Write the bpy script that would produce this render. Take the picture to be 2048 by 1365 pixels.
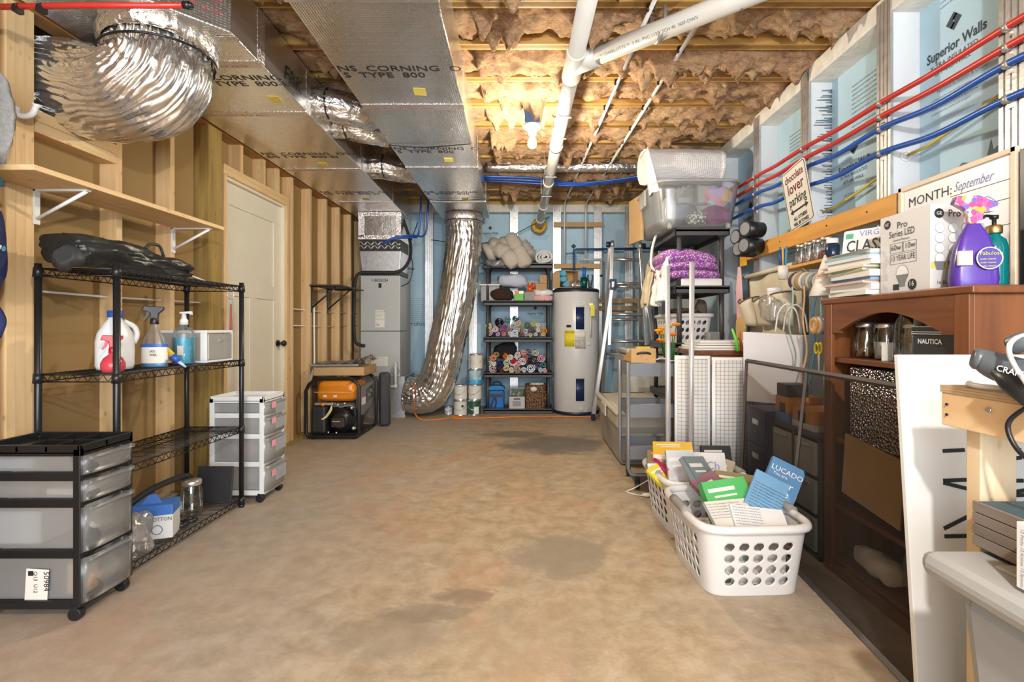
import bpy, math, random
from mathutils import Vector, Matrix, noise
for o in list(bpy.data.objects): bpy.data.objects.remove(o)
random.seed(7)
S = bpy.context.scene
COL = S.collection
# ---------------------------------------------------------------- camera
F, CX, CY, H = 1000.0, 1055.0, 655.0, 1.10      # focal length and vanishing point in pixels of the 2048x1365 frame, eye height
cam = bpy.data.cameras.new('camera'); camo = bpy.data.objects.new('camera', cam); COL.objects.link(camo)
camo.location = (0, 0, H); camo.rotation_euler = (math.pi/2, 0, 0)
cam.sensor_width = 36; cam.lens = F/2048*36
cam.shift_x = (1024-CX)/2048; cam.shift_y = -(682.5-CY)/2048
cam.clip_start = 0.02
S.camera = camo
S.cycles.max_bounces = 6; S.cycles.diffuse_bounces = 3; S.cycles.glossy_bounces = 3; S.cycles.transmission_bounces = 4; S.cycles.transparent_max_bounces = 14
S.cycles.adaptive_threshold = 0.05; S.cycles.caustics_reflective = False; S.cycles.caustics_refractive = False
# ---------------------------------------------------------------- world and lights
S.view_settings.view_transform = 'Standard'; S.view_settings.look = 'None'
S.view_settings.gamma = 1; S.view_settings.use_curve_mapping = False
S.view_settings.exposure = 0.46
w = bpy.data.worlds.new('daylight'); S.world = w; w.use_nodes = True
w.node_tree.nodes['Background'].inputs[0].default_value = (0.92, 0.96, 1.0, 1)
w.node_tree.nodes['Background'].inputs[1].default_value = 0.75
def lamp(name, kind, loc, energy, color=(1, 1, 1), size=0.1, rot=(0, 0, 0), sy=None):
    d = bpy.data.lights.new(name, kind); d.energy = energy; d.color = color
    if kind == 'AREA':
        d.size = size
        if sy: d.shape = 'RECTANGLE'; d.size_y = sy
    else: d.shadow_soft_size = size
    o = bpy.data.objects.new(name, d); COL.objects.link(o); o.location = loc; o.rotation_euler = rot
    return o
# the ceiling bulb in view (its socket is built below), an assumed unseen point light, tuned for its shadows, behind the camera and an added cool area light standing for daylight behind it
lamp('ceiling_bulb_light', 'POINT', (0.035, 3.715, 2.30), 62, (1.0, 0.88, 0.68), 0.05)
lamp('assumed_key_light', 'POINT', (0.40, -0.25, 2.02), 130, (1.0, 0.95, 0.88), 0.045)
lamp('rear_fill_light', 'AREA', (0.2, -2.4, 1.5), 165, (0.88, 0.94, 1.0), 3.6, (math.radians(90), 0, 0), 2.2)
# ---------------------------------------------------------------- helpers
def P(px, py, Y): return Vector(((px-CX)*Y/F, Y, H-(py-CY)*Y/F))
MX = {}
def fbm(p, o=4): return noise.fractal(Vector(p), 1.0, 2.0, o)
class MB:
    def __init__(s): s.v = []; s.f = []; s.m = []; s.s = []
    def add(s, vs, fs, mi=0, sm=False):
        b = len(s.v); s.v += [Vector(q) for q in vs]
        for q in fs: s.f.append([b+i for i in q]); s.m.append(mi); s.s.append(sm)
        return s
    def box(s, c, d, rot=None, mi=0, taper=1.0):
        c = Vector(c); x, y, z = d[0]/2, d[1]/2, d[2]/2
        vs = []
        for k in (-1, 1):
            t = taper if k < 0 else 1.0
            for a, b in ((-1, -1), (1, -1), (1, 1), (-1, 1)): vs.append(Vector((a*x*t, b*y*t, k*z)))
        if rot is not None:
            R = rot if isinstance(rot, Matrix) else Matrix.Rotation(rot, 3, 'Z')
            vs = [R @ q for q in vs]
        return s.add([c+q for q in vs], [(3, 2, 1, 0), (4, 5, 6, 7), (0, 1, 5, 4), (1, 2, 6, 5), (2, 3, 7, 6), (3, 0, 4, 7)], mi)
    def bx(s, x0, x1, y0, y1, z0, z1, mi=0):
        return s.box(((x0+x1)/2, (y0+y1)/2, (z0+z1)/2), (abs(x1-x0), abs(y1-y0), abs(z1-z0)), None, mi)
    def prism(s, pts, o, u, v, ext, mi=0, sm=False):
        o, u, v, ext = Vector(o), Vector(u), Vector(v), Vector(ext)
        n = len(pts); a = [o+u*p[0]+v*p[1] for p in pts]; b = [q+ext for q in a]
        fs = [tuple(range(n-1, -1, -1)), tuple(range(n, 2*n))]
        if u.cross(v).dot(ext) < 0: fs = [tuple(range(n)), tuple(range(2*n-1, n-1, -1))]
        s.add(a+b, fs, mi)
        b0 = len(s.v)-2*n
        for i in range(n):
            j = (i+1) % n
            q = [b0+i, b0+j, b0+n+j, b0+n+i]
            if u.cross(v).dot(ext) < 0: q.reverse()
            s.f.append(q); s.m.append(mi); s.s.append(sm)
        return s
    def tube(s, pts, r, n=8, mi=0, closed=False, caps=True, sm=True, disp=None, squash=None):
        pts = [Vector(p) for p in pts]; N = len(pts)
        rs = r if isinstance(r, (list, tuple)) else [r]*N
        T = []
        for i in range(N):
            if closed: t = pts[(i+1) % N]-pts[i-1]
            else: t = pts[min(i+1, N-1)]-pts[max(i-1, 0)]
            T.append(t.normalized() if t.length > 1e-9 else Vector((0, 0, 1)))
        a = Vector((0, 0, 1)) if abs(T[0].z) < 0.9 else Vector((1, 0, 0))
        U = T[0].cross(a).normalized(); vs = []
        for i in range(N):
            U = (U-T[i]*U.dot(T[i])).normalized(); V = T[i].cross(U)
            for k in range(n):
                an = 2*math.pi*k/n
                d = U*math.cos(an)+V*math.sin(an); rr = rs[i]
                if disp: rr += disp(i, an, pts[i]+d*rr)
                q = d*rr
                if squash: q = Vector((q.x*squash[0], q.y*squash[1], q.z*squash[2]))
                vs.append(pts[i]+q)
        fs = []
        for i in range(N if closed else N-1):
            for k in range(n):
                j = (i+1) % N; l = (k+1) % n
                fs.append((i*n+k, i*n+l, j*n+l, j*n+k))
        s.add(vs, fs, mi, sm)
        if caps and not closed:
            b = len(s.v)-N*n
            s.f.append([b+k for k in range(n-1, -1, -1)]); s.m.append(mi); s.s.append(False)
            s.f.append([b+(N-1)*n+k for k in range(n)]); s.m.append(mi); s.s.append(False)
        return s
    def cyl(s, p0, p1, r0, r1=None, n=14, mi=0): return s.tube([p0, p1], [r0, r0 if r1 is None else r1], n, mi)
    def lathe(s, prof, o=(0, 0, 0), n=20, mi=0, sx=1, sy=1, sm=True, disp=None):
        o = Vector(o); vs = []; N = len(prof)
        for (r, z) in prof:
            for k in range(n):
                a = 2*math.pi*k/n; rr = max(r, 1e-4)
                if disp: rr += disp(a, z)
                vs.append(o+Vector((rr*math.cos(a)*sx, rr*math.sin(a)*sy, z)))
        fs = [(i*n+k, i*n+(k+1) % n, (i+1)*n+(k+1) % n, (i+1)*n+k) for i in range(N-1) for k in range(n)]
        return s.add(vs, fs, mi, sm)
    def grid(s, fn, nu, nv, mi=0, sm=True, cu=False):
        vs = [fn(i/(nu if cu else nu-1), j/(nv-1)) for j in range(nv) for i in range(nu)]
        fs = [(j*nu+i, j*nu+(i+1) % nu, (j+1)*nu+(i+1) % nu, (j+1)*nu+i) for j in range(nv-1) for i in range(nu if cu else nu-1)]
        return s.add(vs, fs, mi, sm)
    def ball(s, c, r, n=14, m=9, mi=0, disp=0, ds=3.0, sq=1.0):
        c = Vector(c); r = Vector((r, r, r)) if not hasattr(r, '__len__') else Vector(r)
        def fn(u, v):
            a = 2*math.pi*u; b = math.pi*(v-0.5); cb = abs(math.cos(b))**sq*(1 if math.cos(b) >= 0 else -1)
            ca, sa = math.cos(a), math.sin(a)
            ca = math.copysign(abs(ca)**sq, ca); sa = math.copysign(abs(sa)**sq, sa); sb = math.copysign(abs(math.sin(b))**sq, math.sin(b))
            d = Vector((cb*ca*r.x, cb*sa*r.y, sb*r.z))
            if disp: d *= 1+disp*fbm((c+d)*ds, 3)
            return c+d
        return s.grid(fn, n, m, mi, True, True)
def build(name, mb, mat, parent=None, w=False, bev=0, seg=2, sub=0, solid=0, smooth=None, label=None, cat=None, group=None, kind=None, flat=False):
    vs = mb.v
    if parent is not None and w:
        Mi = MX[parent.name].inverted(); vs = [Mi @ q for q in vs]
    org = Vector((0, 0, 0))
    if parent is None and not flat:
        xs = [q.x for q in vs]; ys = [q.y for q in vs]
        org = Vector(((min(xs)+max(xs))/2, (min(ys)+max(ys))/2, min(q.z for q in vs)))
        vs = [q-org for q in vs]
    me = bpy.data.meshes.new(name); me.from_pydata([tuple(q) for q in vs], [], mb.f)
    for m in (mat if isinstance(mat, (list, tuple)) else [mat]): me.materials.append(m)
    me.polygons.foreach_set('material_index', mb.m)
    me.polygons.foreach_set('use_smooth', [bool(q) if smooth is None else smooth for q in mb.s])
    me.update()
    o = bpy.data.objects.new(name, me); COL.objects.link(o); o.location = org
    if parent is not None:
        o.parent = parent; MX[o.name] = MX[parent.name].copy()
    else: MX[o.name] = Matrix.Translation(org)
    if solid: m = o.modifiers.new('thickness', 'SOLIDIFY'); m.thickness = solid; m.offset = 0
    if bev: m = o.modifiers.new('edge', 'BEVEL'); m.width = bev; m.segments = seg; m.limit_method = 'ANGLE'; m.angle_limit = math.radians(40)
    if sub: m = o.modifiers.new('smooth', 'SUBSURF'); m.levels = sub; m.render_levels = sub
    return tag(o, label, cat, group, kind)
def tag(o, label=None, cat=None, group=None, kind=None):
    if label: o['label'] = label
    if cat: o['category'] = cat
    if group: o['group'] = group
    if kind: o['kind'] = kind
    return o
def thing(name, label, cat, loc=(0, 0, 0), rz=0, group=None, kind=None):
    o = bpy.data.objects.new(name, None); COL.objects.link(o); o.location = loc; o.rotation_euler = (0, 0, rz)
    o.empty_display_size = 0.1
    MX[o.name] = Matrix.Translation(Vector(loc)) @ Matrix.Rotation(rz, 4, 'Z')
    return tag(o, label, cat, group, kind)
def clone(src, loc, rz=0, label=None, name=None):
    r = src.copy(); COL.objects.link(r); r.location = loc; r.rotation_euler = (0, 0, rz)
    if label: r['label'] = label
    MX[r.name] = Matrix.Translation(Vector(loc)) @ Matrix.Rotation(rz, 4, 'Z')
    for ch in list(src.children):
        c = ch.copy(); COL.objects.link(c); c.parent = r
        for g in ch.children:
            d = g.copy(); COL.objects.link(d); d.parent = c
    return r
def part_copy(o, loc, parent=None):
    c = o.copy(); COL.objects.link(c); c.location = loc
    c.parent = parent or o.parent; MX[c.name] = MX.get(o.name, Matrix()).copy()
    return c
def text(body, size, o, right, up, mat, parent, name='lettering', align='LEFT', sx=1.0, shear=0, w=True, bold=0.0):
    cu = bpy.data.curves.new('t', 'FONT'); cu.body = body; cu.size = size; cu.align_x = align; cu.resolution_u = 2
    cu.shear = shear; cu.offset = bold
    to = bpy.data.objects.new('t', cu); me = bpy.data.meshes.new_from_object(to)
    bpy.data.objects.remove(to); bpy.data.curves.remove(cu)
    right = Vector(right).normalized(); up = Vector(up).normalized(); n = right.cross(up); o = Vector(o)
    mb = MB(); mb.add([o+right*(q.co.x*sx)+up*q.co.y+n*0.0012 for q in me.vertices], [tuple(p.vertices) for p in me.polygons])
    bpy.data.meshes.remove(me)
    return build(name, mb, mat, parent, w=w, kind='stuff')
# ---------------------------------------------------------------- materials
def nt(name):
    m = bpy.data.materials.new(name); m.use_nodes = True; t = m.node_tree
    return m, t, t.nodes['Principled BSDF']
def N(t, ty, **kw):
    n = t.nodes.new('ShaderNode'+ty)
    for k, v in kw.items():
        if k in n.inputs: n.inputs[k].default_value = v
        else: setattr(n, k, v)
    return n
def coords(t, scale=(1, 1, 1), kind='Object'):
    c = N(t, 'TexCoord'); mp = N(t, 'Mapping'); mp.inputs['Scale'].default_value = scale
    t.links.new(c.outputs[kind], mp.inputs['Vector']); return mp.outputs[0]
def ramp(t, fac, stops):
    r = N(t, 'ValToRGB'); e = r.color_ramp.elements
    while len(e) < len(stops): e.new(0.5)
    for q, (p, c) in zip(e, stops): q.position = p; q.color = (*c, 1) if len(c) == 3 else c
    t.links.new(fac, r.inputs[0]); return r.outputs[0]
def mixc(t, fac, a, b, mode='MIX'):
    m = N(t, 'Mix', data_type='RGBA', blend_type=mode)
    for k, v in ((0, fac), (6, a), (7, b)):
        if hasattr(v, 'links') or hasattr(v, 'is_linked'): t.links.new(v, m.inputs[k])
        else: m.inputs[k].default_value = v if k == 0 else (*v, 1)
    return m.outputs[2]
def bumpn(t, b, h, strength, dist=0.01):
    n = N(t, 'Bump', Strength=strength, Distance=dist); t.links.new(h, n.inputs['Height']); t.links.new(n.outputs[0], b.inputs['Normal'])
def mat(name, c, rough=0.5, metal=0, var=0.08, vs=6, bump=0, bs=60, alpha=1, coat=0, emit=None, es=0, sc=(1, 1, 1), trans=0, spec=0.5):
    m, t, b = nt(name)
    v = coords(t, sc)
    n = N(t, 'TexNoise', Scale=vs, Detail=4.0); t.links.new(v, n.inputs['Vector'])
    lo = tuple(max(0, q*(1-var)) for q in c); hi = tuple(min(1, q*(1+var)) for q in c)
    t.links.new(ramp(t, n.outputs[0], [(0.3, lo), (0.7, hi)]), b.inputs['Base Color'])
    b.inputs['Roughness'].default_value = rough; b.inputs['Metallic'].default_value = metal; b.inputs['Alpha'].default_value = alpha
    b.inputs['Coat Weight'].default_value = coat; b.inputs['Transmission Weight'].default_value = trans
    b.inputs['Specular IOR Level'].default_value = spec
    if bump:
        n2 = N(t, 'TexNoise', Scale=bs, Detail=3.0); t.links.new(v, n2.inputs['Vector']); bumpn(t, b, n2.outputs[0], bump)
    if emit: b.inputs['Emission Color'].default_value = (*emit, 1); b.inputs['Emission Strength'].default_value = es
    return m
def wood(name, c1, c2, axis, rough=0.6, knots=True, k=1.0):
    m, t, b = nt(name)
    sc = [22*k]*3; sc['xyz'.index(axis)] = 1.6*k
    v = coords(t, sc); n = N(t, 'TexNoise', Scale=1.0, Detail=5.0, Distortion=0.6); t.links.new(v, n.inputs['Vector'])
    col = ramp(t, n.outputs[0], [(0.3, c2), (0.62, c1), (0.8, c1)])
    info = N(t, 'ObjectInfo'); col2 = mixc(t, 0.22, col, ramp(t, info.outputs['Random'], [(0, tuple(q*0.6 for q in c1)), (1, tuple(min(1, q*1.25) for q in c1))]))
    if knots:
        sk = [14]*3; sk['xyz'.index(axis)] = 7
        vo = N(t, 'TexVoronoi', Scale=1.0); t.links.new(coords(t, sk), vo.inputs['Vector'])
        col2 = mixc(t, ramp(t, vo.outputs[0], [(0.0, (0.75,)*3), (0.13, (0, 0, 0))]), col2, tuple(q*0.35 for q in c2))
    t.links.new(col2, b.inputs['Base Color']); b.inputs['Roughness'].default_value = rough
    bumpn(t, b, n.outputs[0], 0.15, 0.004)
    return m
def glassy(name, c, f=0.12, rough=0.03, tint=(1, 1, 1), diff=0.0):
    # thin clear wall: mostly see-through with a sheen, optionally milky
    m, t, b = nt(name); t.nodes.remove(b); out = t.nodes['Material Output']
    tr = N(t, 'BsdfTransparent'); tr.inputs[0].default_value = (*tint, 1)
    gl = N(t, 'BsdfGlossy', Roughness=rough); gl.inputs[0].default_value = (*c, 1)
    fr = N(t, 'Fresnel', IOR=1.45); mm = N(t, 'Math', operation='MULTIPLY_ADD'); t.links.new(fr.outputs[0], mm.inputs[0]); mm.inputs[1].default_value = 0.8; mm.inputs[2].default_value = f*0.4; mm.use_clamp = True
    a = N(t, 'MixShader'); t.links.new(mm.outputs[0], a.inputs[0]); t.links.new(tr.outputs[0], a.inputs[1]); t.links.new(gl.outputs[0], a.inputs[2])
    res = a.outputs[0]
    if diff:
        df = N(t, 'BsdfDiffuse'); df.inputs[0].default_value = (*c, 1)
        tl = N(t, 'BsdfTranslucent'); tl.inputs[0].default_value = (*c, 1)
        dd = N(t, 'MixShader'); dd.inputs[0].default_value = 0.45; t.links.new(df.outputs[0], dd.inputs[1]); t.links.new(tl.outputs[0], dd.inputs[2])
        e = N(t, 'MixShader'); e.inputs[0].default_value = diff; t.links.new(res, e.inputs[1]); t.links.new(dd.outputs[0], e.inputs[2]); res = e.outputs[0]
    t.links.new(res, out.inputs['Surface'])
    return m
def patterned(name, base, cols, scale=30, thr=0.35, rough=0.8, bump=0.2):
    # printed cloth: random coloured blots on a ground colour
    m, t, b = nt(name); v = coords(t)
    vo = N(t, 'TexVoronoi', Scale=scale); t.links.new(v, vo.inputs['Vector'])
    sep = N(t, 'SeparateColor'); t.links.new(vo.outputs['Color'], sep.inputs[0])
    st = [(i/max(1, len(cols)), c) for i, c in enumerate(cols)]
    pc = ramp(t, sep.outputs[0], st); t.nodes[-1].color_ramp.interpolation = 'CONSTANT'
    for n in t.nodes:
        if n.bl_idname == 'ShaderNodeValToRGB': n.color_ramp.interpolation = 'CONSTANT'
    msk = N(t, 'Math', operation='LESS_THAN'); t.links.new(vo.outputs['Distance'], msk.inputs[0]); msk.inputs[1].default_value = thr
    t.links.new(mixc(t, msk.outputs[0], base, pc), b.inputs['Base Color']); b.inputs['Roughness'].default_value = rough
    if bump:
        n2 = N(t, 'TexNoise', Scale=25.0, Detail=3.0); t.links.new(v, n2.inputs['Vector']); bumpn(t, b, n2.outputs[0], bump, 0.02)
    return m
def foil_mat(name, c=(0.78, 0.77, 0.75), rough=0.24, bs=35, bst=0.35, dist=0.02, sc=(1, 1, 1), grid=False):
    m, t, b = nt(name)
    b.inputs['Base Color'].default_value = (*c, 1); b.inputs['Metallic'].default_value = 0.92
    v = coords(t, sc)
    n = N(t, 'TexNoise', Scale=bs, Detail=4.0, Distortion=0.8); t.links.new(v, n.inputs['Vector'])
    n1 = N(t, 'TexNoise', Scale=2.2, Detail=2.0); t.links.new(coords(t), n1.inputs['Vector'])
    t.links.new(ramp(t, n1.outputs[0], [(0.3, (rough*0.7,)*3), (0.7, (rough*1.4,)*3)]), b.inputs['Roughness'])
    h = n.outputs[0]
    if grid:
        ch = N(t, 'TexVoronoi', Scale=80.0, feature='DISTANCE_TO_EDGE'); ch.inputs['Randomness'].default_value = 0.15; t.links.new(coords(t), ch.inputs['Vector'])
        a = N(t, 'Math', operation='MULTIPLY_ADD'); t.links.new(ch.outputs[0], a.inputs[0]); a.inputs[1].default_value = 0.5; t.links.new(h, a.inputs[2]); h = a.outputs[0]
    bumpn(t, b, h, bst, dist)
    return m
PZ_ = ((0.80, 0.56, 0.30), (0.63, 0.38, 0.16))
M = dict(
    pine_z=wood('pine_stud', *PZ_, 'z'), pine_x=wood('pine_across', *PZ_, 'x'), pine_y=wood('pine_along', *PZ_, 'y'),
    plate=wood('old_pine_plate', (0.42, 0.20, 0.06), (0.28, 0.12, 0.035), 'y'),
    joist=wood('joist_pine', (0.62, 0.38, 0.12), (0.44, 0.24, 0.07), 'x'),
    treated=wood('treated_post', (0.40, 0.27, 0.08), (0.21, 0.13, 0.035), 'z'),
    bench_y=wood('bench_pine', (0.80, 0.57, 0.32), (0.66, 0.41, 0.20), 'y', k=0.7), bench_z=wood('bench_leg_pine', (0.78, 0.62, 0.42), (0.66, 0.47, 0.27), 'z', k=0.8),
    orange_board=wood('orange_board', (0.72, 0.36, 0.08), (0.55, 0.25, 0.045), 'y'), block=wood('block_pine', (0.62, 0.38, 0.16), (0.45, 0.26, 0.10), 'x'),
    cherry_x=wood('cherry_x', (0.205, 0.072, 0.024), (0.11, 0.035, 0.012), 'y', 0.38, False), cherry_z=wood('cherry_z', (0.215, 0.075, 0.024), (0.10, 0.032, 0.011), 'z', 0.38, False),
    drywall=mat('drywall_paper', (0.31, 0.195, 0.075), 0.9, var=0.05, vs=3), subfloor=mat('subfloor', (0.45, 0.28, 0.12), 0.8),
    door=mat('cream_door_paint', (0.74, 0.68, 0.55), 0.45, var=0.02), black=mat('black_plastic', (0.012, 0.012, 0.014), 0.35, var=0.2),
    blackmetal=mat('black_metal', (0.02, 0.02, 0.022), 0.3, 0.3, var=0.2), satin_black=mat('satin_black', (0.03, 0.03, 0.032), 0.5, var=0.2),
    white=mat('white_plastic', (0.82, 0.82, 0.82), 0.35, var=0.03), offwhite=mat('off_white', (0.74, 0.71, 0.64), 0.5, var=0.05),
    concrete=mat('white_concrete', (0.78, 0.75, 0.69), 0.85, var=0.1, vs=14, bump=0.35, bs=40), liner=mat('stud_liner', (0.70, 0.73, 0.76), 0.7, var=0.06, vs=5),
    foam=mat('blue_foam', (0.47, 0.67, 0.80), 0.6, var=0.14, vs=1.6), print=mat('foam_ink', (0.05, 0.07, 0.09), 0.7), fineprint=mat('fine_ink', (0.13, 0.19, 0.24), 0.7),
    galv=mat('galvanized', (0.66, 0.66, 0.66), 0.36, 0.85, var=0.12, vs=20, bump=0.1), alu=mat('aluminium', (0.80, 0.79, 0.77), 0.28, 0.9, var=0.06), chrome=mat('chrome', (0.80, 0.81, 0.83), 0.28, 0.55, var=0.02),
    foil=foil_mat('duct_foil', rough=0.21, bs=14, bst=0.22, grid=True), foil_flex=foil_mat('flex_foil', (0.80, 0.78, 0.76), 0.22, 16, 0.7, 0.03, (1, 1, 1)),
    foil_soft=foil_mat('crinkled_foil', (0.82, 0.80, 0.77), 0.17, 9, 0.30, 0.02),
    tape=foil_mat('foil_tape', (0.85, 0.80, 0.78), 0.25, 60, 0.5), redink=mat('red_ink', (0.55, 0.08, 0.09), 0.6), ink=mat('black_ink', (0.015, 0.015, 0.018), 0.6), blueink=mat('blue_ink', (0.22, 0.25, 0.55), 0.6), whiteink=mat('white_ink', (0.85, 0.85, 0.85), 0.5), sticker=mat('yellow_sticker', (0.72, 0.60, 0.12), 0.6),
    red=mat('red_tube', (0.55, 0.035, 0.025), 0.3, var=0.1), blue=mat('blue_tube', (0.015, 0.09, 0.42), 0.3, var=0.1), pvc=mat('pvc', (0.66, 0.645, 0.60), 0.3, var=0.04), yellowwire=mat('yellow_wire', (0.66, 0.48, 0.07), 0.45),
    cardboard=mat('cardboard', (0.50, 0.32, 0.15), 0.85, var=0.06), glass=glassy('clear_glass', (1, 1, 1), 0.22, 0.03, (0.93, 0.96, 0.96)), clear=glassy('clear_plastic', (0.9, 0.92, 0.94), 0.06, 0.3, (0.97, 0.98, 0.98), 0.10), milky=glassy('milky_plastic', (0.86, 0.87, 0.86), 0.15, 0.25, (0.97, 0.97, 0.97), 0.36),
    bag=glassy('clear_film', (1, 1, 1), 0.35, 0.1, (0.97, 0.97, 0.97), 0.14), greyplastic=mat('grey_shelf_plastic', (0.055, 0.056, 0.06), 0.5, var=0.1), paper=mat('paper', (0.80, 0.77, 0.70), 0.8, var=0.05), 
    greymetal=mat('grey_metal', (0.22, 0.235, 0.255), 0.4, 0.2, var=0.05), rubber=mat('rubber', (0.02, 0.02, 0.02), 0.7),
)
# ================================================================ THE SETTING
XL, XD, XR, XF, YB, YF = -2.20, -2.29, 1.81, 1.97, 6.85, 7.0     # stud face and panel planes
# ---- floor
def floor_mat():
    m, t, b = nt('stained_concrete'); v = coords(t)
    n1 = N(t, 'TexNoise', Scale=0.55, Detail=9.0, Roughness=0.58, Distortion=0.6); t.links.new(v, n1.inputs['Vector'])
    base = ramp(t, n1.outputs[0], [(0.36, (0.36, 0.31, 0.25)), (0.46, (0.44, 0.34, 0.22)), (0.54, (0.48, 0.35, 0.21)), (0.62, (0.43, 0.36, 0.28)), (0.70, (0.37, 0.34, 0.30))])
    n2 = N(t, 'TexNoise', Scale=9.0, Detail=12.0, Roughness=0.72, Distortion=0.3); t.links.new(v, n2.inputs['Vector'])
    c = mixc(t, 0.38, base, ramp(t, n2.outputs[0], [(0.36, (0.17, 0.12, 0.075)), (0.5, (0.42, 0.33, 0.22)), (0.64, (0.66, 0.57, 0.46))]))
    n3 = N(t, 'TexNoise', Scale=1.5, Detail=10.0, Roughness=0.66, Distortion=0.4); t.links.new(coords(t, (1, 0.6, 1)), n3.inputs['Vector'])
    c = mixc(t, ramp(t, n3.outputs[0], [(0.50, (0, 0, 0)), (0.60, (0.34,)*3), (0.70, (0.55,)*3)]), c, (0.50, 0.25, 0.115))
    # grey margin towards the side walls, tan along the middle
    sx_ = N(t, 'SeparateXYZ'); t.links.new(v, sx_.inputs[0]); ab = N(t, 'Math', operation='ABSOLUTE'); t.links.new(sx_.outputs[0], ab.inputs[0])
    n5 = N(t, 'TexNoise', Scale=1.1, Detail=8.0, Roughness=0.65); t.links.new(coords(t, (1, 1, 3)), n5.inputs['Vector'])
    sm_ = N(t, 'Math', operation='MULTIPLY_ADD'); t.links.new(n5.outputs[0], sm_.inputs[0]); sm_.inputs[1].default_value = 2.4; t.links.new(ab.outputs[0], sm_.inputs[2]); dv_ = N(t, 'Math', operation='MULTIPLY'); t.links.new(sm_.outputs[0], dv_.inputs[0]); dv_.inputs[1].default_value = 0.33
    c = mixc(t, ramp(t, dv_.outputs[0], [(0.52, (0, 0, 0)), (0.84, (0.42,)*3)]), c, (0.41, 0.37, 0.34))
    vs_ = N(t, 'TexVoronoi', Scale=7.0); t.links.new(v, vs_.inputs['Vector'])
    c = mixc(t, ramp(t, vs_.outputs[0], [(0.0, (0.7,)*3), (0.03, (0, 0, 0))]), c, (0.18, 0.13, 0.09))
    # old spill stains, each with an outline of its own
    for (sx, sy, rx, ry, k, colr) in ((0.17, 2.43, 0.30, 0.29, 0.75, (0.27, 0.225, 0.16)), (0.28, 4.72, 0.62, 0.46, 0.90, (0.15, 0.135, 0.12)), (-0.12, 5.15, 0.42, 0.2, 0.8, (0.17, 0.15, 0.125)), (0.02, 1.80, 0.42, 0.26, 0.35, (0.36, 0.27, 0.18)), (-0.48, 1.80, 0.26, 0.18, 0.5, (0.27, 0.22, 0.16)), (-0.38, 1.93, 0.24, 0.08, 0.6, (0.21, 0.165, 0.12)), (-0.1, 3.8, 0.5, 0.3, 0.35, (0.34, 0.25, 0.15)), (-0.25, 2.05, 0.16, 0.07, 0.7, (0.22, 0.16, 0.11))):
        mp = N(t, 'Mapping'); cc = N(t, 'TexCoord'); t.links.new(cc.outputs['Object'], mp.inputs['Vector'])
        mp.inputs['Location'].default_value = (-sx/rx, -sy/ry, 0); mp.inputs['Scale'].default_value = (1/rx, 1/ry, 1)
        nn = N(t, 'TexNoise', Scale=1.8, Detail=5.0, Roughness=0.6); t.links.new(mp.outputs[0], nn.inputs['Vector'])
        ln = N(t, 'VectorMath', operation='LENGTH'); t.links.new(mp.outputs[0], ln.inputs[0])
        ad = N(t, 'Math', operation='MULTIPLY_ADD'); t.links.new(nn.outputs[0], ad.inputs[0]); ad.inputs[1].default_value = 1.5; t.links.new(ln.outputs['Value'], ad.inputs[2])
        c = mixc(t, ramp(t, ad.outputs[0], [(0.0, (k*0.8,)*3), (0.72, (k,)*3), (0.86, (k*0.75,)*3), (1.0, (0, 0, 0))]), c, colr)
        for nd in t.nodes:
            if nd.bl_idname == 'ShaderNodeValToRGB' and nd.color_ramp.elements[-1].position == 1.0 and len(nd.color_ramp.elements) == 4 and not nd.get('sc'):
                nd['sc'] = 1
                mm = N(t, 'Math', operation='MULTIPLY'); mm.inputs[1].default_value = 0.6; lk = nd.inputs[0].links[0].from_socket; t.links.new(lk, mm.inputs[0]); t.links.new(mm.outputs[0], nd.inputs[0])
    t.links.new(c, b.inputs['Base Color'])
    n4 = N(t, 'TexNoise', Scale=60.0, Detail=4.0); t.links.new(v, n4.inputs['Vector']); bumpn(t, b, n4.outputs[0], 0.18, 0.006)
    t.links.new(ramp(t, n2.outputs[0], [(0.3, (0.5,)*3), (0.7, (0.72,)*3)]), b.inputs['Roughness'])
    return m
build('floor', MB().bx(-2.6, 2.3, -2.6, 7.2, -0.1, 0.0), floor_mat(), flat=True, kind='structure')
# ---- left wall: open studs with the brown paper back of the drywall between them
wl = thing('wall_left', None, None, (XL, 2.5, 0), kind='structure')
mb = MB().bx(XD-0.012, XD, -2.5, 2.23, 0, 2.8); build('drywall_panel', mb, M['drywall'], wl, True)
build('drywall_panel', MB().bx(XD-0.012, XD, 2.23, 2.68, 0, 2.03), M['drywall'], wl, True)
build('drywall_panel', MB().bx(XD-0.012, XD, 2.68, 3.62, 0, 2.8), M['drywall'], wl, True)
build('drywall_panel', MB().bx(XD-0.012, XD, 3.62, 4.60, 2.2, 2.8), M['drywall'], wl, True)
build('drywall_panel', MB().bx(XD-0.012, XD, 4.60, 7.0, 0, 2.8), M['drywall'], wl, True)
build('opening_dark_sheet', MB().bx(-2.62, -2.60, 2.1, 4.8, 0, 2.8), M['satin_black'], wl, True)  # black sheet added behind the open duct hole to give its darkness
st = None
for y in (-2.1, -1.7, -1.3, -0.9, -0.5, -0.1, 0.3, 0.7, 1.1, 1.5, 2.695, 3.098, 4.68, 5.075, 5.475, 5.855, 6.235, 6.62):
    if st is None: st = build('stud', MB().box((XL-0.045, y, 1.27), (0.09, 0.038, 2.46)), M['pine_z'], wl, True); y0 = y
    else: part_copy(st, (0, y-y0, 0))
for y in (2.02, 2.06, 2.13, 2.17, 2.21): part_copy(st, (0, y-y0, 0))
for y in (3.645, 4.595): build('jack_stud', MB().box((XL-0.045, y, 1.13), (0.09, 0.036, 2.18)), M['pine_z'], wl, True)
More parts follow.
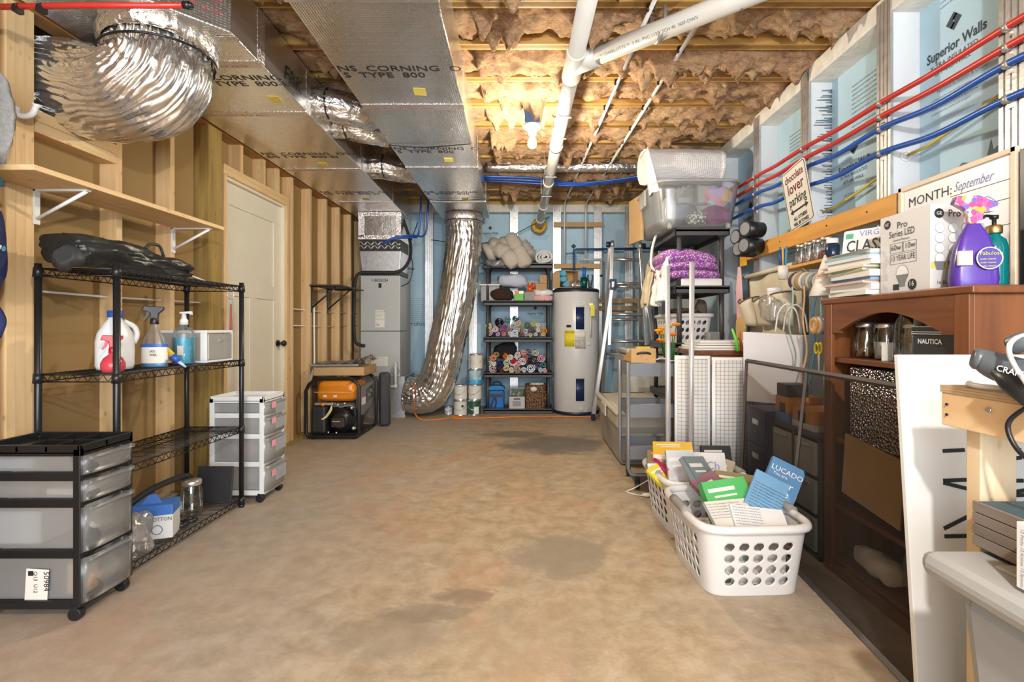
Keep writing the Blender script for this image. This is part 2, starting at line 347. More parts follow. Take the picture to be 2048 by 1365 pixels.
for y in (3.85, 4.18, 4.42): build('cripple_stud', MB().box((XL-0.045, y, 2.40), (0.09, 0.038, 0.22)), M['pine_z'], wl, True)
for z in (2.235, 2.272): build('header', MB().box((XL-0.045, 4.12, z), (0.09, 0.99, 0.036)), M['pine_y'], wl, True)
build('header', MB().box((XL-0.045, 2.455, 2.0), (0.09, 0.44, 0.05)), M['pine_y'], wl, True)
build('header', MB().box((XL-0.045, 2.455, 2.052), (0.09, 0.44, 0.05)), M['pine_y'], wl, True)
build('treated_post', MB().box((XL-0.07, 3.515, 1.27), (0.15, 0.15, 2.46)), M['treated'], wl, True)
build('top_plate', MB().box((XL-0.035, 2.2, 2.545), (0.09, 9.0, 0.09)), M['plate'], wl, True)
build('bottom_plate', MB().box((XL-0.045, 0.55, 0.02), (0.09, 6.1, 0.04)), M['treated'], wl, True)
build('bottom_plate', MB().box((XL-0.045, 5.8, 0.02), (0.09, 2.4, 0.04)), M['treated'], wl, True)
build('wire', MB().tube([(XL-0.05, 1.9, 1.27), (XL-0.05, 2.7, 1.262), (XL-0.05, 3.5, 1.27)], 0.006, 6), M['white'], wl, True)
for z in (1.28, 1.12): build('wire', MB().tube([(XL-0.05, 4.62, z), (XL-0.05, 5.5, z-0.01), (XL-0.05, 6.6, z)], 0.005, 6), M['white'], wl, True)
# ---- door in the left wall
d1 = thing('door_1', None, None, (XL-0.06, 4.12, 0), kind='structure')
y0, y1, zt = 3.665, 4.575, 2.205
DX = XL-0.055
def ring(mb, ya, yb, za, zb, ia, ib, ja, jb, x0, x1):
    mb.bx(x0, x1, ya, ia, za, zb); mb.bx(x0, x1, ib, yb, za, zb); mb.bx(x0, x1, ia, ib, za, ja); mb.bx(x0, x1, ia, ib, jb, zb)
mb = MB(); mb.bx(DX-0.04, DX-0.012, y0+0.005, y1-0.005, 0.01, zt-0.01); build('slab', mb, M['door'], d1, True)
for (a, b_, c, e) in ((y0+0.005, y1-0.005, 2.03, zt-0.01), (y0+0.13, y1-0.13, 1.34, 1.46), (y0+0.005, y1-0.005, 0.01, 0.24)): build('rail', MB().bx(DX-0.012, DX, a, b_, c, e), M['door'], d1, True, bev=0.003)
for (a, b_, c, e) in ((y0+0.005, y0+0.13, 0.24, 2.03), (y1-0.13, y1-0.005, 0.24, 2.03), (4.06, 4.18, 0.24, 1.34)): build('stile', MB().bx(DX-0.012, DX, a, b_, c, e), M['door'], d1, True, bev=0.003)
build('jamb', MB().bx(DX-0.06, DX+0.03, y1-0.004, y1+0.012, 0, zt+0.01).bx(DX-0.06, DX+0.03, y0-0.012, y0+0.004, 0, zt+0.01).bx(DX-0.06, DX+0.03, y0, y1, zt-0.008, zt+0.012), M['door'], d1, True)
kb = MB(); kb.cyl((DX, 4.505, 0.955), (DX+0.012, 4.505, 0.955), 0.03); kb.cyl((DX+0.01, 4.505, 0.955), (DX+0.045, 4.505, 0.955), 0.011); kb.ball((DX+0.06, 4.505, 0.955), (0.022, 0.028, 0.028))
build('knob', kb, M['blackmetal'], d1, True)
# ---- concrete walls with metal-faced studs, blue foam between
LOGO = [[(0, 0.5), (0.5, 1), (0.72, 0.78), (0.44, 0.5), (0.58, 0.36), (0.36, 0.14)], [(1, 0.5), (0.5, 0), (0.28, 0.22), (0.56, 0.5), (0.42, 0.64), (0.64, 0.86)]]
def logo(o, s, right, up, mtl, parent):
    mb = MB(); right = Vector(right); up = Vector(up); n = right.cross(up)
    for poly in LOGO: mb.prism(poly, Vector(o)+n*0.0006, right*s, up*s, n*0.0006)
    return build('printed_logo', mb, mtl, parent, True)
def foam_print(o, right, up, parent, s=1.0, lines=4):
    o = Vector(o); right = Vector(right); up = Vector(up)
    logo(o+right*0.13*s+up*0.10*s, 0.10*s, right, up, M['print'], parent)
    text('Superior Walls', 0.075*s, o, right, up, M['print'], parent, sx=0.82, bold=0.002*s)
    text('X-TRA INSULATED', 0.036*s, o-up*0.048*s+right*0.02, right, up, M['print'], parent)
    text('877-440-WALL', 0.036*s, o-up*0.092*s+right*0.05, right, up, M['print'], parent)
    if lines: text('NOTICE to Builder & Owner:', 0.026*s, o-up*0.19*s+right*0.06, right, up, M['fineprint'], parent)
    for k in range(lines):
        text('product must be covered with an approved thermal barrier'[:38+3*(k % 3)], 0.015*s, o-up*(0.225+0.026*k)*s+right*0.03, right, up, M['fineprint'], parent)
def fine_block(o, right, up, parent, n=9, wd=34, s=0.016):
    for k in range(n):
        text('insulation board notice to installers and owners of building'[k % 5:wd+(k*7) % 9], s, Vector(o)-Vector(up)*(k*s*1.5), right, up, M['fineprint'], parent)
wr = thing('wall_right', None, None, (XF, 2.3, 0), kind='structure')
build('outer_shell', MB().bx(XF+0.012, XF+0.1, -2.6, 7.2, 0, 2.85), M['concrete'], wr, True)
ys = [-2.1, -1.4, -0.72, -0.05, 0.6, 1.22, 1.87, 2.54, 3.26, 3.95, 4.70, 5.42, 6.12, 6.8]
rib = MB().bx(XR+0.012, XF, -0.034, 0.034, 0, 2.68)
face = MB().bx(XR+0.006, XR+0.012, -0.05, 0.05, 0, 2.76)
for yy in (-0.04, -0.013, 0.013, 0.04): face.bx(XR-0.002, XR+0.008, yy-0.009, yy+0.009, 0, 2.76)
s0 = f0 = None
for y in ys:
    if s0 is None:
        m2 = MB(); m2.v = [q+Vector((0, y, 0)) for q in rib.v]; m2.f = rib.f; m2.m = rib.m; m2.s = rib.s; s0 = build('concrete_stud', m2, M['liner'], wr, True)
        m2 = MB(); m2.v = [q+Vector((0, y, 0)) for q in face.v]; m2.f = face.f; m2.m = face.m; m2.s = face.s; f0 = build('stud_channel', m2, M['galv'], wr, True)
    else: part_copy(s0, (0, y-ys[0], 0)); part_copy(f0, (0, y-ys[0], 0))
for a, b_ in zip(ys[:-1], ys[1:]):
    build('foam_panel', MB().bx(XF-0.004, XF+0.012, a+0.035, b_-0.035, 0, 2.68), M['foam'], wr, True)
build('bond_beam', MB().bx(XR+0.004, XF+0.02, -2.5, 6.85, 2.68, 2.785), M['concrete'], wr, True, bev=0.006)
R_, U_ = (0, -1, 0), (0, 0, 1)
XT = XF-0.004
foam_print((XT, 2.46, 2.385), R_, U_, wr, 0.86); foam_print((XT, 3.16, 2.06), R_, U_, wr, 0.82, 1); foam_print((XT, 3.86, 1.72), R_, U_, wr, 0.85, 0)
foam_print((XT, 4.55, 2.05), R_, U_, wr, 0.8, 2); foam_print((XT, 1.7, 1.75), R_, U_, wr, 0.9, 2)
fine_block((XT, 3.03, 2.55), R_, U_, wr, 11, 34, 0.018); fine_block((XT, 3.75, 2.52), R_, U_, wr, 10, 32, 0.018); fine_block((XT, 2.38, 2.66), R_, U_, wr, 3); fine_block((XT, 4.5, 2.5), R_, U_, wr, 8)
mb = MB(); q = Vector((XT, 2.33, 1.80)); mb.prism([(0, 0), (0.07, -0.02), (0.14, 0.02), (0.07, 0.045)], q, R_, U_, (-0.001, 0, 0)); mb.prism([(0.15, 0), (0.3, 0.03), (0.3, 0.09), (0.22, 0.05), (0.21, 0.1), (0.19, 0.03)], q, R_, U_, (-0.001, 0, 0)); build('printed_logo', mb, M['fineprint'], wr, True)
# spilled sealant drips on one stud side
mb = MB(); rr = random.Random(3)
for k in range(60):
    z = 2.63-k*0.0165+rr.uniform(-0.006, 0.006); l = rr.uniform(0.015, 0.125)*rr.random()**0.5*(1-k/90)+0.012; h_ = rr.uniform(0.003, 0.011)
    mb.prism([(0, -h_), (l*0.5, -h_*0.5), (l, -0.0025), (l+0.008, -0.004), (l+0.010, 0.003), (l, 0.003), (l*0.4, h_*0.6), (0, h_*1.2)], (XF-0.006, 3.2245, z), (-1, 0, 0), U_, (0, -0.001, 0))
build('dark_drips', mb, M['fineprint'], wr, True, kind='stuff')
# yellow cable threaded through the studs
for (ya, yb, z) in ((1.9, 2.5, 1.98), (2.58, 3.22, 1.86), (3.3, 3.9, 1.76)):
    build('cable', MB().tube([(1.90, yb-0.006, z-0.02), (1.92, yb-0.1, z-0.01), (1.925, (ya+yb)/2, z+0.03), (1.92, ya+0.02, z+0.09)], 0.008, 6), M['yellowwire'], wr, True)
    build('grommet', MB().tube([Vector((1.895+0.024*math.cos(t*math.pi/6), yb+0.003, z-0.02+0.024*math.sin(t*math.pi/6))) for t in range(12)], 0.007, 6, closed=True), M['white'], wr, True)
wb = thing('wall_back', None, None, (0, YB, 0), kind='structure')
build('outer_shell', MB().bx(-2.7, 2.2, YF+0.012, YF+0.1, 0, 2.85), M['concrete'], wb, True)
xs = [-2.15, -1.95, -1.35, -0.75, -0.185, 0.404, 0.966, 1.39, 1.78]
s0 = None
for x in xs:
    a = MB().bx(x-0.034, x+0.034, YB+0.012, YF, 0, 2.68); b_ = MB().bx(x-0.055, x+0.055, YB+0.006, YB+0.012, 0, 2.76)
    for yy in (-0.044, -0.015, 0.015, 0.044): b_.bx(x+yy-0.01, x+yy+0.01, YB-0.002, YB+0.008, 0, 2.76)
    build('concrete_stud', a, M['liner'], wb, True); build('stud_channel', b_, M['galv'], wb, True)
for a, b_ in zip(xs[:-1], xs[1:]): build('foam_panel', MB().bx(a+0.035, b_-0.035, YF-0.004, YF+0.012, 0, 2.68), M['foam'], wb, True)
build('bond_beam', MB().bx(-2.5, 1.9, YB+0.004, YF+0.02, 2.68, 2.785), M['concrete'], wb, True, bev=0.006)
R2, YT = (1, 0, 0), YF-0.004
foam_print((-0.14+0.65, YT, 2.12), R2, U_, wb, 0.75, 3); foam_print((-0.63, YT, 2.40), R2, U_, wb, 0.6, 3); foam_print((0.0, YT, 1.28), R2, U_, wb, 0.6, 2); foam_print((-1.88, YT, 1.9), R2, U_, wb, 0.8, 4); foam_print((-1.74, YT, 0.33), R2, U_, wb, 0.6, 1)
foam_print((1.43, YT, 2.52), R2, U_, wb, 0.6, 5); fine_block((0.05, YT, 2.5), R2, U_, wb, 8); fine_block((-1.7, YT, 1.5), R2, U_, wb, 12, 40, 0.02); text('Styrofoam', 0.09, (-1.74, YT, 1.12), R2, U_, M['print'], wb)
# ---- ceiling: joists with pink fibreglass batts pressed up between them
ce = thing('ceiling', None, None, (0, 2.5, 2.8), kind='structure')
build('subfloor', MB().bx(-2.6, 2.1, -2.6, 7.1, 3.06, 3.10), M['subfloor'], ce, True)
j0 = None
for k in range(23):
    y = -2.17+0.4*k
    if j0 is None: j0 = build('joist', MB().bx(-2.4, 1.99, y-0.019, y+0.019, 2.80, 3.05).bx(-2.4, 1.99, y-0.032, y+0.032, 2.80, 2.838), M['joist'], ce, True)
    else: part_copy(j0, (0, 0.4*k, 0))
build('rim_board', MB().bx(1.86, 1.99, -2.5, 7.0, 2.785, 3.06).bx(-2.4, 1.99, 6.87, 7.0, 2.785, 3.06), M['joist'], ce, True)
def insul_mat():
    m, t, b = nt('pink_fibreglass'); v = coords(t)
    n1 = N(t, 'TexNoise', Scale=3.2, Detail=6.0, Roughness=0.65, Distortion=1.2); t.links.new(v, n1.inputs['Vector'])
    c = ramp(t, n1.outputs[0], [(0.28, (0.30, 0.12, 0.07)), (0.42, (0.62, 0.34, 0.22)), (0.55, (0.72, 0.46, 0.26)), (0.68, (0.76, 0.55, 0.32)), (0.8, (0.55, 0.27, 0.20))])
    n2 = N(t, 'TexNoise', Scale=26.0, Detail=7.0, Roughness=0.7, Distortion=1.5); t.links.new(coords(t, (0.6, 1, 1)), n2.inputs['Vector'])
    c = mixc(t, 0.55, c, ramp(t, n2.outputs[0], [(0.30, (0.20, 0.08, 0.03)), (0.5, (0.72, 0.46, 0.26)), (0.75, (0.92, 0.72, 0.48))]))
    t.links.new(c, b.inputs['Base Color']); b.inputs['Roughness'].default_value = 0.95; b.inputs['Specular IOR Level'].default_value = 0.1
    bumpn(t, b, n2.outputs[0], 0.9, 0.05); return m
IM = insul_mat()
for k in range(22):
    y = -2.17+0.4*k; near = y > 1.5
    nu, nv = (200, 22) if near else (24, 6)
    def fn(u, v, y=y, k=k):
        X = -1.6+3.46*u; q = fbm((X*2.3, k*3.1, v*1.3), 5); q2 = fbm((X*9+5, k*7.7, v*4.0), 4); q3 = noise.noise(Vector((X*1.1, k*2.3, 9)))
        e = math.sin(math.pi*v)**0.6
        z = 2.885-e*(0.085+0.055*q+0.045*q2+0.03*q3)
        if k > 12: z -= 0.03*e
        tear = max(0, q2*1.2+q-0.55); z -= 0.11*tear*e
        if X < -1.36 or -1.14 < X < -0.32: z = max(z, 2.812)
        yy = y+0.022+(0.356)*v+0.03*q2*e
        return Vector((X, yy, z))
    build('insulation_batt', MB().grid(fn, nu, nv), IM, ce, True)
# ================================================================ DUCTS, PIPES AND PLANT
DN = (0, 0, -1)
def duct(name, label, poly, z0, z1, stations, seams, xl, xr, words):
    t = thing(name, label, 'duct', (sum(p[0] for p in poly)/len(poly), sum(p[1] for p in poly)/len(poly), z0))
    build('duct_board', MB().prism(poly, (0, 0, z0), (1, 0, 0), (0, 1, 0), (0, 0, z1-z0)), M['foil'], t, True, bev=0.006)
    for y in seams:
        a, b_ = xl(y), xr(y)
        build('seam_tape', MB().bx(a, b_+0.002, y-0.035, y+0.035, z0-0.002, z0).bx(b_, b_+0.002, y-0.035, y+0.035, z0, z1-0.01), M['tape'], t, True)
        text('ASJ FSK UL 181A-P  181A-P  ASJ FSK', 0.022, (a+0.02, y+0.024, z0-0.0025), (1, 0, 0), (0, -1, 0), M['redink'], t, sx=1.3)
    for y in stations:
        a = xl(y)
        text(words[0], 0.078, (a+0.01, y, z0), (1, 0, 0), (0, -1, 0), M['ink'], t, sx=1.1, bold=0.0004)
        text(words[1], 0.078, (a+0.02, y+0.07, z0), (1, 0, 0), (0, -1, 0), M['ink'], t, sx=1.1, bold=0.0004)
        build('sticker', MB().box((a+0.40, y+0.24, z0-0.001), (0.07, 0.09, 0.002), 0.1), M['sticker'], t, True)
    return t
lx = lambda y: -2.17
rx = lambda y: -1.41-(y-2.38)*0.0295
dl = duct('supply_duct', 'foil-faced rectangular duct along the left stud wall above the door', [(-2.17, 0.4), (-1.72, 0.4), (-1.72, 2.04), (-1.55, 2.23), (-1.41, 2.38), (-1.53, 6.46), (-2.17, 6.46)], 2.5, 2.792, (2.83, 4.06, 5.2), (2.66, 3.28, 4.44, 5.6), lambda y: -2.16 if y > 3 else -1.95, rx, ('NS  CORNING  OWE', 'EIS TYPE  800-EI'))
build('edge_tape', MB().prism([(-1.41, 2.38), (-1.36+0.012, 2.40), (-1.47, 6.46), (-1.53, 6.46)], (0, 0, 2.497), (1, 0, 0), (0, 1, 0), (0, 0, 0.002)), M['tape'], dl, True) if False else None
build('edge_tape', MB().bx(-1.50, -1.40, 2.40, 2.44, 2.4965, 2.4985), M['tape'], dl, True)
tv = (Vector((-1.41, 2.38, 0))-Vector((-1.72, 2.04, 0))).normalized()
for k in range(4): text('UL 181 B-FX  CAUTION  UL 181', 0.028, Vector((-1.70, 2.06, 2.56+0.05*k))+Vector((0.003, -0.003, 0)), tv, (0, 0, 1), M['redink'], dl)
text('800-FR', 0.10, (-1.422, 2.62, 2.62), (0.02, -1, 0), (0, 0, 1), M['ink'], dl) if False else text('FRK', 0.13, (-1.424, 2.92, 2.56), (0, 1, 0), (0, 0, 1), M['ink'], dl, shear=0.2)
lx2 = lambda y: -1.03-(y-2.14)*0.0167
rx2 = lambda y: -0.38-(y-2.14)*0.0248
dr = duct('return_duct', 'wide foil-faced rectangular duct running down the middle of the ceiling', [(lx2(0.5), 0.5), (rx2(0.5), 0.5), (rx2(6.42), 6.42), (lx2(6.42), 6.42)], 2.5, 2.792, (2.73, 3.94, 5.2), (3.17, 4.4, 5.6), lx2, rx2, ('NS  CORNING  O', 'S  TYPE  800'))
build('metal_band', MB().bx(lx2(2.15)-0.006, rx2(2.15)+0.006, 2.10, 2.135, 2.487, 2.5), M['galv'], dr, True, bev=0.003)
for y in (3.82, 5.45): build('hanger_wire', MB().tube([Vector((lx2(y)-0.004+(rx2(y)-lx2(y)+0.008)*u, y+0.02*math.sin(u*5), 2.494-0.012*math.sin(math.pi*u))) for u in [k/12 for k in range(13)]], 0.004, 6), M['blackmetal'], dr, True)
def spline(pts, n=12):
    pts = [Vector(p) for p in pts]; q = [pts[0]*2-pts[1]]+pts+[pts[-1]*2-pts[-2]]; out = []
    for i in range(1, len(q)-2):
        for k in range(n):
            t = k/n; a, b_, c, d = q[i-1], q[i], q[i+1], q[i+2]
            out.append(0.5*((2*b_)+(c-a)*t+(2*a-5*b_+4*c-d)*t*t+(3*b_-a-3*c+d)*t*t*t))
    return out+[pts[-1]]
def flex(name, label, pts, r, nseg=14, n=80, amp=0.010, freq=17, ringy=0.0, tapes=(), cat='duct', seed=0, squash=None, mt='foil_flex'):
    sp = spline(pts, nseg); L = len(sp)
    t = thing(name, label, cat, (sp[0].x, sp[0].y, min(p.z for p in sp)-r*0.9))
    rad = r if isinstance(r, list) else None
    rr = [r]*L
    def disp(i, an, p):
        q = fbm((math.cos(an)*2.2+seed, math.sin(an)*2.2, i*0.055), 4)
        q2 = fbm((math.cos(an)*6+seed, math.sin(an)*6, i*0.10), 3)
        return amp*(0.6*math.sin(an*freq+6*q+i*0.05)+1.1*q+1.0*q2)+ringy*math.sin(i*1.15+3*q)*(0.5+0.5*q2)
    build('foil_jacket', MB().tube(sp, rr, n, disp=disp, caps=True, squash=squash), M[mt], t, True)
    for (i, wd) in tapes:
        build('tape_band', MB().tube([sp[i], sp[min(L-1, i+wd)]], r*1.03, 40, caps=False), M['tape'], t, True, solid=0.003)
    return t
fl = flex('flexible_duct', 'large silver flexible duct bending into the stud wall above the wooden shelf', [(-1.80, 2.45, 2.494), (-1.785, 2.43, 2.40), (-1.80, 2.42, 2.30), (-1.90, 2.42, 2.235), (-2.06, 2.44, 2.235), (-2.26, 2.455, 2.275), (-2.46, 2.455, 2.29)], 0.215, 14, 300, 0.0085, 41, seed=3, mt='foil_soft')
build('collar_cuff', MB().tube([(-1.80, 2.45, 2.499), (-1.79, 2.44, 2.455), (-1.785, 2.43, 2.40)], [0.25, 0.245, 0.232], 60, disp=lambda i, a, p: 0.012*fbm((a*2, i*2, 0), 3), caps=False), M['foil_flex'], fl, True, solid=0.004)
build('strap', MB().tube([Vector((-1.785+0.236*math.cos(k*math.pi/24), 2.425+0.236*math.sin(k*math.pi/24), 2.395+0.02*math.cos(k*math.pi/24))) for k in range(48)], 0.006, 6, closed=True), M['blackmetal'], fl, True)
for i, (y, lab) in enumerate(((3.42, 'nearest of the short crumpled foil flexes bridging the gap between both ducts'), (3.74, 'second short crumpled foil flex from the camera in the gap between both ducts'), (4.72, 'farthest short crumpled foil flex in the gap between both ducts'))):
    f_ = flex('flex_branch', lab, [(rx(y)+0.004, y, 2.62), (-1.36, y-0.01, 2.615), (-1.26, y+0.02, 2.60), (-1.16, y+0.10, 2.61), (lx2(y)-0.12 if False else -1.115, y+0.20, 2.63)], 0.105, 5, 40, 0.010, 9, seed=i*5+1)
    f_['group'] = 'short flexes between the ducts'
    build('cinch_tie', MB().tube([Vector((-1.345, y-0.008+0.108*math.cos(k*math.pi/12), 2.615+0.108*math.sin(k*math.pi/12))) for k in range(24)], 0.006, 6, closed=True), M['blackmetal'], f_, True)
# red pipe crossing at the top left
rp = thing('red_water_pipe', 'short red plastic water pipe crossing below the left duct with black clips', 'pipe', (-1.7, 1.9, 2.3))
ra, rb = P(-60, 15, 1.9), P(374, 11, 1.9)
build('tube', MB().tube([ra, ra.lerp(rb, 0.5)+Vector((0, 0, 0.004)), rb], 0.011, 10), M['red'], rp, True)
for k in (0.22, 0.33): c = ra.lerp(rb, k); build('clip', MB().box(c-Vector((0, 0, 0.012)), (0.02, 0.03, 0.02), None).cyl(c-Vector((0.008, 0, 0)), c+Vector((0.008, 0, 0)), 0.0135), M['black'], rp, True)
build('end_fitting', MB().cyl(rb-Vector((0.012, 0, 0)), rb+Vector((0.012, 0, 0)), 0.0145).cyl(rb, rb+Vector((0.02, 0, 0)), 0.010), M['black'], rp, True)
# air handler
ah = thing('air_handler', 'tall grey air handler cabinet in the back left corner under the foil plenum', 'furnace', (-1.79, 6.35, 0))
hg = mat('handler_grey', (0.50, 0.51, 0.50), 0.4, 0.1, var=0.03)
build('lower_cabinet', MB().bx(-2.03, -1.55, 6.08, 6.63, 0.50, 1.05), hg, ah, True, bev=0.006)
build('upper_cabinet', MB().bx(-2.03, -1.55, 6.08, 6.63, 1.055, 1.73), hg, ah, True, bev=0.006)
build('sheet_metal_base', MB().bx(-2.02, -1.50, 6.10, 6.63, 0.01, 0.50), M['galv'], ah, True, bev=0.004)
build('base_flange', MB().bx(-2.03, -1.49, 6.09, 6.64, 0, 0.03), M['galv'], ah, True)
text('BOSCH', 0.05, (-1.86, 6.079, 1.655), R2, U_, M['ink'], ah, bold=0.001)
build('emblem', MB().tube([Vector((-1.885+0.014*math.cos(k*math.pi/8), 6.078, 1.672+0.014*math.sin(k*math.pi/8))) for k in range(16)], 0.002, 5, closed=True), M['ink'], ah, True)
build('display', MB().bx(-1.81, -1.775, 6.074, 6.08, 1.58, 1.635), M['black'], ah, True)
lab_ = build('label_sheet', MB().bx(-1.85, -1.74, 6.077, 6.08, 1.10, 1.31), M['paper'], ah, True)
fine_block((-1.845, 6.0765, 1.29), R2, U_, ah, 7, 18, 0.011); text('UL', 0.035, (-1.84, 6.0765, 1.12), R2, U_, M['ink'], ah); text('DANGER', 0.016, (-1.78, 6.0765, 1.29), R2, U_, M['redink'], ah)
build('warning_label', MB().bx(-1.90, -1.70, 6.077, 6.08, 0.63, 0.74), M['paper'], ah, True); fine_block((-1.89, 6.0765, 0.715), R2, U_, ah, 4, 34, 0.012)
text('WARNING WARNING', 0.014, (-1.89, 6.0765, 0.725), R2, U_, M['redink'], ah)
pl = thing('plenum', 'foil covered plenum box over the air handler with a wavy metal flex collar', 'plenum', (-1.79, 6.3, 1.73))
build('foil_box', MB().bx(-2.05, -1.53, 6.06, 6.5, 2.16, 2.495), M['foil'], pl, True, bev=0.005)
for z in (2.17, 2.45): build('seam_tape', MB().bx(-2.052, -1.528, 6.056, 6.06, z, z+0.045), M['tape'], pl, True); text('UL 181A-P  181A-P FSK ASJ FOIL', 0.024, (-2.04, 6.055, z+0.012), R2, U_, M['redink'], pl)
for x in (-2.05, -1.60): build('edge_tape', MB().bx(x, x+0.07, 6.056, 6.06, 2.2, 2.45), M['tape'], pl, True)
build('flex_collar', MB().bx(-2.04, -1.55, 6.07, 6.5, 2.03, 2.16), M['satin_black'], pl, True)
wv = MB()
for z in (2.075, 2.118): wv.tube([Vector((-2.045+0.5*u, 6.064, z+0.018*math.sin(u*math.pi*12))) for u in [k/60 for k in range(61)]], 0.008, 6)
build('wavy_strip', wv, M['alu'], pl, True)
build('transition_box', MB().box((-1.795, 6.30, 1.905), (0.50, 0.42, 0.25), None, 0, 0.92), M['galv'], pl, True, bev=0.004)
build('coil_flange', MB().bx(-2.03, -1.55, 6.09, 6.5, 1.735, 1.79), M['satin_black'], pl, True)
# black insulated line set and wiring
build('refrigerant_line', MB().tube(spline([(-1.56, 6.2, 2.49), (-1.46, 6.18, 2.2), (-1.44, 6.15, 1.98), (-1.50, 6.1, 1.83), (-1.62, 6.05, 1.765), (-1.9, 6.045, 1.76), (-2.06, 6.03, 1.72), (-2.085, 6.02, 1.4), (-2.085, 6.02, 1.0), (-2.05, 6.02, 0.90), (-1.96, 6.03, 0.875)], 6), 0.019, 10), M['rubber'], label='black insulated refrigerant line looping over and down the air handler', cat='pipe')
build('control_wire', MB().tube(spline([(-1.545, 6.12, 1.6), (-1.44, 6.1, 1.66), (-1.40, 6.1, 1.85), (-1.44, 6.13, 2.1), (-1.36, 6.2, 2.4)], 8), 0.006, 6), M['black'], label='thin black control wire running up from the air handler side', cat='wire')
build('drain_tray_edge', MB().bx(-2.14, -1.93, 5.92, 6.06, 0.72, 0.80), M['black'], label='black bracket beam against the lower left of the air handler', cat='bracket') if False else None
cp = thing('condensate_pipe', 'small white plastic drain pipe elbows beside the air handler base', 'pipe', (-1.66, 6.0, 0.2))
q = [P(769, 752, 5.98), P(769, 773, 5.98), P(791, 773, 5.98), P(791, 724, 5.98)]
build('pipe_run', MB().tube([q[0]-Vector((0.05, 0, 0)), q[0], q[1], q[1]+Vector((0.01, 0, 0)), q[2], q[2]+Vector((0, 0, 0.01)), q[3]], 0.017, 10), M['pvc'], cp, True)
for p in q[:3]: build('elbow', MB().ball(p, 0.026, 12, 8), M['pvc'], cp, True)
build('trap_drop', MB().cyl(q[1]-Vector((0, 0, 0.05)), q[1], 0.021), M['pvc'], cp, True)
build('valve_port', MB().tube([P(791, 742, 6.03)+Vector((0, 0.0, 0)), P(791, 742, 6.08)], 0.045, 16), M['black'], cp, True)
# tall silver flex drop to the air handler base
f2 = flex('flexible_return_duct', 'tall silver flexible duct curving from the ceiling down to the air handler base', [(-0.79, 6.2, 2.494), (-0.79, 6.2, 2.30), (-0.81, 6.2, 1.95), (-0.88, 6.2, 1.45), (-0.99, 6.2, 0.95), (-1.07, 6.2, 0.58), (-1.17, 6.2, 0.34), (-1.30, 6.2, 0.25), (-1.49, 6.22, 0.26)], 0.222, 18, 200, 0.0050, 27, 0.0040, seed=11, mt='foil_soft')
build('collar_tape', MB().tube([(-0.79, 6.2, 2.38), (-0.79, 6.2, 2.495)], 0.232, 50, caps=False, disp=lambda i, a, p: 0.008*fbm((a*3, i, 0), 3)), M['tape'], f2, True, solid=0.003)
build('strap', MB().tube([Vector((-0.79+0.236*math.cos(k*math.pi/24), 6.2+0.236*math.sin(k*math.pi/24), 2.40)) for k in range(48)], 0.005, 6, closed=True), M['blackmetal'], f2, True)
build('orange_strap', MB().tube([Vector((-1.36+0.01*math.sin(k), 6.21+0.236*math.cos(k*math.pi/24), 0.262+0.236*math.sin(k*math.pi/24))) for k in range(48)], 0.006, 6, closed=True), mat('orange_strap', (0.75, 0.22, 0.03), 0.5), f2, True)
# overhead drain pipes
dp = thing('drain_pipe', 'long white drain pipe along the ceiling to the back wall with a branching tee', 'pipe', (0.25, 4.0, 2.5))
A, B = P(1184, -40, 2.36), P(1078, 452, 6.8)
build('main_run', MB().tube([A, B], 0.05, 20), M['pvc'], dp, True)
C = A.lerp(B, 0.155); dv = (B-A).normalized()
build('tee_hub', MB().tube([C-dv*0.14, C+dv*0.14], 0.060, 20), M['pvc'], dp, True, bev=0.004)
D = Vector((1.62, 1.95, 2.70)); bd = (D-C).normalized()
build('branch_run', MB().tube([C+bd*0.02, D], 0.052, 20), M['pvc'], dp, True)
build('branch_hub', MB().tube([C, C+bd*0.17], 0.061, 20), M['pvc'], dp, True)
for u in (0.42, 0.62, 0.80, 0.93): e = A.lerp(B, u); build('coupling', MB().tube([e-dv*0.03, e+dv*0.03], 0.056, 20), M['pvc'], dp, True)
up_ = bd.cross((0, 0, 1)); nrm = Vector((0, -0.75, -0.66)); nrm = (nrm-bd*nrm.dot(bd)).normalized(); upv = nrm.cross(bd) 
text('** CHARLOTTE **  3 IN.  PVC 1120  SCH 40  NSF-DWV', 0.024, C+bd*0.21+nrm*0.0525, bd, -bd.cross(nrm) if False else nrm.cross(bd), M['fineprint'], dp)
E = C+bd*0.55
build('strap_hanger', MB().tube([E+Vector((-0.02, 0.062, 0.12)), E+Vector((-0.02, 0.062, 0)), E+Vector((0, 0.045, -0.045)), E+Vector((0, 0, -0.062)), E+Vector((0, -0.045, -0.045)), E+Vector((0.02, -0.062, 0)), E+Vector((0.02, -0.062, 0.12))], 0.012, 6, squash=(1, 0.4, 0.4)), M['galv'], dp, True)
for u in (0.28, 0.36, 0.55, 0.68):
    e = A.lerp(B, u); build('strap_hanger', MB().box(e+Vector((-0.056, 0, 0.09)), (0.004, 0.02, 0.24)).box(e+Vector((0, 0, -0.056)), (0.11, 0.02, 0.004)), M['galv'], dp, True)
build('foam_seal', MB().tube([Vector((B.x+0.075*math.cos(k*math.pi/10), 6.80, B.z+0.075*math.sin(k*math.pi/10))) for k in range(20)], 0.03, 8, closed=True, disp=lambda i, a, p: 0.012*fbm(p*25, 3)), mat('foam_sealant', (0.62, 0.36, 0.05), 0.8, bump=0.5), dp, True)
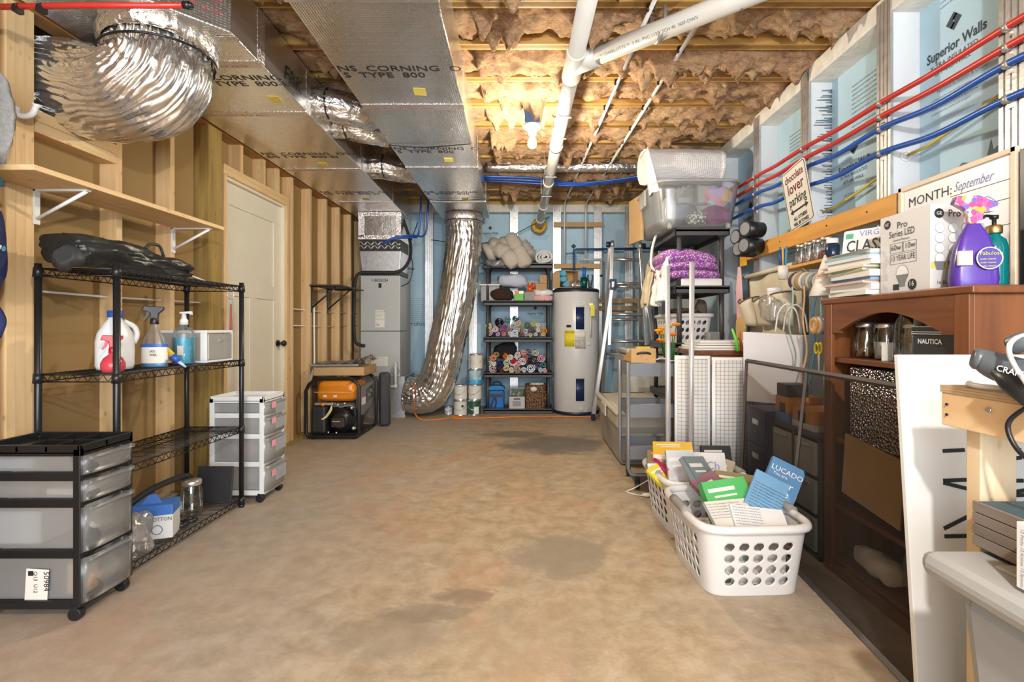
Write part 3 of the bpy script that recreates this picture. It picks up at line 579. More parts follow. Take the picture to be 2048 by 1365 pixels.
# two thin white water pipes with black clips
for (x0, yA, x1, lab, zb) in ((0.66, 2.3, 0.50, 'left thin white water pipe with black clips crossing the ceiling joists', 1.98), (0.955, 2.3, 0.79, 'right thin white water pipe with black clips crossing the ceiling joists', 2.02)):
    t = thing('water_pipe', lab, 'pipe', (x0, 4.5, 1.7), group='thin ceiling water pipes')
    a, b_ = Vector((x0, yA, 2.775)), Vector((x1, 6.72, 2.775))
    build('pipe_run', MB().tube([a, b_-Vector((0, 0.06, 0)), b_+Vector((0, 0, -0.02)), b_+Vector((0, 0.04, -0.08)), Vector((x1, 6.78, 2.5)), Vector((x1, 6.78, zb))], 0.0125, 8), M['pvc'], t, True)
    for k in range(11):
        y = 2.63+0.4*k
        if y < 6.7: x = a.x+(b_.x-a.x)*(y-a.y)/(b_.y-a.y); build('clip', MB().box((x, y, 2.782), (0.045, 0.022, 0.032)), M['black'], t, True, bev=0.003)
# blocking between the back studs
for (z, xa, xb, lab) in ((2.50, 0.36, 1.02, 'upper wooden cross block fixed to the back wall above the water heater'), (1.935, 0.36, 1.02, 'middle wooden cross block behind the water pipes above the heater'), (1.46, 0.92, 1.52, 'higher of two wooden cross blocks behind the ladder'), (1.36, 0.92, 1.52, 'lower of two wooden cross blocks behind the ladder')):
    build('cross_block', MB().bx(xa, xb, 6.80, 6.848, z-0.032, z+0.032), M['block'], label=lab, cat='wood block', bev=0.003)
# bulb
lb = thing('ceiling_bulb', 'bare glowing light bulb in a white socket on a blue ceiling box', 'light', (0.05, 3.72, 2.33))
build('junction_box', MB().bx(-0.02, 0.09, 3.66, 3.78, 2.60, 2.80), mat('blue_box', (0.03, 0.09, 0.22), 0.5), lb, True, bev=0.006)
build('lamp_holder', MB().lathe([(0.001, 2.604), (0.065, 2.60), (0.066, 2.585), (0.055, 2.575), (0.035, 2.565), (0.03, 2.53), (0.001, 2.53)], (0.035, 3.715, 0), 24), M['white'], lb, True)
bm = mat('bulb_glow', (1, 0.9, 0.7), 0.3, emit=(1.0, 0.86, 0.60), es=30)
build('bulb', MB().lathe([(0.001, 2.535), (0.014, 2.533), (0.016, 2.515), (0.026, 2.495), (0.033, 2.475), (0.033, 2.458), (0.026, 2.44), (0.012, 2.431), (0.001, 2.429)], (0.035, 3.715, 0), 20), bm, lb, True)
# blue lines and a foil flex crossing the far ceiling
for i in range(3):
    build('blue_water_line', MB().tube(spline([(-0.46, 5.30+0.09*i, 2.70+0.005*i), (0.05, 5.35+0.06*i, 2.70-0.012*i), (0.5, 5.45, 2.675-0.015*i), (0.9, 5.40+0.05*i, 2.69), (1.35, 5.2+0.05*i, 2.70)], 8), 0.011, 8), M['blue'], label=('nearest', 'middle', 'farthest')[i]+' of three blue water lines sagging under the far ceiling', cat='pipe', group='blue lines under the far ceiling')
flex('ceiling_flex_duct', 'thin grey foil flex duct lying across the far ceiling bay', [(-0.42, 5.2, 2.77), (0.2, 5.17, 2.76), (0.8, 5.15, 2.75), (1.2, 5.2, 2.77)], 0.05, 8, 24, 0.006, 7, seed=4)
for i in range(2):
    build('blue_water_line', MB().tube(spline([(-1.32+0.09*i, 6.2, 2.72), (-1.33+0.09*i, 6.2, 2.5), (-1.36+0.08*i, 6.22, 2.25), (-1.42, 6.12-0.03*i, 2.20+0.02*i), (-1.6, 6.03-0.02*i, 2.17+0.01*i), (-1.74, 6.02-0.02*i, 2.10)], 7), 0.012, 8), M['blue'], label=('left', 'right')[i]+' of two blue water lines dropping beside the foil plenum', cat='pipe', group='blue lines beside the plenum')
build('black_cable', MB().tube(spline([(-1.3, 6.75, 2.28), (-0.9, 6.5, 2.20), (-0.4, 6.72, 2.26), (0.1, 6.76, 2.50), (0.3, 6.78, 2.6)], 8), 0.006, 6), M['black'], label='thin black cable sagging across the back wall behind the tall silver duct', cat='cable')
# four lines clipped along the right wall
for (nm, mt, zs, lab) in (('red_water_line', 'red', (2.225, 2.225, 2.24, 2.265, 2.285), 'topmost red water line clipped along the blue right wall'), ('red_water_line', 'red', (2.15, 2.15, 2.17, 2.195, 2.215), 'lower red water line clipped along the blue right wall'), ('blue_water_line', 'blue', (2.085, 2.085, 2.11, 2.135, 2.15), 'upper blue water line clipped along the blue right wall'), ('blue_water_line', 'blue', (1.955, 1.955, 1.985, 2.01, 2.04), 'lowest blue water line clipped along the blue right wall')):
    t = thing(nm, lab, 'pipe', (XR-0.02, 2.8, zs[0]-0.02), group='water lines along the right wall')
    Ys = (1.22, 1.87, 2.54, 3.26, 3.95); pts = []
    for k in range(5):
        pts.append((XR-0.0175, Ys[k], zs[k]))
        if k < 4: pts.append((XR-0.018, (Ys[k]+Ys[k+1])/2, (zs[k]+zs[k+1])/2-0.022*(1 if mt == 'blue' else 0.4)))
    pts += [(XR-0.016, 4.70, zs[4]+0.01)]
    build('tube', MB().tube(spline(pts, 6), 0.0135, 10), M[mt], t, True)
    for k in range(1, 5): build('pipe_clamp', MB().cyl((XR-0.016, Ys[k]-0.012, zs[k]), (XR-0.016, Ys[k]+0.012, zs[k]), 0.0165, n=12).bx(XR-0.006, XR-0.002, Ys[k]-0.012, Ys[k]+0.012, zs[k]-0.035, zs[k]+0.03), M['alu'], t, True)
# ================================================================ LEFT SIDE
# ---- pine wall shelf on white brackets
ws = thing('wall_shelf', 'long pine shelf board on white brackets across the left studs', 'shelf', (-2.06, 2.56, 1.55))
build('board', MB().bx(-2.198, -1.925, 1.95, 3.175, 1.715, 1.737), M['pine_y'], ws, True, bev=0.002)
for y in (2.235, 3.098):
    build('bracket', MB().bx(-2.199, -2.190, y-0.012, y+0.012, 1.56, 1.714).bx(-2.199, -1.96, y-0.012, y+0.012, 1.707, 1.7145).tube([(-2.19, y, 1.585), (-1.97, y, 1.708)], 0.008, 6), M['white'], ws, True)
# ---- black wire rack
wk = thing('wire_rack', 'black four-tier wire rack against the left stud wall', 'rack', (-1.915, 2.595, 0))
PX_, PY_ = (-2.085, -1.75), (2.13, 3.06)
for x in PX_:
    for y in PY_:
        po = build('post', MB().cyl((x, y, 0.012), (x, y, 1.372), 0.0135, n=12), M['blackmetal'], wk, True)
        build('post_foot', MB().lathe([(0.001, 0), (0.017, 0), (0.017, 0.014), (0.01, 0.02)], (x, y, 0), 12), M['black'], po, True)
for z in (1.35, 0.897, 0.49, 0.055):
    mb = MB(); r1 = 0.003
    for x in PX_:
        for dz in (0, -0.03): mb.tube([(x, PY_[0], z+dz), (x, PY_[1], z+dz)], r1, 5)
        mb.tube([(x, PY_[0]+0.02+k*0.0223, z-0.03*(k % 2)) for k in range(41)], 0.0022, 4)
    for y in PY_:
        for dz in (0, -0.03): mb.tube([(PX_[0], y, z+dz), (PX_[1], y, z+dz)], r1, 5)
        mb.tube([(PX_[0]+0.015+k*0.0218, y, z-0.03*(k % 2)) for k in range(15)], 0.0022, 4)
    for k in range(1, 38): mb.tube([(PX_[0], PY_[0]+k*0.0245, z+0.003), (PX_[1], PY_[0]+k*0.0245, z+0.003)], 0.0018, 4)
    mb.tube([(-1.918, PY_[0], z), (-1.918, PY_[1], z)], r1, 5)
    sh = build('wire_shelf', mb, M['blackmetal'], wk, True, kind='stuff')
    for x in PX_:
        for y in PY_: build('collar', MB().cyl((x, y, z-0.035), (x, y, z+0.006), 0.019, 0.0165, 12), M['black'], sh, True)
# ---- black carry bag on the rack
bg = thing('carry_bag', 'long black nylon carry bag lying on top of the wire rack', 'bag', (-1.95, 2.4, 1.355))
sp = spline([(-1.97, 2.10, 1.432), (-1.96, 2.18, 1.436), (-1.94, 2.36, 1.430), (-1.91, 2.55, 1.418), (-1.88, 2.76, 1.398)], 10); L = len(sp)
def bagd(i, an, p): return 0.030*fbm((p.x*9, p.y*6, p.z*14), 5)+0.008*math.copysign(abs(math.cos(2*an))**0.5, -math.cos(2*an))
build('body', MB().tube(sp, [(0.080 if i < 4 else 0.094)-0.045*max(0, (i-L*0.45)/(L*0.55)) for i in range(L)], 48, disp=bagd, squash=(1.2, 1, 0.72)), mat('black_nylon', (0.018, 0.019, 0.018), 0.33, var=0.3, bump=0.25, bs=30), bg, True)
build('end_flap', MB().tube([(-1.93, 2.11, 1.40), (-1.90, 2.06, 1.385), (-1.89, 2.03, 1.40)], [0.05, 0.055, 0.035], 20, disp=lambda i, a, p: 0.02*fbm(p*20, 3)), M['satin_black'], bg, True)
build('handle', MB().tube(spline([(-1.92, 2.5, 1.47), (-1.91, 2.52, 1.515), (-1.90, 2.58, 1.52), (-1.90, 2.61, 1.47)], 5), 0.008, 6), M['satin_black'], bg, True)
build('toggle_cord', MB().tube([(-1.90, 2.75, 1.41), (-1.88, 2.82, 1.385), (-1.86, 2.9, 1.365)], 0.005, 6), M['white'], bg, True)
# ---- bottles on the middle tier (z 0.90)
ZM = 0.903
jg = thing('bleach_jug', 'white bleach jug with blue cap on the wire rack', 'bottle', (-1.93, 2.34, ZM))
build('body', MB().lathe([(0.001, 0), (0.072, 0.002), (0.078, 0.02), (0.078, 0.13), (0.070, 0.17), (0.045, 0.215), (0.028, 0.235), (0.026, 0.25), (0.001, 0.25)], n=28, sx=0.9), mat('jug_white', (0.80, 0.81, 0.83), 0.3, var=0.02), jg)
build('handle', MB().tube(spline([(0.01, 0.035, 0.225), (0.03, 0.075, 0.20), (0.035, 0.085, 0.16), (0.03, 0.07, 0.12)], 6), 0.013, 10), M['white'], jg)
build('cap', MB().lathe([(0.029, 0.243), (0.030, 0.247), (0.030, 0.272), (0.027, 0.275), (0.001, 0.275)], n=24), mat('cap_blue', (0.02, 0.10, 0.45), 0.4), jg)
def trigger(o, t, c1, c2, h, s=1.0, rz=0.0):
    R = Matrix.Rotation(rz, 3, 'Z')
    def tr(mb): mb.v = [R @ q for q in mb.v]; return mb
    build('collar', tr(MB().lathe([(0.016*s, h), (0.017*s, h+0.002), (0.015*s, h+0.022*s), (0.010*s, h+0.03*s)], n=16)), c1, t)
    build('spray_head', tr(MB().prism([(-0.012, 0.02), (0.014, 0.02), (0.016, 0.045), (0.034, 0.062), (0.034, 0.075), (-0.036, 0.078), (-0.042, 0.055), (-0.03, 0.056), (-0.014, 0.048)], (0, -0.011*s, h), (s, 0, 0), (0, 0, s), (0, 0.022*s, 0))), c1, t, bev=0.003)
    build('trigger_lever', tr(MB().prism([(-0.026, 0.055), (-0.014, 0.05), (-0.024, 0.028), (-0.036, 0.014), (-0.040, 0.018), (-0.030, 0.034)], (0, -0.006*s, h), (s, 0, 0), (0, 0, s), (0, 0.012*s, 0))), c2, t)
rs = thing('spray_bottle', 'small red spray bottle in front of the white jug', 'spray bottle', (-1.815, 2.19, ZM))
rdm = mat('red_translucent', (0.62, 0.06, 0.09), 0.2, var=0.05); rdc = mat('red_cap', (0.55, 0.01, 0.02), 0.3)
build('bottle', MB().lathe([(0.001, 0), (0.038, 0.001), (0.044, 0.02), (0.044, 0.04), (0.034, 0.062), (0.016, 0.078), (0.014, 0.09)], n=24), rdm, rs)
trigger(None, rs, rdc, rdc, 0.085, 1.0, 0.5)
gs = thing('cleaner_bottle', 'clear glass cleaner spray bottle with black trigger on the wire rack', 'spray bottle', (-1.835, 2.46, ZM))
build('bottle', MB().lathe([(0.001, 0), (0.058, 0.001), (0.062, 0.01), (0.060, 0.09), (0.048, 0.14), (0.026, 0.18), (0.014, 0.20), (0.014, 0.215)], n=28, sy=0.62), M['clear'], gs)
build('liquid', MB().lathe([(0.001, 0.003), (0.055, 0.004), (0.058, 0.01), (0.057, 0.035), (0.001, 0.036)], n=24, sy=0.6), mat('blue_liquid', (0.04, 0.30, 0.62), 0.15), gs)
build('label', MB().lathe([(0.0615, 0.022), (0.0605, 0.10)], n=28, sy=0.63), M['paper'], gs)
build('label_band', MB().lathe([(0.0622, 0.10), (0.0605, 0.114)], n=28, sy=0.63), mat('label_blue', (0.03, 0.12, 0.55), 0.4), gs)
for (b_, z, s_) in (('GLASS', 0.075, 0.018), ('CLEANER', 0.058, 0.016)): text(b_, s_, (0.012, -0.0392, z), (0.9, -0.2, 0), U_, M['ink'], gs, align='CENTER', w=False)
trigger(None, gs, M['black'], M['black'], 0.212, 1.15, 0.4)
sb = thing('soap_bottle', 'clear pump bottle half full of blue soap beside mini drawers', 'bottle', (-1.835, 2.67, ZM))
build('bottle', MB().lathe([(0.001, 0), (0.046, 0.001), (0.05, 0.008), (0.05, 0.16), (0.042, 0.185), (0.016, 0.20), (0.014, 0.215)], n=28), M['clear'], sb)
build('soap', MB().lathe([(0.001, 0.004), (0.046, 0.005), (0.047, 0.01), (0.047, 0.142), (0.001, 0.142)], n=24), mat('soap_blue', (0.02, 0.42, 0.66), 0.15), sb)
build('label', MB().lathe([(0.0506, 0.045), (0.0506, 0.10)], n=28).prism([], (0, 0, 0), (1, 0, 0), (0, 1, 0), (0, 0, 1)) if False else MB().bx(0.0, 0.03, -0.0515, -0.047, 0.05, 0.10), M['paper'], sb)
build('pump', MB().lathe([(0.001, 0.21), (0.02, 0.21), (0.02, 0.235), (0.012, 0.245), (0.010, 0.27), (0.001, 0.27)], n=18).prism([(-0.018, 0), (0.04, 0.004), (0.044, -0.014), (0.03, -0.008), (-0.018, -0.008)], (0, -0.008, 0.278), (1, 0, 0), (0, 0, 1), (0, 0.016, 0)), M['white'], sb)
# mini drawer box
md = thing('mini_drawers', 'small white two-drawer box with clear fronts on the wire rack', 'drawers', (-1.90, 2.88, ZM))
build('frame', MB().bx(-0.13, 0.13, -0.125, 0.125, 0.165, 0.18).bx(-0.13, 0.13, -0.125, 0.125, 0, 0.012).bx(0.095, 0.13, -0.125, -0.113, 0.012, 0.165).bx(0.095, 0.13, 0.113, 0.125, 0.012, 0.165).bx(-0.13, -0.118, -0.125, 0.125, 0.012, 0.165), M['white'], md, bev=0.003)
build('side_panel', MB().bx(-0.118, 0.095, -0.124, -0.120, 0.012, 0.165), M['milky'], md)
for z in (0.015,): build('drawer', MB().bx(0.11, 0.134, -0.108, 0.108, z, z+0.145).bx(0.134, 0.142, -0.03, 0.03, z+0.10, z+0.115), M['milky'], md, bev=0.004)
build('yellow_envelope', MB().box((-1.91, 2.86, ZM+0.045), (0.16, 0.14, 0.05), 0.1), mat('manila', (0.72, 0.42, 0.12), 0.7), label='orange paper packet inside the small white drawer box', cat='packet', bev=0.004)
gl = thing('glue_tube', 'yellow and blue glue tube leaning beside the soap bottle', 'tube', (-1.79, 2.56, ZM))
q0, q1, q2, q3 = P(318, 690, 2.50), P(345, 712, 2.52), P(358, 724, 2.53), P(372, 735, 2.54)
build('tube_body', MB().tube([q0, q1], [0.022, 0.017], 14, squash=(1, 0.6, 1)), mat('glue_yellow', (0.75, 0.55, 0.05), 0.35), gl, True)
build('tube_shoulder', MB().tube([q1, q2], [0.018, 0.012], 14), mat('glue_blue', (0.03, 0.10, 0.50), 0.35), gl, True)
build('nozzle', MB().tube([q2, q3], [0.010, 0.004], 10), mat('glue_tip', (0.45, 0.62, 0.80), 0.4), gl, True)
# ---- bottom tier
ZB = 0.06
cb = thing('cotton_box', 'white and blue cotton pad carton on the bottom rack tier', 'box', (-1.855, 2.50, ZB), 0.35)
build('carton', MB().bx(-0.085, 0.085, -0.06, 0.06, 0, 0.135), M['white'], cb, bev=0.002)
build('blue_lid', MB().bx(-0.086, 0.086, -0.061, 0.061, 0.115, 0.165), mat('carton_blue', (0.06, 0.20, 0.62), 0.5), cb, bev=0.002)
text('CELLUCOTTON', 0.026, (-0.078, -0.0605, 0.088), (1, 0, 0), U_, M['ink'], cb, w=False, sx=0.85)
build('print_ring', MB().tube([Vector((0.02+0.022*math.cos(k*math.pi/8), -0.0605, 0.045+0.022*math.sin(k*math.pi/8))) for k in range(16)], 0.002, 4, closed=True), M['fineprint'], cb)
build('torn_flap', MB().prism([(-0.06, 0), (-0.03, 0.045), (0.0, 0.05), (0.03, 0)], (0, -0.02, 0.165), (1, 0, 0), (0, 0.3, 0.9), (0, 0.003, 0)), mat('flap_blue', (0.05, 0.17, 0.55), 0.5), cb)
def crumple(name, c, r, mt, label, cat, disp=0.35, ds=9, n=40, sq=0.8, group=None):
    return build(name, MB().ball(c, r, n, n//2, 0, disp, ds, sq), mt, label=label, cat=cat, group=group)
crumple('plastic_bag', (-1.80, 2.27, 0.155), (0.055, 0.10, 0.095), M['bag'], 'crumpled clear plastic bag in front of the cotton carton', 'bag', 0.5, 12)
crumple('blue_cloth', (-1.94, 2.32, 0.115), (0.05, 0.06, 0.055), mat('royal_blue_cloth', (0.03, 0.08, 0.45), 0.8), 'blue cloth scrap beside the crumpled bag on the rack', 'cloth', 0.5, 12)
jr = thing('glass_jar', 'empty glass jar with metal lid on the bottom rack tier', 'jar', (-1.86, 2.77, ZB))
JP = [(0.001, 0.003), (0.048, 0.002), (0.055, 0.012), (0.055, 0.13), (0.046, 0.16), (0.044, 0.172)]
def jar(t, s=1.0, fill=None, fillh=0.6, lidm=None, lid=True):
    build('glass', MB().lathe([(r*s, z*s) for r, z in JP], n=24), M['glass'], t)
    if fill: build('contents', MB().lathe([(0.001, 0.006*s), (0.05*s, 0.007*s), (0.051*s, 0.17*s*fillh), (0.001, 0.172*s*fillh)], n=20, disp=lambda a, z: 0.001*math.sin(a*9+z*300)), fill, t)
    if lid:
        l = build('lid', MB().lathe([(0.047*s, 0.168*s), (0.0485*s, 0.17*s), (0.0485*s, 0.19*s), (0.045*s, 0.194*s), (0.001, 0.194*s)], n=24), lidm or M['alu'], t)
jar(jr)
bn = thing('clear_bin', 'low clear plastic bin at the back of the bottom rack tier', 'bin', (-1.98, 2.52, ZB))
build('walls', MB().box((0, 0, 0.07), (0.17, 0.38, 0.14), None, 0, 0.88), M['clear'], bn); build('rim', MB().tube([(-0.087, -0.19, 0.14), (0.087, -0.19, 0.14), (0.087, 0.19, 0.14), (-0.087, 0.19, 0.14)], 0.005, 6, closed=True), M['milky'], bn)
build('vacuum_hose', MB().tube(spline([(-1.98, 2.47, 0.21), (-1.95, 2.56, 0.255), (-1.93, 2.70, 0.27), (-1.93, 2.84, 0.255), (-1.95, 2.9, 0.20), (-1.97, 2.92, 0.075)], 8), 0.016, 10), M['rubber'], label='black curved hose arching over the clear bin', cat='hose')
build('square_board', MB().box((-1.86, 2.975, 0.165), (0.21, 0.012, 0.21), Matrix.Rotation(-0.12, 3, 'X')), M['satin_black'], label='flat black square panel propped up at the rack corner', cat='panel', bev=0.002)
for i, (x, y) in enumerate(((-1.80, 2.60), (-1.79, 2.66))): build('tape_spool', MB().tube([Vector((x+0.022*math.cos(k*math.pi/8), y+0.022*math.sin(k*math.pi/8), 0.075)) for k in range(16)], 0.011, 8, closed=True), M['black'], label=('nearer', 'farther')[i]+' small black ring lying at the edge of the bottom tier', cat='ring')
tg = thing('hanging_tag', 'clear packet hanging from a ring at the far rack post', 'packet', (-1.78, 3.04, 1.05))
build('ring', MB().tube([Vector((-1.80+0.02*math.cos(k*math.pi/8), 3.03, 1.30+0.03*math.sin(k*math.pi/8))) for k in range(16)], 0.0025, 5, closed=True), M['alu'], tg, True)
build('packet', MB().prism([(-0.03, 0), (0.02, 0), (0.012, 0.2), (-0.008, 0.2)], (-1.80, 3.03, 1.07), (1, 0, 0), (0, 0, 1), (0, 0.008, 0)), M['milky'], tg, True)
build('contents', MB().prism([(-0.005, 0.005), (0.015, 0.005), (0.008, 0.17), (0.0, 0.17)], (-1.80, 3.024, 1.07), (1, 0, 0), (0, 0, 1), (0, 0.006, 0)), mat('rust_red', (0.42, 0.10, 0.05), 0.6), tg, True)
# ---- rolling drawer carts
def drawer_cart(name, label, loc, W, D, top, levels, frame, drawer_m, tray):
    # front faces +X; W along Y, D along X
    t = thing(name, label, 'drawer cart', loc)
    zb = 0.055; r = 0.028
    for sx in (-1, 1):
        for sy in (-1, 1): build('corner_post', MB().bx(sx*(D/2)-(r if sx > 0 else 0), sx*(D/2)+(0 if sx > 0 else r), sy*W/2-(0.02 if sy > 0 else 0), sy*W/2+(0 if sy > 0 else 0.02), zb, top), frame, t, bev=0.004)
    zs = [zb]+[z for z in levels[1:-1]]
    for i, z in enumerate(levels[:-1]):
        for sy in (-1, 1): build('side_rail', MB().bx(-D/2+r, D/2-r, sy*(W/2-0.018)-0.01, sy*(W/2-0.018)+0.012*sy if False else sy*(W/2-0.018)+0.01, z-0.012, z+0.020), frame, t, bev=0.005)
        build('back_rail', MB().bx(-D/2, -D/2+0.014, -W/2+0.02, W/2-0.02, z-0.01, z+0.012), frame, t)
        build('front_rail', MB().bx(D/2-0.02, D/2-0.002, -W/2+0.02, W/2-0.02, z-0.006, z+0.008), frame, t)
    tr = build('top_tray', MB().bx(-D/2, D/2, -W/2, W/2, top-0.022, top-0.012).bx(-D/2, D/2, -W/2, -W/2+0.012, top-0.03, top+0.012).bx(-D/2, D/2, W/2-0.012, W/2, top-0.03, top+0.012).bx(-D/2, -D/2+0.012, -W/2, W/2, top-0.03, top+0.012).bx(D/2-0.012, D/2, -W/2, W/2, top-0.03, top+0.012), frame, t, bev=0.003)
    if tray:
        for x in (-0.04, 0.07): build('divider', MB().bx(x, x+0.008, -W/2, W/2, top-0.012, top+0.006), frame, tr)
        build('divider', MB().bx(-0.04, D/2, -0.01, -0.002, top-0.012, top+0.006), frame, tr)
    ds = []
    for i in range(len(levels)-1):
        z0, z1 = levels[i]+0.022, levels[i+1]-0.014
        if i == len(levels)-2: z1 = top-0.034
        m = MB(); w2 = W/2-0.022; x0, x1 = -D/2+0.02, D/2-0.004
        m.bx(x0, x1, -w2, w2, z0, z0+0.003); m.bx(x0, x1, -w2, -w2+0.003, z0, z1); m.bx(x0, x1, w2-0.003, w2, z0, z1); m.bx(x0, x0+0.003, -w2, w2, z0, z1)
        def fr(u, v, z0=z0, z1=z1, x1=x1): 
            yy = (W/2-0.004)*(2*u-1); return Vector((x1+0.020*(1-(2*u-1)**4)+0.002, yy, z0-0.010+(z1-z0+0.014)*v))
        dd = build('drawer', m, drawer_m, t)
        build('drawer_front', MB().grid(fr, 9, 3), drawer_m, dd, solid=0.004)
        build('front_lip', MB().bx(x1+0.018, x1+0.030, -W/2+0.02, W/2-0.02, z1-0.012, z1+0.002), drawer_m, dd, bev=0.003)
        ds.append(dd)
    for sx in (-1, 1):
        for sy in (-1, 1):
            c = Vector((sx*(D/2-0.03), sy*(W/2-0.02), 0))
            ca = build('caster', MB().cyl(c+Vector((0.0, -0.013, 0.025)), c+Vector((0, 0.013, 0.025)), 0.025, n=18).bx(c.x-0.012, c.x+0.012, c.y-0.016, c.y+0.016, 0.035, 0.056), M['black'], t, bev=0.003)
    return t, ds
bc, bd_ = drawer_cart('drawer_cart', 'black rolling cart with four frosted drawers at the left edge', (-1.865, 1.985, 0), 0.25, 0.40, 0.648, [0.055, 0.245, 0.435, 0.535, 0.648], mat('cart_black', (0.010, 0.011, 0.013), 0.3, var=0.1), M['clear'], True)
stk = build('sticker', MB().box((0.02, -0.1048, 0.13), (0.085, 0.0015, 0.12), Matrix.Rotation(0.06, 3, 'Y')), M['paper'], bc)
for (b_, x, s_) in (('50984', 0.048, 0.030), ('Q13  U12', 0.010, 0.020)): text(b_, s_, (x, -0.1058, 0.182), (0, 0, -1), (1, 0, 0), M['ink'], bc, w=False)
build('barcode', MB().bx(-0.012, 0.008, -0.1062, -0.1055, 0.165, 0.183), M['ink'], bc)
wc, wd_ = drawer_cart('drawer_cart', 'white rolling cart with four ribbed clear drawers beside the wire rack', (-1.82, 3.26, 0), 0.27, 0.34, 0.655, [0.055, 0.235, 0.41, 0.54, 0.655], mat('cart_white', (0.80, 0.81, 0.80), 0.35, var=0.02), M['milky'], False)
for d, z in zip(wd_, (0.17, 0.36, 0.505, 0.605)):
    s_ = build('pink_label', MB().box((0.196, -0.055, z), (0.003, 0.045, 0.04)), mat('pink_note', (0.85, 0.35, 0.42), 0.7), d)
    rb_ = MB()
    for k in range(15): rb_.bx(0.182, 0.194, -0.02+k*0.009, -0.018+k*0.009, z-0.06, z+0.02)
    build('ribs', rb_, M['milky'], d, kind='stuff')
def slab(name, lo, hi, mt, label, cat, rz=0, bev=0.004, group=None):
    lo, hi = Vector(lo), Vector(hi)
    return build(name, MB().box((lo+hi)/2, hi-lo, rz), mt, label=label, cat=cat, bev=bev, group=group)
# things seen dimly through the cart drawers
slab('soap_carton', (-1.75, 1.90, 0.085), (-1.68, 1.96, 0.20), mat('orange_carton', (0.80, 0.50, 0.28), 0.6), 'white and orange carton in the bottom black cart drawer', 'box')
slab('grey_case', (-2.03, 1.90, 0.085), (-1.80, 2.06, 0.17), mat('case_grey', (0.06, 0.065, 0.07), 0.5), 'dark grey case in the bottom black cart drawer', 'case')
slab('white_carton', (-2.03, 1.90, 0.275), (-1.85, 2.07, 0.40), M['white'], 'white carton in the third black cart drawer', 'box')
slab('steel_tin', (-2.02, 1.90, 0.461), (-1.86, 2.07, 0.495), M['greymetal'], 'flat grey tin in the second black cart drawer', 'tin')
slab('notebook', (-1.83, 1.90, 0.461), (-1.70, 2.05, 0.486), M['paper'], 'white notepad in the second black cart drawer', 'notebook')
slab('organizer', (-2.03, 1.90, 0.561), (-1.88, 2.07, 0.60), mat('pale_blue_tray', (0.45, 0.60, 0.68), 0.5), 'pale blue tray in the top black cart drawer', 'tray')
sn = thing('measuring_spoon', 'white measuring scoop in the bottom black cart drawer', 'scoop', (-1.70, 2.02, 0.085))
build('bowl', MB().ball((0, 0.02, 0.045), (0.022, 0.03, 0.04)), M['white'], sn); build('handle', MB().tube([(0, 0.0, 0.05), (-0.01, -0.05, 0.02), (-0.02, -0.07, 0.006)], 0.008, 8), M['white'], sn)
crumple('rag_bundle', (-1.74, 2.03, 0.35), (0.04, 0.035, 0.07), M['offwhite'], 'off-white cloth bundle in the third black cart drawer', 'cloth', 0.3, 9)
crumple('pink_shoe', (-1.80, 3.22, 0.32), (0.09, 0.05, 0.055), mat('dusty_pink', (0.55, 0.36, 0.34), 0.8), 'dusty pink shoe in the third white cart drawer', 'shoe', 0.3, 9)
crumple('dark_yarn', (-1.93, 3.25, 0.31), (0.05, 0.07, 0.05), mat('dark_yarn', (0.05, 0.06, 0.09), 0.9), 'dark yarn ball in the third white cart drawer', 'yarn', 0.25, 9)
crumple('tan_cloth', (-1.83, 3.26, 0.135), (0.11, 0.09, 0.055), mat('tan_cloth', (0.50, 0.36, 0.22), 0.8), 'tan cloth in the bottom white cart drawer', 'cloth', 0.3, 9)
crumple('grey_cloth', (-1.83, 3.26, 0.60), (0.11, 0.09, 0.025), mat('grey_cloth', (0.30, 0.32, 0.35), 0.8), 'folded grey cloth in the top white cart drawer', 'cloth', 0.3, 9)
# ---- towel and bag hung at the left edge
hk = thing('wall_hooks', 'white plastic hook strip on the leftmost stud bundle', 'hook', (-2.19, 2.12, 1.98))
build('plate', MB().bx(-2.199, -2.19, 1.98, 2.16, 2.0, 2.05), M['white'], hk, True, bev=0.004)
for y in (2.0, 2.13): build('hook', MB().tube(spline([(-2.19, y, 2.02), (-2.15, y, 2.0), (-2.11, y, 2.01), (-2.09, y, 2.05)], 5), [0.012]*15+[0.018], 10), M['white'], hk, True)
def towel(u, v):
    y = 1.76+0.20*u; w_ = 0.02*math.sin(u*9+v*2)
    return Vector((-2.09+0.035*math.sin(u*6+1)+0.05*math.sin(math.pi*v)+0.01*fbm((u*6, v*6, 0), 3), y+0.05*v*(u-0.3)+w_, 2.10-0.36*v))
build('towel', MB().grid(towel, 24, 24), mat('grey_terry', (0.34, 0.33, 0.32), 0.95, var=0.15, vs=60, bump=0.7, bs=160), label='grey terry towel hanging from hooks at the left edge', cat='towel', solid=0.022)
gb = thing('drawstring_bag', 'navy bag with white swirls hanging below the towel', 'bag', (-2.08, 1.90, 1.15))
def gbf(u, v):
    a = 2*math.pi*u; r = 0.06+0.055*math.sin(math.pi*min(1, v*1.1))**0.7
    r *= 1+0.12*fbm((math.cos(a)*2, math.sin(a)*2, v*4), 3)
    return Vector((-2.075+0.75*r*math.cos(a), 1.85+1.05*r*math.sin(a), 1.18+0.5*v))
build('pouch', MB().grid(gbf, 28, 18, cu=True), patterned('navy_swirl', (0.012, 0.02, 0.09), [(0.012, 0.02, 0.09), (0.75, 0.76, 0.8), (0.02, 0.05, 0.2), (0.1, 0.45, 0.6)], 26, 0.33), gb, True)
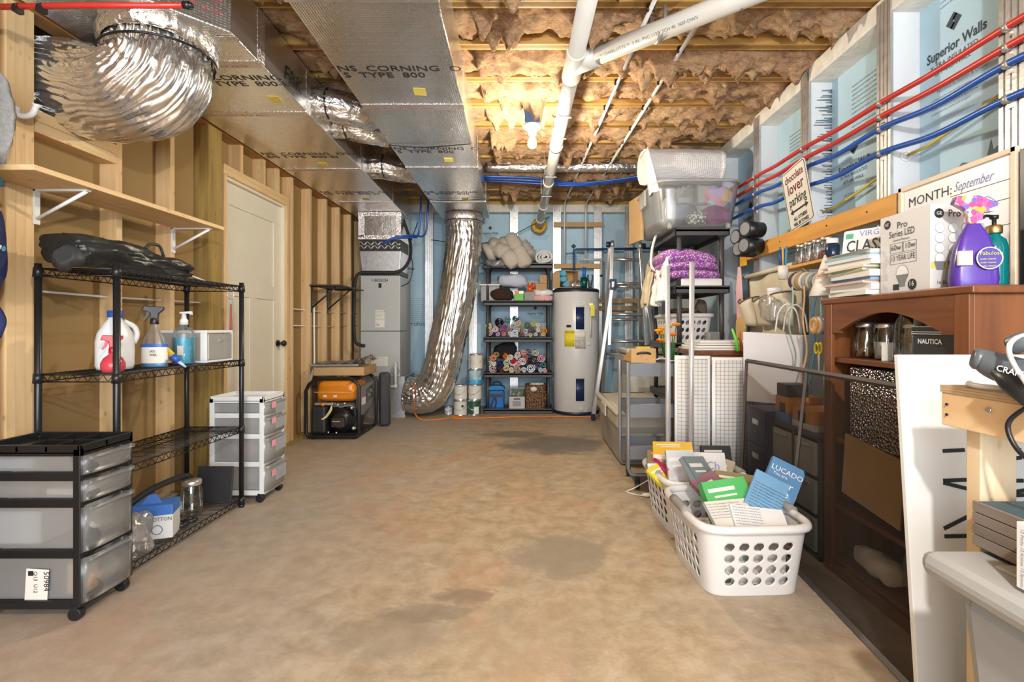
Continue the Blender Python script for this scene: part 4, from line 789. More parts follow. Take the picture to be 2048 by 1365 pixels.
build('tie', MB().tube(spline([(-2.06, 1.92, 1.20), (-2.05, 1.95, 1.13), (-2.06, 1.94, 1.06)], 6), 0.014, 8), mat('navy_tie', (0.012, 0.02, 0.09), 0.8), gb, True)
build('neck', MB().tube([(-2.07, 1.85, 1.64), (-2.06, 1.84, 1.70), (-2.06, 1.83, 1.76)], [0.085, 0.06, 0.075], 18, disp=lambda i, a, p: 0.012*math.sin(a*7)), mat('teal_cloth', (0.03, 0.22, 0.36), 0.6), gb, True)
# ---- black wall shelf in front of the far studs
bs_ = thing('black_wall_shelf', 'narrow black shelf on black folding brackets near the generator', 'shelf', (-2.05, 5.4, 1.3))
build('board', MB().bx(-2.199, -1.89, 5.04, 5.78, 1.518, 1.532), M['satin_black'], bs_, True, bev=0.002)
for y in (5.09, 5.50):
    build('bracket', MB().bx(-2.199, -2.19, y-0.012, y+0.012, 1.25, 1.517).bx(-2.199, -1.92, y-0.012, y+0.012, 1.508, 1.517).tube([(-2.19, y, 1.30), (-1.95, y, 1.51)], 0.008, 6), M['blackmetal'], bs_, True)
build('hanging_cable', MB().tube(spline([(-2.185, 5.12, 1.31), (-2.185, 5.12, 1.1), (-2.18, 5.115, 0.8), (-2.185, 5.12, 0.6)], 6), 0.009, 8), M['white'], label='white cord hanging down the stud below the black shelf', cat='cord')
# ---- generator
ge = thing('generator', 'orange and black portable generator in a black tube frame', 'generator', (-1.91, 5.15, 0), 0.0)
GX0, GX1, GY0, GY1, GZ = -0.26, 0.26, -0.25, 0.30, 0.60
fm = M['blackmetal']
def loop(y): return [(GX0, y, 0.06), (GX0, y, 0.48), (GX0+0.03, y, 0.54), (GX0+0.09, y, 0.585), (GX0+0.14, y, GZ), (GX1-0.10, y, GZ), (GX1-0.04, y, 0.57), (GX1, y, 0.52), (GX1, y, 0.06), (GX1-0.02, y, 0.032), (GX1-0.06, y, 0.025), (GX0+0.06, y, 0.025), (GX0+0.02, y, 0.032)]
for y in (GY0, GY1): build('frame_loop', MB().tube(loop(y), 0.0165, 10, closed=True), fm, ge)
for (x, z) in ((GX0+0.07, 0.575), (GX1-0.07, 0.588), (GX0+0.03, 0.03), (GX1-0.03, 0.03)): build('frame_rail', MB().cyl((x, GY0, z), (x, GY1, z), 0.0145, n=10), fm, ge)
og = mat('generator_orange', (0.80, 0.26, 0.015), 0.32, var=0.04)
def tank(u, v):
    a = 2*math.pi*u; e = 0.32; c, s_ = math.cos(a), math.sin(a)
    prof = [(0.80, 0.36), (0.97, 0.385), (1.0, 0.44), (1.0, 0.455), (0.96, 0.47), (0.93, 0.53), (0.84, 0.562), (0.0, 0.572)]
    f_ = v*(len(prof)-1); i = min(int(f_), len(prof)-2); k = f_-i; r = prof[i][0]*(1-k)+prof[i+1][0]*k; z = prof[i][1]*(1-k)+prof[i+1][1]*k
    return Vector((0.205*r*math.copysign(abs(c)**e, c), 0.02+0.205*r*math.copysign(abs(s_)**e, s_), z))
tk = build('fuel_tank', MB().grid(tank, 40, 22, cu=True), og, ge)
build('fuel_cap', MB().lathe([(0.045, 0.565), (0.048, 0.58), (0.042, 0.592), (0.001, 0.594)], (0.08, 0.08, 0), 20), M['black'], tk)
build('tank_seam', MB().tube([(-0.208, -0.15, 0.455), (-0.208, -0.19, 0.455), (-0.19, -0.2, 0.455), (0.19, -0.2, 0.455)], 0.004, 6), mat('seam_orange', (0.85, 0.45, 0.12), 0.4), tk)
for x in (-0.10, 0.0): build('tank_sticker', MB().box((x, -0.187, 0.415), (0.035, 0.003, 0.022)), M['paper'], tk)
build('muffler_box', MB().bx(-0.225, -0.085, -0.22, 0.05, 0.05, 0.315), M['satin_black'], ge, bev=0.02)
en = build('engine_block', MB().bx(-0.07, 0.18, -0.10, 0.14, 0.06, 0.33), mat('engine_dark', (0.03, 0.03, 0.035), 0.4, 0.5), ge, bev=0.02)
build('recoil_cover', MB().lathe([(0.001, 0.03), (0.05, 0.03), (0.085, 0.015), (0.108, -0.02), (0.11, -0.06)], (0, 0, 0), 28).prism([], (0, 0, 0), (1, 0, 0), (0, 1, 0), (0, 0, 1)) if False else MB().tube([(0.05, -0.10, 0.17), (0.05, -0.16, 0.17), (0.05, -0.175, 0.17), (0.05, -0.18, 0.17), (0.05, -0.205, 0.17), (0.05, -0.208, 0.17)], [0.125, 0.125, 0.118, 0.085, 0.08, 0.07], 28), M['black'], en)
build('recoil_badge', MB().bx(-0.03, 0.10, -0.214, -0.20, 0.11, 0.20), M['satin_black'], en, bev=0.015)
build('badge_stripe', MB().bx(-0.02, 0.06, -0.2165, -0.214, 0.163, 0.173), mat('badge_orange', (0.75, 0.30, 0.12), 0.5), en)
build('air_cleaner', MB().bx(-0.20, -0.02, -0.20, -0.12, 0.325, 0.35), M['galv'], ge, bev=0.004)
build('choke_knob', MB().ball((-0.115, -0.205, 0.335), 0.018), og, ge)
for (x, y, z, r_) in ((0.03, -0.19, 0.33, 0.014), (0.10, -0.20, 0.345, 0.012), (0.17, -0.2, 0.30, 0.016), (-0.06, -0.205, 0.06, 0.012), (0.02, -0.205, 0.055, 0.012), (0.19, -0.2, 0.10, 0.022)): build('bolt', MB().ball((x, y, z), r_), M['alu'], ge)
build('fuel_line', MB().tube(spline([(-0.02, -0.19, 0.35), (0.06, -0.21, 0.31), (0.14, -0.20, 0.33), (0.2, -0.19, 0.30)], 5), 0.007, 6), M['greymetal'], ge)
for k in range(5): build('cooling_fin', MB().bx(-0.06, 0.17, -0.125, 0.12, 0.30+0.009*k, 0.304+0.009*k), M['alu'], ge)
build('alternator', MB().cyl((0.05, 0.12, 0.18), (0.05, 0.235, 0.18), 0.11, n=24), M['greymetal'], ge)
for k, x in enumerate((-0.05, -0.035)): build('tag_wire', MB().tube(spline([(-0.03, -0.20, 0.32), (x+0.01, -0.215, 0.28), (x-0.03, -0.22, 0.22), (x-0.07, -0.225, 0.19)], 5), 0.006, 6), mat('tag_yellow', (0.78, 0.70, 0.08), 0.5) if k else M['white'], ge)
pn = build('control_panel', MB().prism([(-0.20, 0.30), (-0.20, 0.50), (0.22, 0.53), (0.22, 0.33), (0.16, 0.27), (-0.06, 0.22), (-0.16, 0.22)], (0.215, 0, 0), (0, 1, 0), (0, 0, 1), (0.035, 0, 0)), mat('panel_grey', (0.19, 0.19, 0.19), 0.5), ge, bev=0.006)
build('outlet_plate', MB().prism([(0.0, 0.32), (0.0, 0.46), (0.19, 0.49), (0.19, 0.36)], (0.249, 0, 0), (0, 1, 0), (0, 0, 1), (0.006, 0, 0)), M['black'], pn)
for (y, z) in ((0.05, 0.40), (0.10, 0.44), (0.10, 0.39), (0.15, 0.43)): build('outlet', MB().cyl((0.254, y, z), (0.26, y, z), 0.017, n=14), M['greymetal'], pn)
build('panel_label', MB().bx(0.249, 0.252, -0.14, -0.02, 0.32, 0.39), M['paper'], pn); build('panel_badge', MB().bx(0.249, 0.252, -0.15, -0.05, 0.41, 0.43), M['redink'], pn)
for (x, y) in ((-0.2, -0.22), (0.2, -0.22), (-0.2, 0.22), (0.2, 0.22)): build('rubber_foot', MB().cyl((x, y, 0), (x, y, 0.02), 0.022, 0.018), M['rubber'], ge)
build('engine_tray', MB().bx(-0.22, 0.22, -0.2, 0.22, 0.032, 0.05), fm, ge)
# box and wrapping on the generator
bx_ = thing('cardboard_tray', 'shallow brown cardboard box sitting on the generator', 'box', (-1.88, 5.17, 0.618), 0.05)
build('tray', MB().bx(-0.25, 0.25, -0.21, 0.25, 0, 0.006).bx(-0.25, 0.25, -0.21, -0.204, 0, 0.085).bx(-0.25, 0.25, 0.244, 0.25, 0, 0.085).bx(-0.25, -0.244, -0.21, 0.25, 0, 0.085).bx(0.244, 0.25, -0.21, 0.25, 0, 0.085), M['cardboard'], bx_)
build('open_flap', MB().prism([(-0.25, 0), (-0.33, -0.19), (-0.28, -0.17), (-0.25, -0.05)], (0, -0.21, 0.085), (1, 0, 0), (0, -0.1, 1), (0, 0.004, 0)), mat('film_grey', (0.45, 0.36, 0.25), 0.6), bx_)
build('packing_board', MB().box((-1.93, 5.12, 0.722), (0.46, 0.34, 0.022), 0.12), mat('board_grey', (0.24, 0.24, 0.25), 0.6), label='flat grey foam board lying in the cardboard box', cat='board', bev=0.006)
def wrapf(u, v):
    return Vector((-2.10+0.52*u, 4.93+0.36*v, 0.742+0.10*max(0, u-0.45)*1.3*(0.5+fbm((u*4, v*4, 2), 3))+0.02*fbm((u*9, v*9, 0), 4)))
build('bubble_sheet', MB().grid(wrapf, 30, 20), M['bag'], label='crumpled clear plastic sheet over the grey foam board', cat='plastic sheet')
slab('black_case', (-1.65, 5.52, 0.0), (-1.53, 5.62, 0.60), M['satin_black'], 'upright black fabric case standing behind the generator', 'case', 0.1, 0.03)
# ================================================================ BACK OF THE ROOM
def plastic_shelf(name, label, x0, x1, y0, y1, long_x):
    t = thing(name, label, 'shelving', ((x0+x1)/2, (y0+y1)/2, 0))
    lv = (0.045, 0.505, 0.955, 1.425, 1.90); g = M['greyplastic']
    for z in lv:
        s_ = build('shelf_tray', MB().bx(x0, x1, y0, y1, z-0.012, z+0.004), g, t, True)
        hh = 0.045
        for (a, b_, c, d) in ((x0, x1, y0, y0+0.014), (x0, x1, y1-0.014, y1), (x0, x0+0.014, y0, y1), (x1-0.014, x1, y0, y1)):
            build('lip', MB().bx(a, b_, c, d, z-hh, z+0.018), g, s_, True, bev=0.004)
        for k in range(3):
            if long_x: build('lip_rib', MB().prism([(-0.11, 0), (0.11, 0), (0.085, 0.022), (-0.085, 0.022)], (x0+(k+0.75)*(x1-x0)/3.5, y0-0.001, z-hh+0.004), (1, 0, 0), (0, 0, 1), (0, -0.004, 0)), g, s_, True)
        for cx in (x0+0.05, x1-0.05):
            for cy in (y0+0.05, y1-0.05): build('corner_socket', MB().cyl((cx, cy, z-0.05), (cx, cy, z+0.012), 0.032, 0.036, 12), g, s_, True)
    for i in range(4):
        for cx in (x0+0.05, x1-0.05):
            for cy in (y0+0.05, y1-0.05): build('post', MB().cyl((cx, cy, lv[i]+0.004), (cx, cy, lv[i+1]-0.04), 0.021, n=12), g, t, True)
    for cx in (x0+0.05, x1-0.05):
        for cy in (y0+0.05, y1-0.05): build('foot', MB().cyl((cx, cy, 0), (cx, cy, 0.035), 0.025, n=12), g, t, True)
    return t
plastic_shelf('shelf_unit', 'dark grey plastic shelf unit against the back wall beside the water heater', -0.56, 0.32, 6.36, 6.76, True)
Z1, Z2, Z3, Z4, Z5 = 0.051, 0.511, 0.961, 1.431, 1.906
# comforter and towel on top
cf = mat('beige_quilt', (0.50, 0.44, 0.37), 0.85, var=0.06, bump=0.2, bs=12)
cm = thing('comforter', 'beige quilted comforter heaped on top of the back shelf unit', 'comforter', (-0.28, 6.5, Z5))
def lobes(p0, p1, p2, n, r, flat, k=14):
    sp = spline([p0, p1, p2], k); L = len(sp); m = MB()
    m.tube(sp, [r*(0.70+0.30*abs(math.sin(math.pi*n*i/(L-1)))**0.5)*(0.72 if i in (0, L-1) else 1) for i in range(L)], 28, disp=lambda i, a, p: 0.012*fbm(p*7, 3), squash=flat)
    return m
build('fold', lobes((-0.55, 6.47, 2.03), (-0.36, 6.49, 2.13), (-0.10, 6.5, 2.10), 4, 0.15, (1, 1.1, 1.0), 18), cf, cm, True)
build('fold', lobes((-0.24, 6.42, 2.27), (-0.12, 6.32, 2.10), (-0.02, 6.27, 1.86), 2, 0.09, (1.1, 0.8, 1.0), 14), cf, cm, True)
build('fold', lobes((-0.40, 6.40, 2.12), (-0.27, 6.29, 2.02), (-0.14, 6.26, 1.87), 2, 0.10, (1.1, 0.7, 1.0), 14), cf, cm, True)
build('fold', lobes((-0.10, 6.50, 2.18), (0.0, 6.50, 2.06), (0.02, 6.47, 1.99), 6, 0.115, (0.9, 1.2, 1.0), 14), mat('beige_lining', (0.46, 0.41, 0.36), 0.8, bump=0.5, bs=30), cm, True)
crumple('plastic_sack', (-0.42, 6.33, 1.905), (0.16, 0.06, 0.045), mat('grey_film', (0.16, 0.16, 0.17), 0.2, var=0.5), 'shiny grey plastic sack hanging under the comforter', 'bag', 0.4, 12)
def spiral(r, turns=2.4, n=34, y0=0.0, y1=0.3, seed=0, squ=1.0):
    m = MB(); vs = []
    for k in range(n+1):
        t = k/n; a = turns*2*math.pi*t+seed; rr = r*(0.16+0.84*t)*(1+0.05*math.sin(a*2+seed))
        for y in (y0, y1): vs.append(Vector((rr*math.cos(a), y, rr*math.sin(a)*squ)))
    m.add(vs, [(2*k, 2*k+1, 2*k+3, 2*k+2) for k in range(n)], 0, True)
    return m
rt = spiral(0.115, 2.6, 48, 6.40, 6.70, 1.0, 0.80); rt.v = [q+Vector((0.22, 0, Z5+0.098)) for q in rt.v]
build('rolled_towel', rt, mat('white_terry', (0.74, 0.73, 0.71), 0.95, bump=0.4, bs=120), label='white rolled towel on the back shelf unit top beside the comforter', cat='towel', solid=0.024)
# second tier
slab('storage_bin', (-0.60, 6.40, Z4), (-0.36, 6.70, Z4+0.20), mat('bin_grey', (0.36, 0.36, 0.36), 0.6), 'grey storage bin with pale lid at the left end of the second tier', 'bin', 0, 0.012)
slab('flat_tray', (-0.62, 6.39, Z4+0.201), (-0.35, 6.71, Z4+0.225), M['offwhite'], 'pale flat tray lying on the grey bin of the second tier', 'tray', 0, 0.008)
crumple('pillow', (-0.20, 6.47, Z4+0.27), (0.21, 0.15, 0.085), mat('blue_white_cloth', (0.50, 0.54, 0.66), 0.8), 'pale blue pillow lying across the second tier of the back shelf', 'pillow', 0.25, 5, 36, 0.7)
crumple('fur_cushion', (-0.33, 6.44, Z4+0.085), (0.16, 0.09, 0.08), mat('brown_fur', (0.045, 0.020, 0.012), 0.95, var=0.4, vs=40, bump=1, bs=120), 'dark brown furry cushion on the second tier', 'cushion', 0.15, 6)
gb2 = thing('game_box', 'green and orange carton beside the brown cushion', 'box', (-0.11, 6.46, Z4))
build('carton', MB().bx(-0.06, 0.06, -0.05, 0.1, 0, 0.10), mat('lime_green', (0.13, 0.52, 0.03), 0.5), gb2, bev=0.003); build('orange_top', MB().bx(-0.06, 0.0, -0.051, 0.1, 0.10, 0.135), mat('carton_orange', (0.80, 0.20, 0.03), 0.5), gb2); build('white_top', MB().bx(0.0, 0.06, -0.051, 0.1, 0.10, 0.135), M['white'], gb2)
slab('grey_fabric_box', (-0.04, 6.40, Z4), (0.10, 6.6, Z4+0.125), mat('felt_grey', (0.33, 0.32, 0.31), 0.9), 'grey felt box in the middle of the second tier', 'box', 0, 0.006)
slab('plaid_box', (-0.0, 6.45, Z4+0.127), (0.10, 6.65, Z4+0.245), patterned('plaid', (0.55, 0.05, 0.02), [(0.70, 0.40, 0.02), (0.55, 0.05, 0.02), (0.10, 0.02, 0.02)], 40, 0.5), 'red and yellow plaid box above the grey felt box', 'box')
slab('cardboard_box', (0.105, 6.46, Z4+0.1), (0.29, 6.7, Z4+0.235), M['cardboard'], 'lower cardboard box at the right end of the second tier', 'box', 0, 0.003)
slab('cardboard_box', (0.155, 6.46, Z4+0.237), (0.28, 6.65, Z4+0.345), M['cardboard'], 'smaller cardboard box stacked uppermost on the second tier', 'box', 0, 0.003)
crumple('folded_fabric', (0.19, 6.45, Z4+0.04), (0.13, 0.10, 0.042), patterned('pink_print', (0.75, 0.42, 0.42), [(0.75, 0.42, 0.42), (0.12, 0.1, 0.1), (0.8, 0.6, 0.6)], 60, 0.3), 'pink printed fabric folded at the right of the second tier', 'fabric', 0.1, 6, 30, 0.5)
crumple('white_cloth', (0.19, 6.43, Z4+0.115), (0.12, 0.07, 0.045), M['white'], 'white cloth laid over the pink printed fabric', 'cloth', 0.35, 8)
# rolled fabrics
WH = (0.80, 0.78, 0.76); BK = (0.012, 0.012, 0.014)
U_ROLLS = [(165, 380, 55, 'pale yellow', (0.80, 0.70, 0.36), 0), (170, 510, 60, 'soft pink', (0.82, 0.52, 0.52), 0), (275, 450, 60, 'lilac white', (0.74, 0.66, 0.74), 0), (350, 318, 84, 'large black', BK, 0), (402, 432, 60, 'magenta print', (0.40, 0.03, 0.22), (0.8, 0.6, 0.75)), (432, 536, 44, 'coral', (0.78, 0.25, 0.25), 0), (322, 536, 42, 'pale mauve', (0.62, 0.46, 0.60), 0), (490, 268, 56, 'teal and white print', (0.06, 0.25, 0.34), WH), (600, 380, 60, 'green and white leafy', (0.62, 0.70, 0.60), (0.06, 0.30, 0.12)), (690, 340, 58, 'orange floral', (0.78, 0.62, 0.50), (0.70, 0.18, 0.08)), (548, 525, 40, 'plain white', WH, 0), (640, 515, 60, 'bright white spiral', (0.86, 0.87, 0.9), 0), (696, 452, 40, 'blush', (0.82, 0.60, 0.58), 0), (768, 405, 46, 'olive green', (0.30, 0.33, 0.08), 0), (856, 372, 66, 'black felt', BK, 0), (965, 347, 56, 'lime green', (0.48, 0.55, 0.06), 0), (930, 460, 54, 'plum brown', (0.14, 0.05, 0.06), 0), (826, 470, 44, 'white with black', WH, (0.05, 0.05, 0.05)), (836, 540, 40, 'lavender', (0.60, 0.55, 0.72), 0), (920, 545, 38, 'cream', (0.80, 0.72, 0.58), 0), (1056, 370, 42, 'rose white', (0.82, 0.70, 0.66), 0), (1060, 455, 42, 'snow white', (0.84, 0.84, 0.83), 0), (1012, 540, 36, 'ivory', (0.82, 0.78, 0.66), 0), (1150, 480, 70, 'bright orange', (0.82, 0.33, 0.02), 0), (1140, 540, 34, 'small cream', (0.80, 0.70, 0.50), 0), (762, 540, 36, 'orange and black', (0.55, 0.16, 0.03), BK), (640, 250, 60, 'dark teal', (0.03, 0.12, 0.14), 0), (240, 545, 38, 'navy', (0.02, 0.04, 0.12), 0), (535, 452, 46, 'dusty pink print', (0.55, 0.25, 0.28), (0.2, 0.12, 0.1))]
L_ROLLS = [(170, 985, 46, 'grass green', (0.16, 0.40, 0.06), 0), (240, 972, 58, 'coral pink', (0.80, 0.20, 0.17), (0.85, 0.6, 0.5)), (305, 910, 54, 'gold framed', (0.55, 0.34, 0.10), (0.12, 0.06, 0.03)), (172, 1075, 60, 'cream floral', (0.80, 0.74, 0.64), (0.6, 0.25, 0.2)), (262, 1070, 38, 'pure white', WH, 0), (232, 1172, 72, 'black and pink floral', (0.70, 0.55, 0.54), (0.10, 0.04, 0.05)), (352, 1100, 60, 'dark navy', (0.02, 0.03, 0.09), 0), (455, 932, 48, 'vivid orange', (0.80, 0.18, 0.02), 0), (482, 1050, 66, 'green leaf', (0.78, 0.76, 0.62), (0.10, 0.32, 0.08)), (470, 1156, 60, 'yellow floral', (0.78, 0.66, 0.40), (0.5, 0.2, 0.15)), (556, 960, 54, 'milk white', (0.82, 0.80, 0.76), 0), (602, 1040, 46, 'bright red', (0.70, 0.015, 0.015), 0), (690, 905, 58, 'white and pink', (0.84, 0.68, 0.70), 0), (698, 1075, 48, 'candy pink', (0.82, 0.42, 0.46), 0), (790, 862, 50, 'pink print', (0.74, 0.36, 0.42), (0.85, 0.8, 0.8)), (772, 1040, 70, 'large white', (0.85, 0.82, 0.80), 0), (826, 952, 58, 'coral red', (0.62, 0.14, 0.16), (0.8, 0.5, 0.5)), (884, 865, 48, 'white edged black', (0.07, 0.06, 0.07), WH), (900, 1040, 52, 'dark brown', (0.045, 0.025, 0.02), 0), (1012, 885, 64, 'cream and sage', (0.74, 0.72, 0.58), (0.25, 0.35, 0.2)), (1000, 1012, 56, 'black floral', (0.04, 0.03, 0.04), (0.7, 0.55, 0.45)), (1110, 972, 74, 'large pink', (0.82, 0.42, 0.55), (0.85, 0.65, 0.7)), (1156, 1092, 50, 'teal', (0.02, 0.25, 0.25), 0), (1062, 1120, 54, 'indigo print', (0.08, 0.06, 0.22), (0.5, 0.45, 0.6)), (922, 1165, 82, 'largest white', (0.82, 0.83, 0.88), 0), (800, 1190, 48, 'lavender white', (0.68, 0.68, 0.82), 0), (682, 1172, 64, 'dark multicolour floral', (0.60, 0.45, 0.36), (0.25, 0.03, 0.05)), (572, 1185, 48, 'pale cream', (0.78, 0.72, 0.58), 0), (1100, 1192, 44, 'pale blue', (0.55, 0.64, 0.76), 0), (1180, 1192, 40, 'small pink', (0.80, 0.50, 0.56), 0), (398, 1195, 40, 'chestnut', (0.16, 0.05, 0.02), 0)]
rnd = random.Random(5)
for rows, zf, where in ((U_ROLLS, Z3, 'third tier'), (L_ROLLS, Z2, 'fourth tier')):
    for i, (x, y, r, nm, c, c2) in enumerate(rows):
        p = P(960+x/9.1, 610+y/9.1, 6.42); rr = r/9.1*0.00642*1.10
        p.z = max(p.z, zf+rr*1.02)
        m = spiral(rr*0.94, 2.2, 26, -0.02+0.02*rnd.random(), 0.28, rnd.uniform(0, 6))
        m.v = [q+Vector((p.x, 6.40+0.012*rnd.random(), p.z)) for q in m.v]
        core = rr*0.16
        mt = patterned('fabric', c, [c2, c, tuple(0.5*(a+b_) for a, b_ in zip(c, c2))], 70, 0.42) if c2 else mat('fabric', c, 0.9, var=0.12, vs=20, bump=0.2, bs=90)
        build('fabric_roll', m, mt, label=f'{nm} fabric roll on the {where} of the back shelf', cat='fabric roll', group='rolled fabrics on the back shelf', solid=min(0.009, rr*0.2))
crumple('black_fabric', (-0.28, 6.55, Z2+0.29), (0.17, 0.13, 0.10), mat('black_velvet', (0.008, 0.008, 0.01), 0.95), 'heap of black fabric on top of the fourth tier rolls', 'fabric', 0.45, 5)
# bottom tier
cl = thing('cooler_bag', 'blue insulated cooler bag on the bottom tier of the back shelf', 'bag', (-0.40, 6.47, Z1))
cbm = mat('cooler_blue', (0.01, 0.15, 0.52), 0.6, bump=0.2)
build('body', MB().bx(-0.10, 0.10, -0.07, 0.09, 0, 0.24), cbm, cl, bev=0.025)
build('lid', MB().prism([(-0.105, 0), (0.105, 0), (0.10, 0.04), (0.05, 0.058), (-0.05, 0.058), (-0.10, 0.04)], (0, -0.075, 0.242), R2, U_, (0, 0.17, 0)), mat('cooler_top', (0.02, 0.20, 0.50), 0.6), cl, bev=0.006)
build('front_band', MB().bx(-0.095, 0.08, -0.078, -0.068, 0.155, 0.195), M['satin_black'], cl, bev=0.003)
build('strap', MB().tube(spline([(-0.03, -0.085, 0.15), (-0.05, -0.095, 0.08), (-0.07, -0.095, 0.02), (-0.03, -0.098, 0.012), (0.0, -0.09, 0.08), (-0.01, -0.085, 0.15)], 6), 0.010, 6, squash=(1, 0.5, 1)), M['satin_black'], cl)
build('top_handle', MB().tube(spline([(-0.08, 0.05, 0.27), (-0.03, 0.07, 0.33), (0.04, 0.07, 0.325), (0.09, 0.05, 0.26)], 6), 0.010, 6), mat('cooler_navy', (0.01, 0.05, 0.2), 0.7), cl)
cu = thing('cube_bin', 'light grey cube bin with dark label window on the bottom tier', 'bin', (-0.135, 6.47, Z1))
build('box', MB().bx(-0.10, 0.10, -0.08, 0.1, 0, 0.16), mat('bin_pale', (0.56, 0.54, 0.52), 0.8), cu, bev=0.004)
build('label_window', MB().bx(-0.055, 0.05, -0.084, -0.078, 0.04, 0.105), M['greymetal'], cu); build('hand_hole', MB().bx(-0.04, 0.04, -0.083, -0.079, 0.123, 0.14), M['black'], cu)
tb = thing('green_tub', 'clear lidded tub of green bits standing on the cube bin', 'tub', (-0.13, 6.48, Z1+0.161))
build('tub', MB().box((0, 0, 0.05), (0.19, 0.15, 0.10), None, 0, 0.85), M['clear'], tb, bev=0.008); build('contents', MB().box((0.0, 0, 0.045), (0.17, 0.13, 0.08), None, 0, 0.85), patterned('tub_bits', (0.02, 0.16, 0.07), [(0.02, 0.2, 0.08), (0.5, 0.5, 0.45), (0.6, 0.3, 0.1), (0.02, 0.08, 0.05)], 30, 0.5), tb, bev=0.01); build('lid', MB().bx(-0.102, 0.102, -0.08, 0.08, 0.10, 0.114), M['milky'], tb, bev=0.005)
wk2 = thing('wicker_basket', 'brown woven wicker basket on the bottom tier of the back shelf', 'basket', (0.10, 6.52, Z1))
def wickf(u, v):
    a = 2*math.pi*u; c, s_ = math.cos(a), math.sin(a); e = 0.45; w_ = 0.115+0.03*math.sin(math.pi*(0.15+0.75*v)); 
    k = 1+0.03*math.sin(u*72*math.pi/2+(math.pi if int(v*16) % 2 else 0))
    return Vector((w_*k*math.copysign(abs(c)**e, c), 0.10*k*math.copysign(abs(s_)**e, s_), 0.30*v))
def weave_mat():
    m, t, b = nt('wicker'); v = coords(t, (1, 1, 1)); wv_ = N(t, 'TexWave', Scale=22.0, Distortion=4.0, Detail=3.0); wv_.bands_direction = 'Z'; t.links.new(v, wv_.inputs['Vector'])
    n = N(t, 'TexVoronoi', Scale=55.0); t.links.new(coords(t, (1, 1, 0.8)), n.inputs['Vector']); mm = N(t, 'Math', operation='MULTIPLY'); t.links.new(wv_.outputs['Fac'], mm.inputs[0]); t.links.new(n.outputs['Distance'], mm.inputs[1]); mm.inputs[1].default_value = 1
    t.links.new(ramp(t, n.outputs['Distance'], [(0.0, (0.46, 0.27, 0.13)), (0.35, (0.24, 0.12, 0.05)), (0.7, (0.06, 0.025, 0.012))]), b.inputs['Base Color']); b.inputs['Roughness'].default_value = 0.7; bumpn(t, b, n.outputs['Distance'], 0.9, 0.01); return m
WM = weave_mat()
build('woven_body', MB().grid(wickf, 72, 34, cu=True), WM, wk2, solid=0.006)
build('rim', MB().tube([wickf(k/32, 1.0) for k in range(32)], 0.010, 8, closed=True), WM, wk2)
build('handle_gap', MB().ball((-0.02, -0.105, 0.255), (0.045, 0.02, 0.032)), M['offwhite'], wk2)
crumple('white_lining', (0.125, 6.52, Z1+0.29), (0.10, 0.075, 0.035), M['offwhite'], 'white cloth stuffed in the wicker basket', 'cloth', 0.4, 12)
# ---- paint cans
def paint_can(px, ybase, label, lab=None, z=None, r=0.083, h=0.19, Y=6.28, rust=False, drip=None):
    x = (px-CX)*Y/F
    t = thing('paint_can', label, 'paint can', (x, Y, z), random.uniform(-0.3, 0.3), group='paint cans beside the tall silver duct')
    build('body', MB().lathe([(0.001, 0), (r, 0.0), (r*1.02, 0.004), (r, 0.008), (r, h-0.012), (r*1.02, h-0.008), (r*1.02, h), (r*0.93, h), (r*0.92, h-0.008)], n=24), M['alu'], t)
    build('lid', MB().lathe([(r*0.92, h-0.008), (r*0.86, h-0.004), (r*0.80, h-0.010), (0.001, h-0.010)], n=24), M['alu'], t)
    build('label_wrap', MB().lathe([(r*1.008, 0.012), (r*1.008, h-0.016)], n=24), lab or M['offwhite'], t)
    build('bail_handle', MB().tube(spline([(-r*1.03, 0, h*0.8), (-r*0.7, -r*0.95, h*0.5), (0, -r*1.1, h*0.38), (r*0.7, -r*0.95, h*0.5), (r*1.03, 0, h*0.8)], 5), 0.003, 5), M['alu'], t)
    return t
gm = mat('label_green', (0.02, 0.10, 0.07), 0.4)
t = paint_can(921, 0, 'paint can at the lower left of the can stack', z=0.0); build('round_mark', MB().cyl((0.045, -0.085, 0.12), (0.045, -0.075, 0.12), 0.014), M['ink'], t)
paint_can(921, 0, 'paint can with wire handle standing on the lower left can', z=0.192)
t = paint_can(948, 0, 'green labelled paint can at the lower right of the stack', gm, z=0.0, Y=6.30); build('price_label', MB().bx(0.0, 0.06, -0.086, -0.07, 0.02, 0.11), M['paper'], t)
paint_can(950, 0, 'pale paint can standing on the green labelled can', z=0.192, Y=6.30)
paint_can(952, 0, 'topmost paint can of the right stack', z=0.575, Y=6.31)
t = paint_can(950, 0, 'blue bagged paint can third in the right stack', mat('pale_blue_film', (0.40, 0.60, 0.68), 0.3, var=0.3, vs=12), z=0.383, Y=6.31); build('blue_bag', MB().lathe([(0.092, 0.005), (0.095, 0.03), (0.088, 0.06)], n=24, disp=lambda a, z: 0.006*math.sin(a*5)), mat('bag_blue', (0.05, 0.35, 0.62), 0.3), t)
paint_can(897, 0, 'small paint tin left of the can stacks', mat('tin_lab', (0.55, 0.57, 0.60), 0.5, var=0.4, vs=30), z=0.0, r=0.05, h=0.105, Y=6.32)
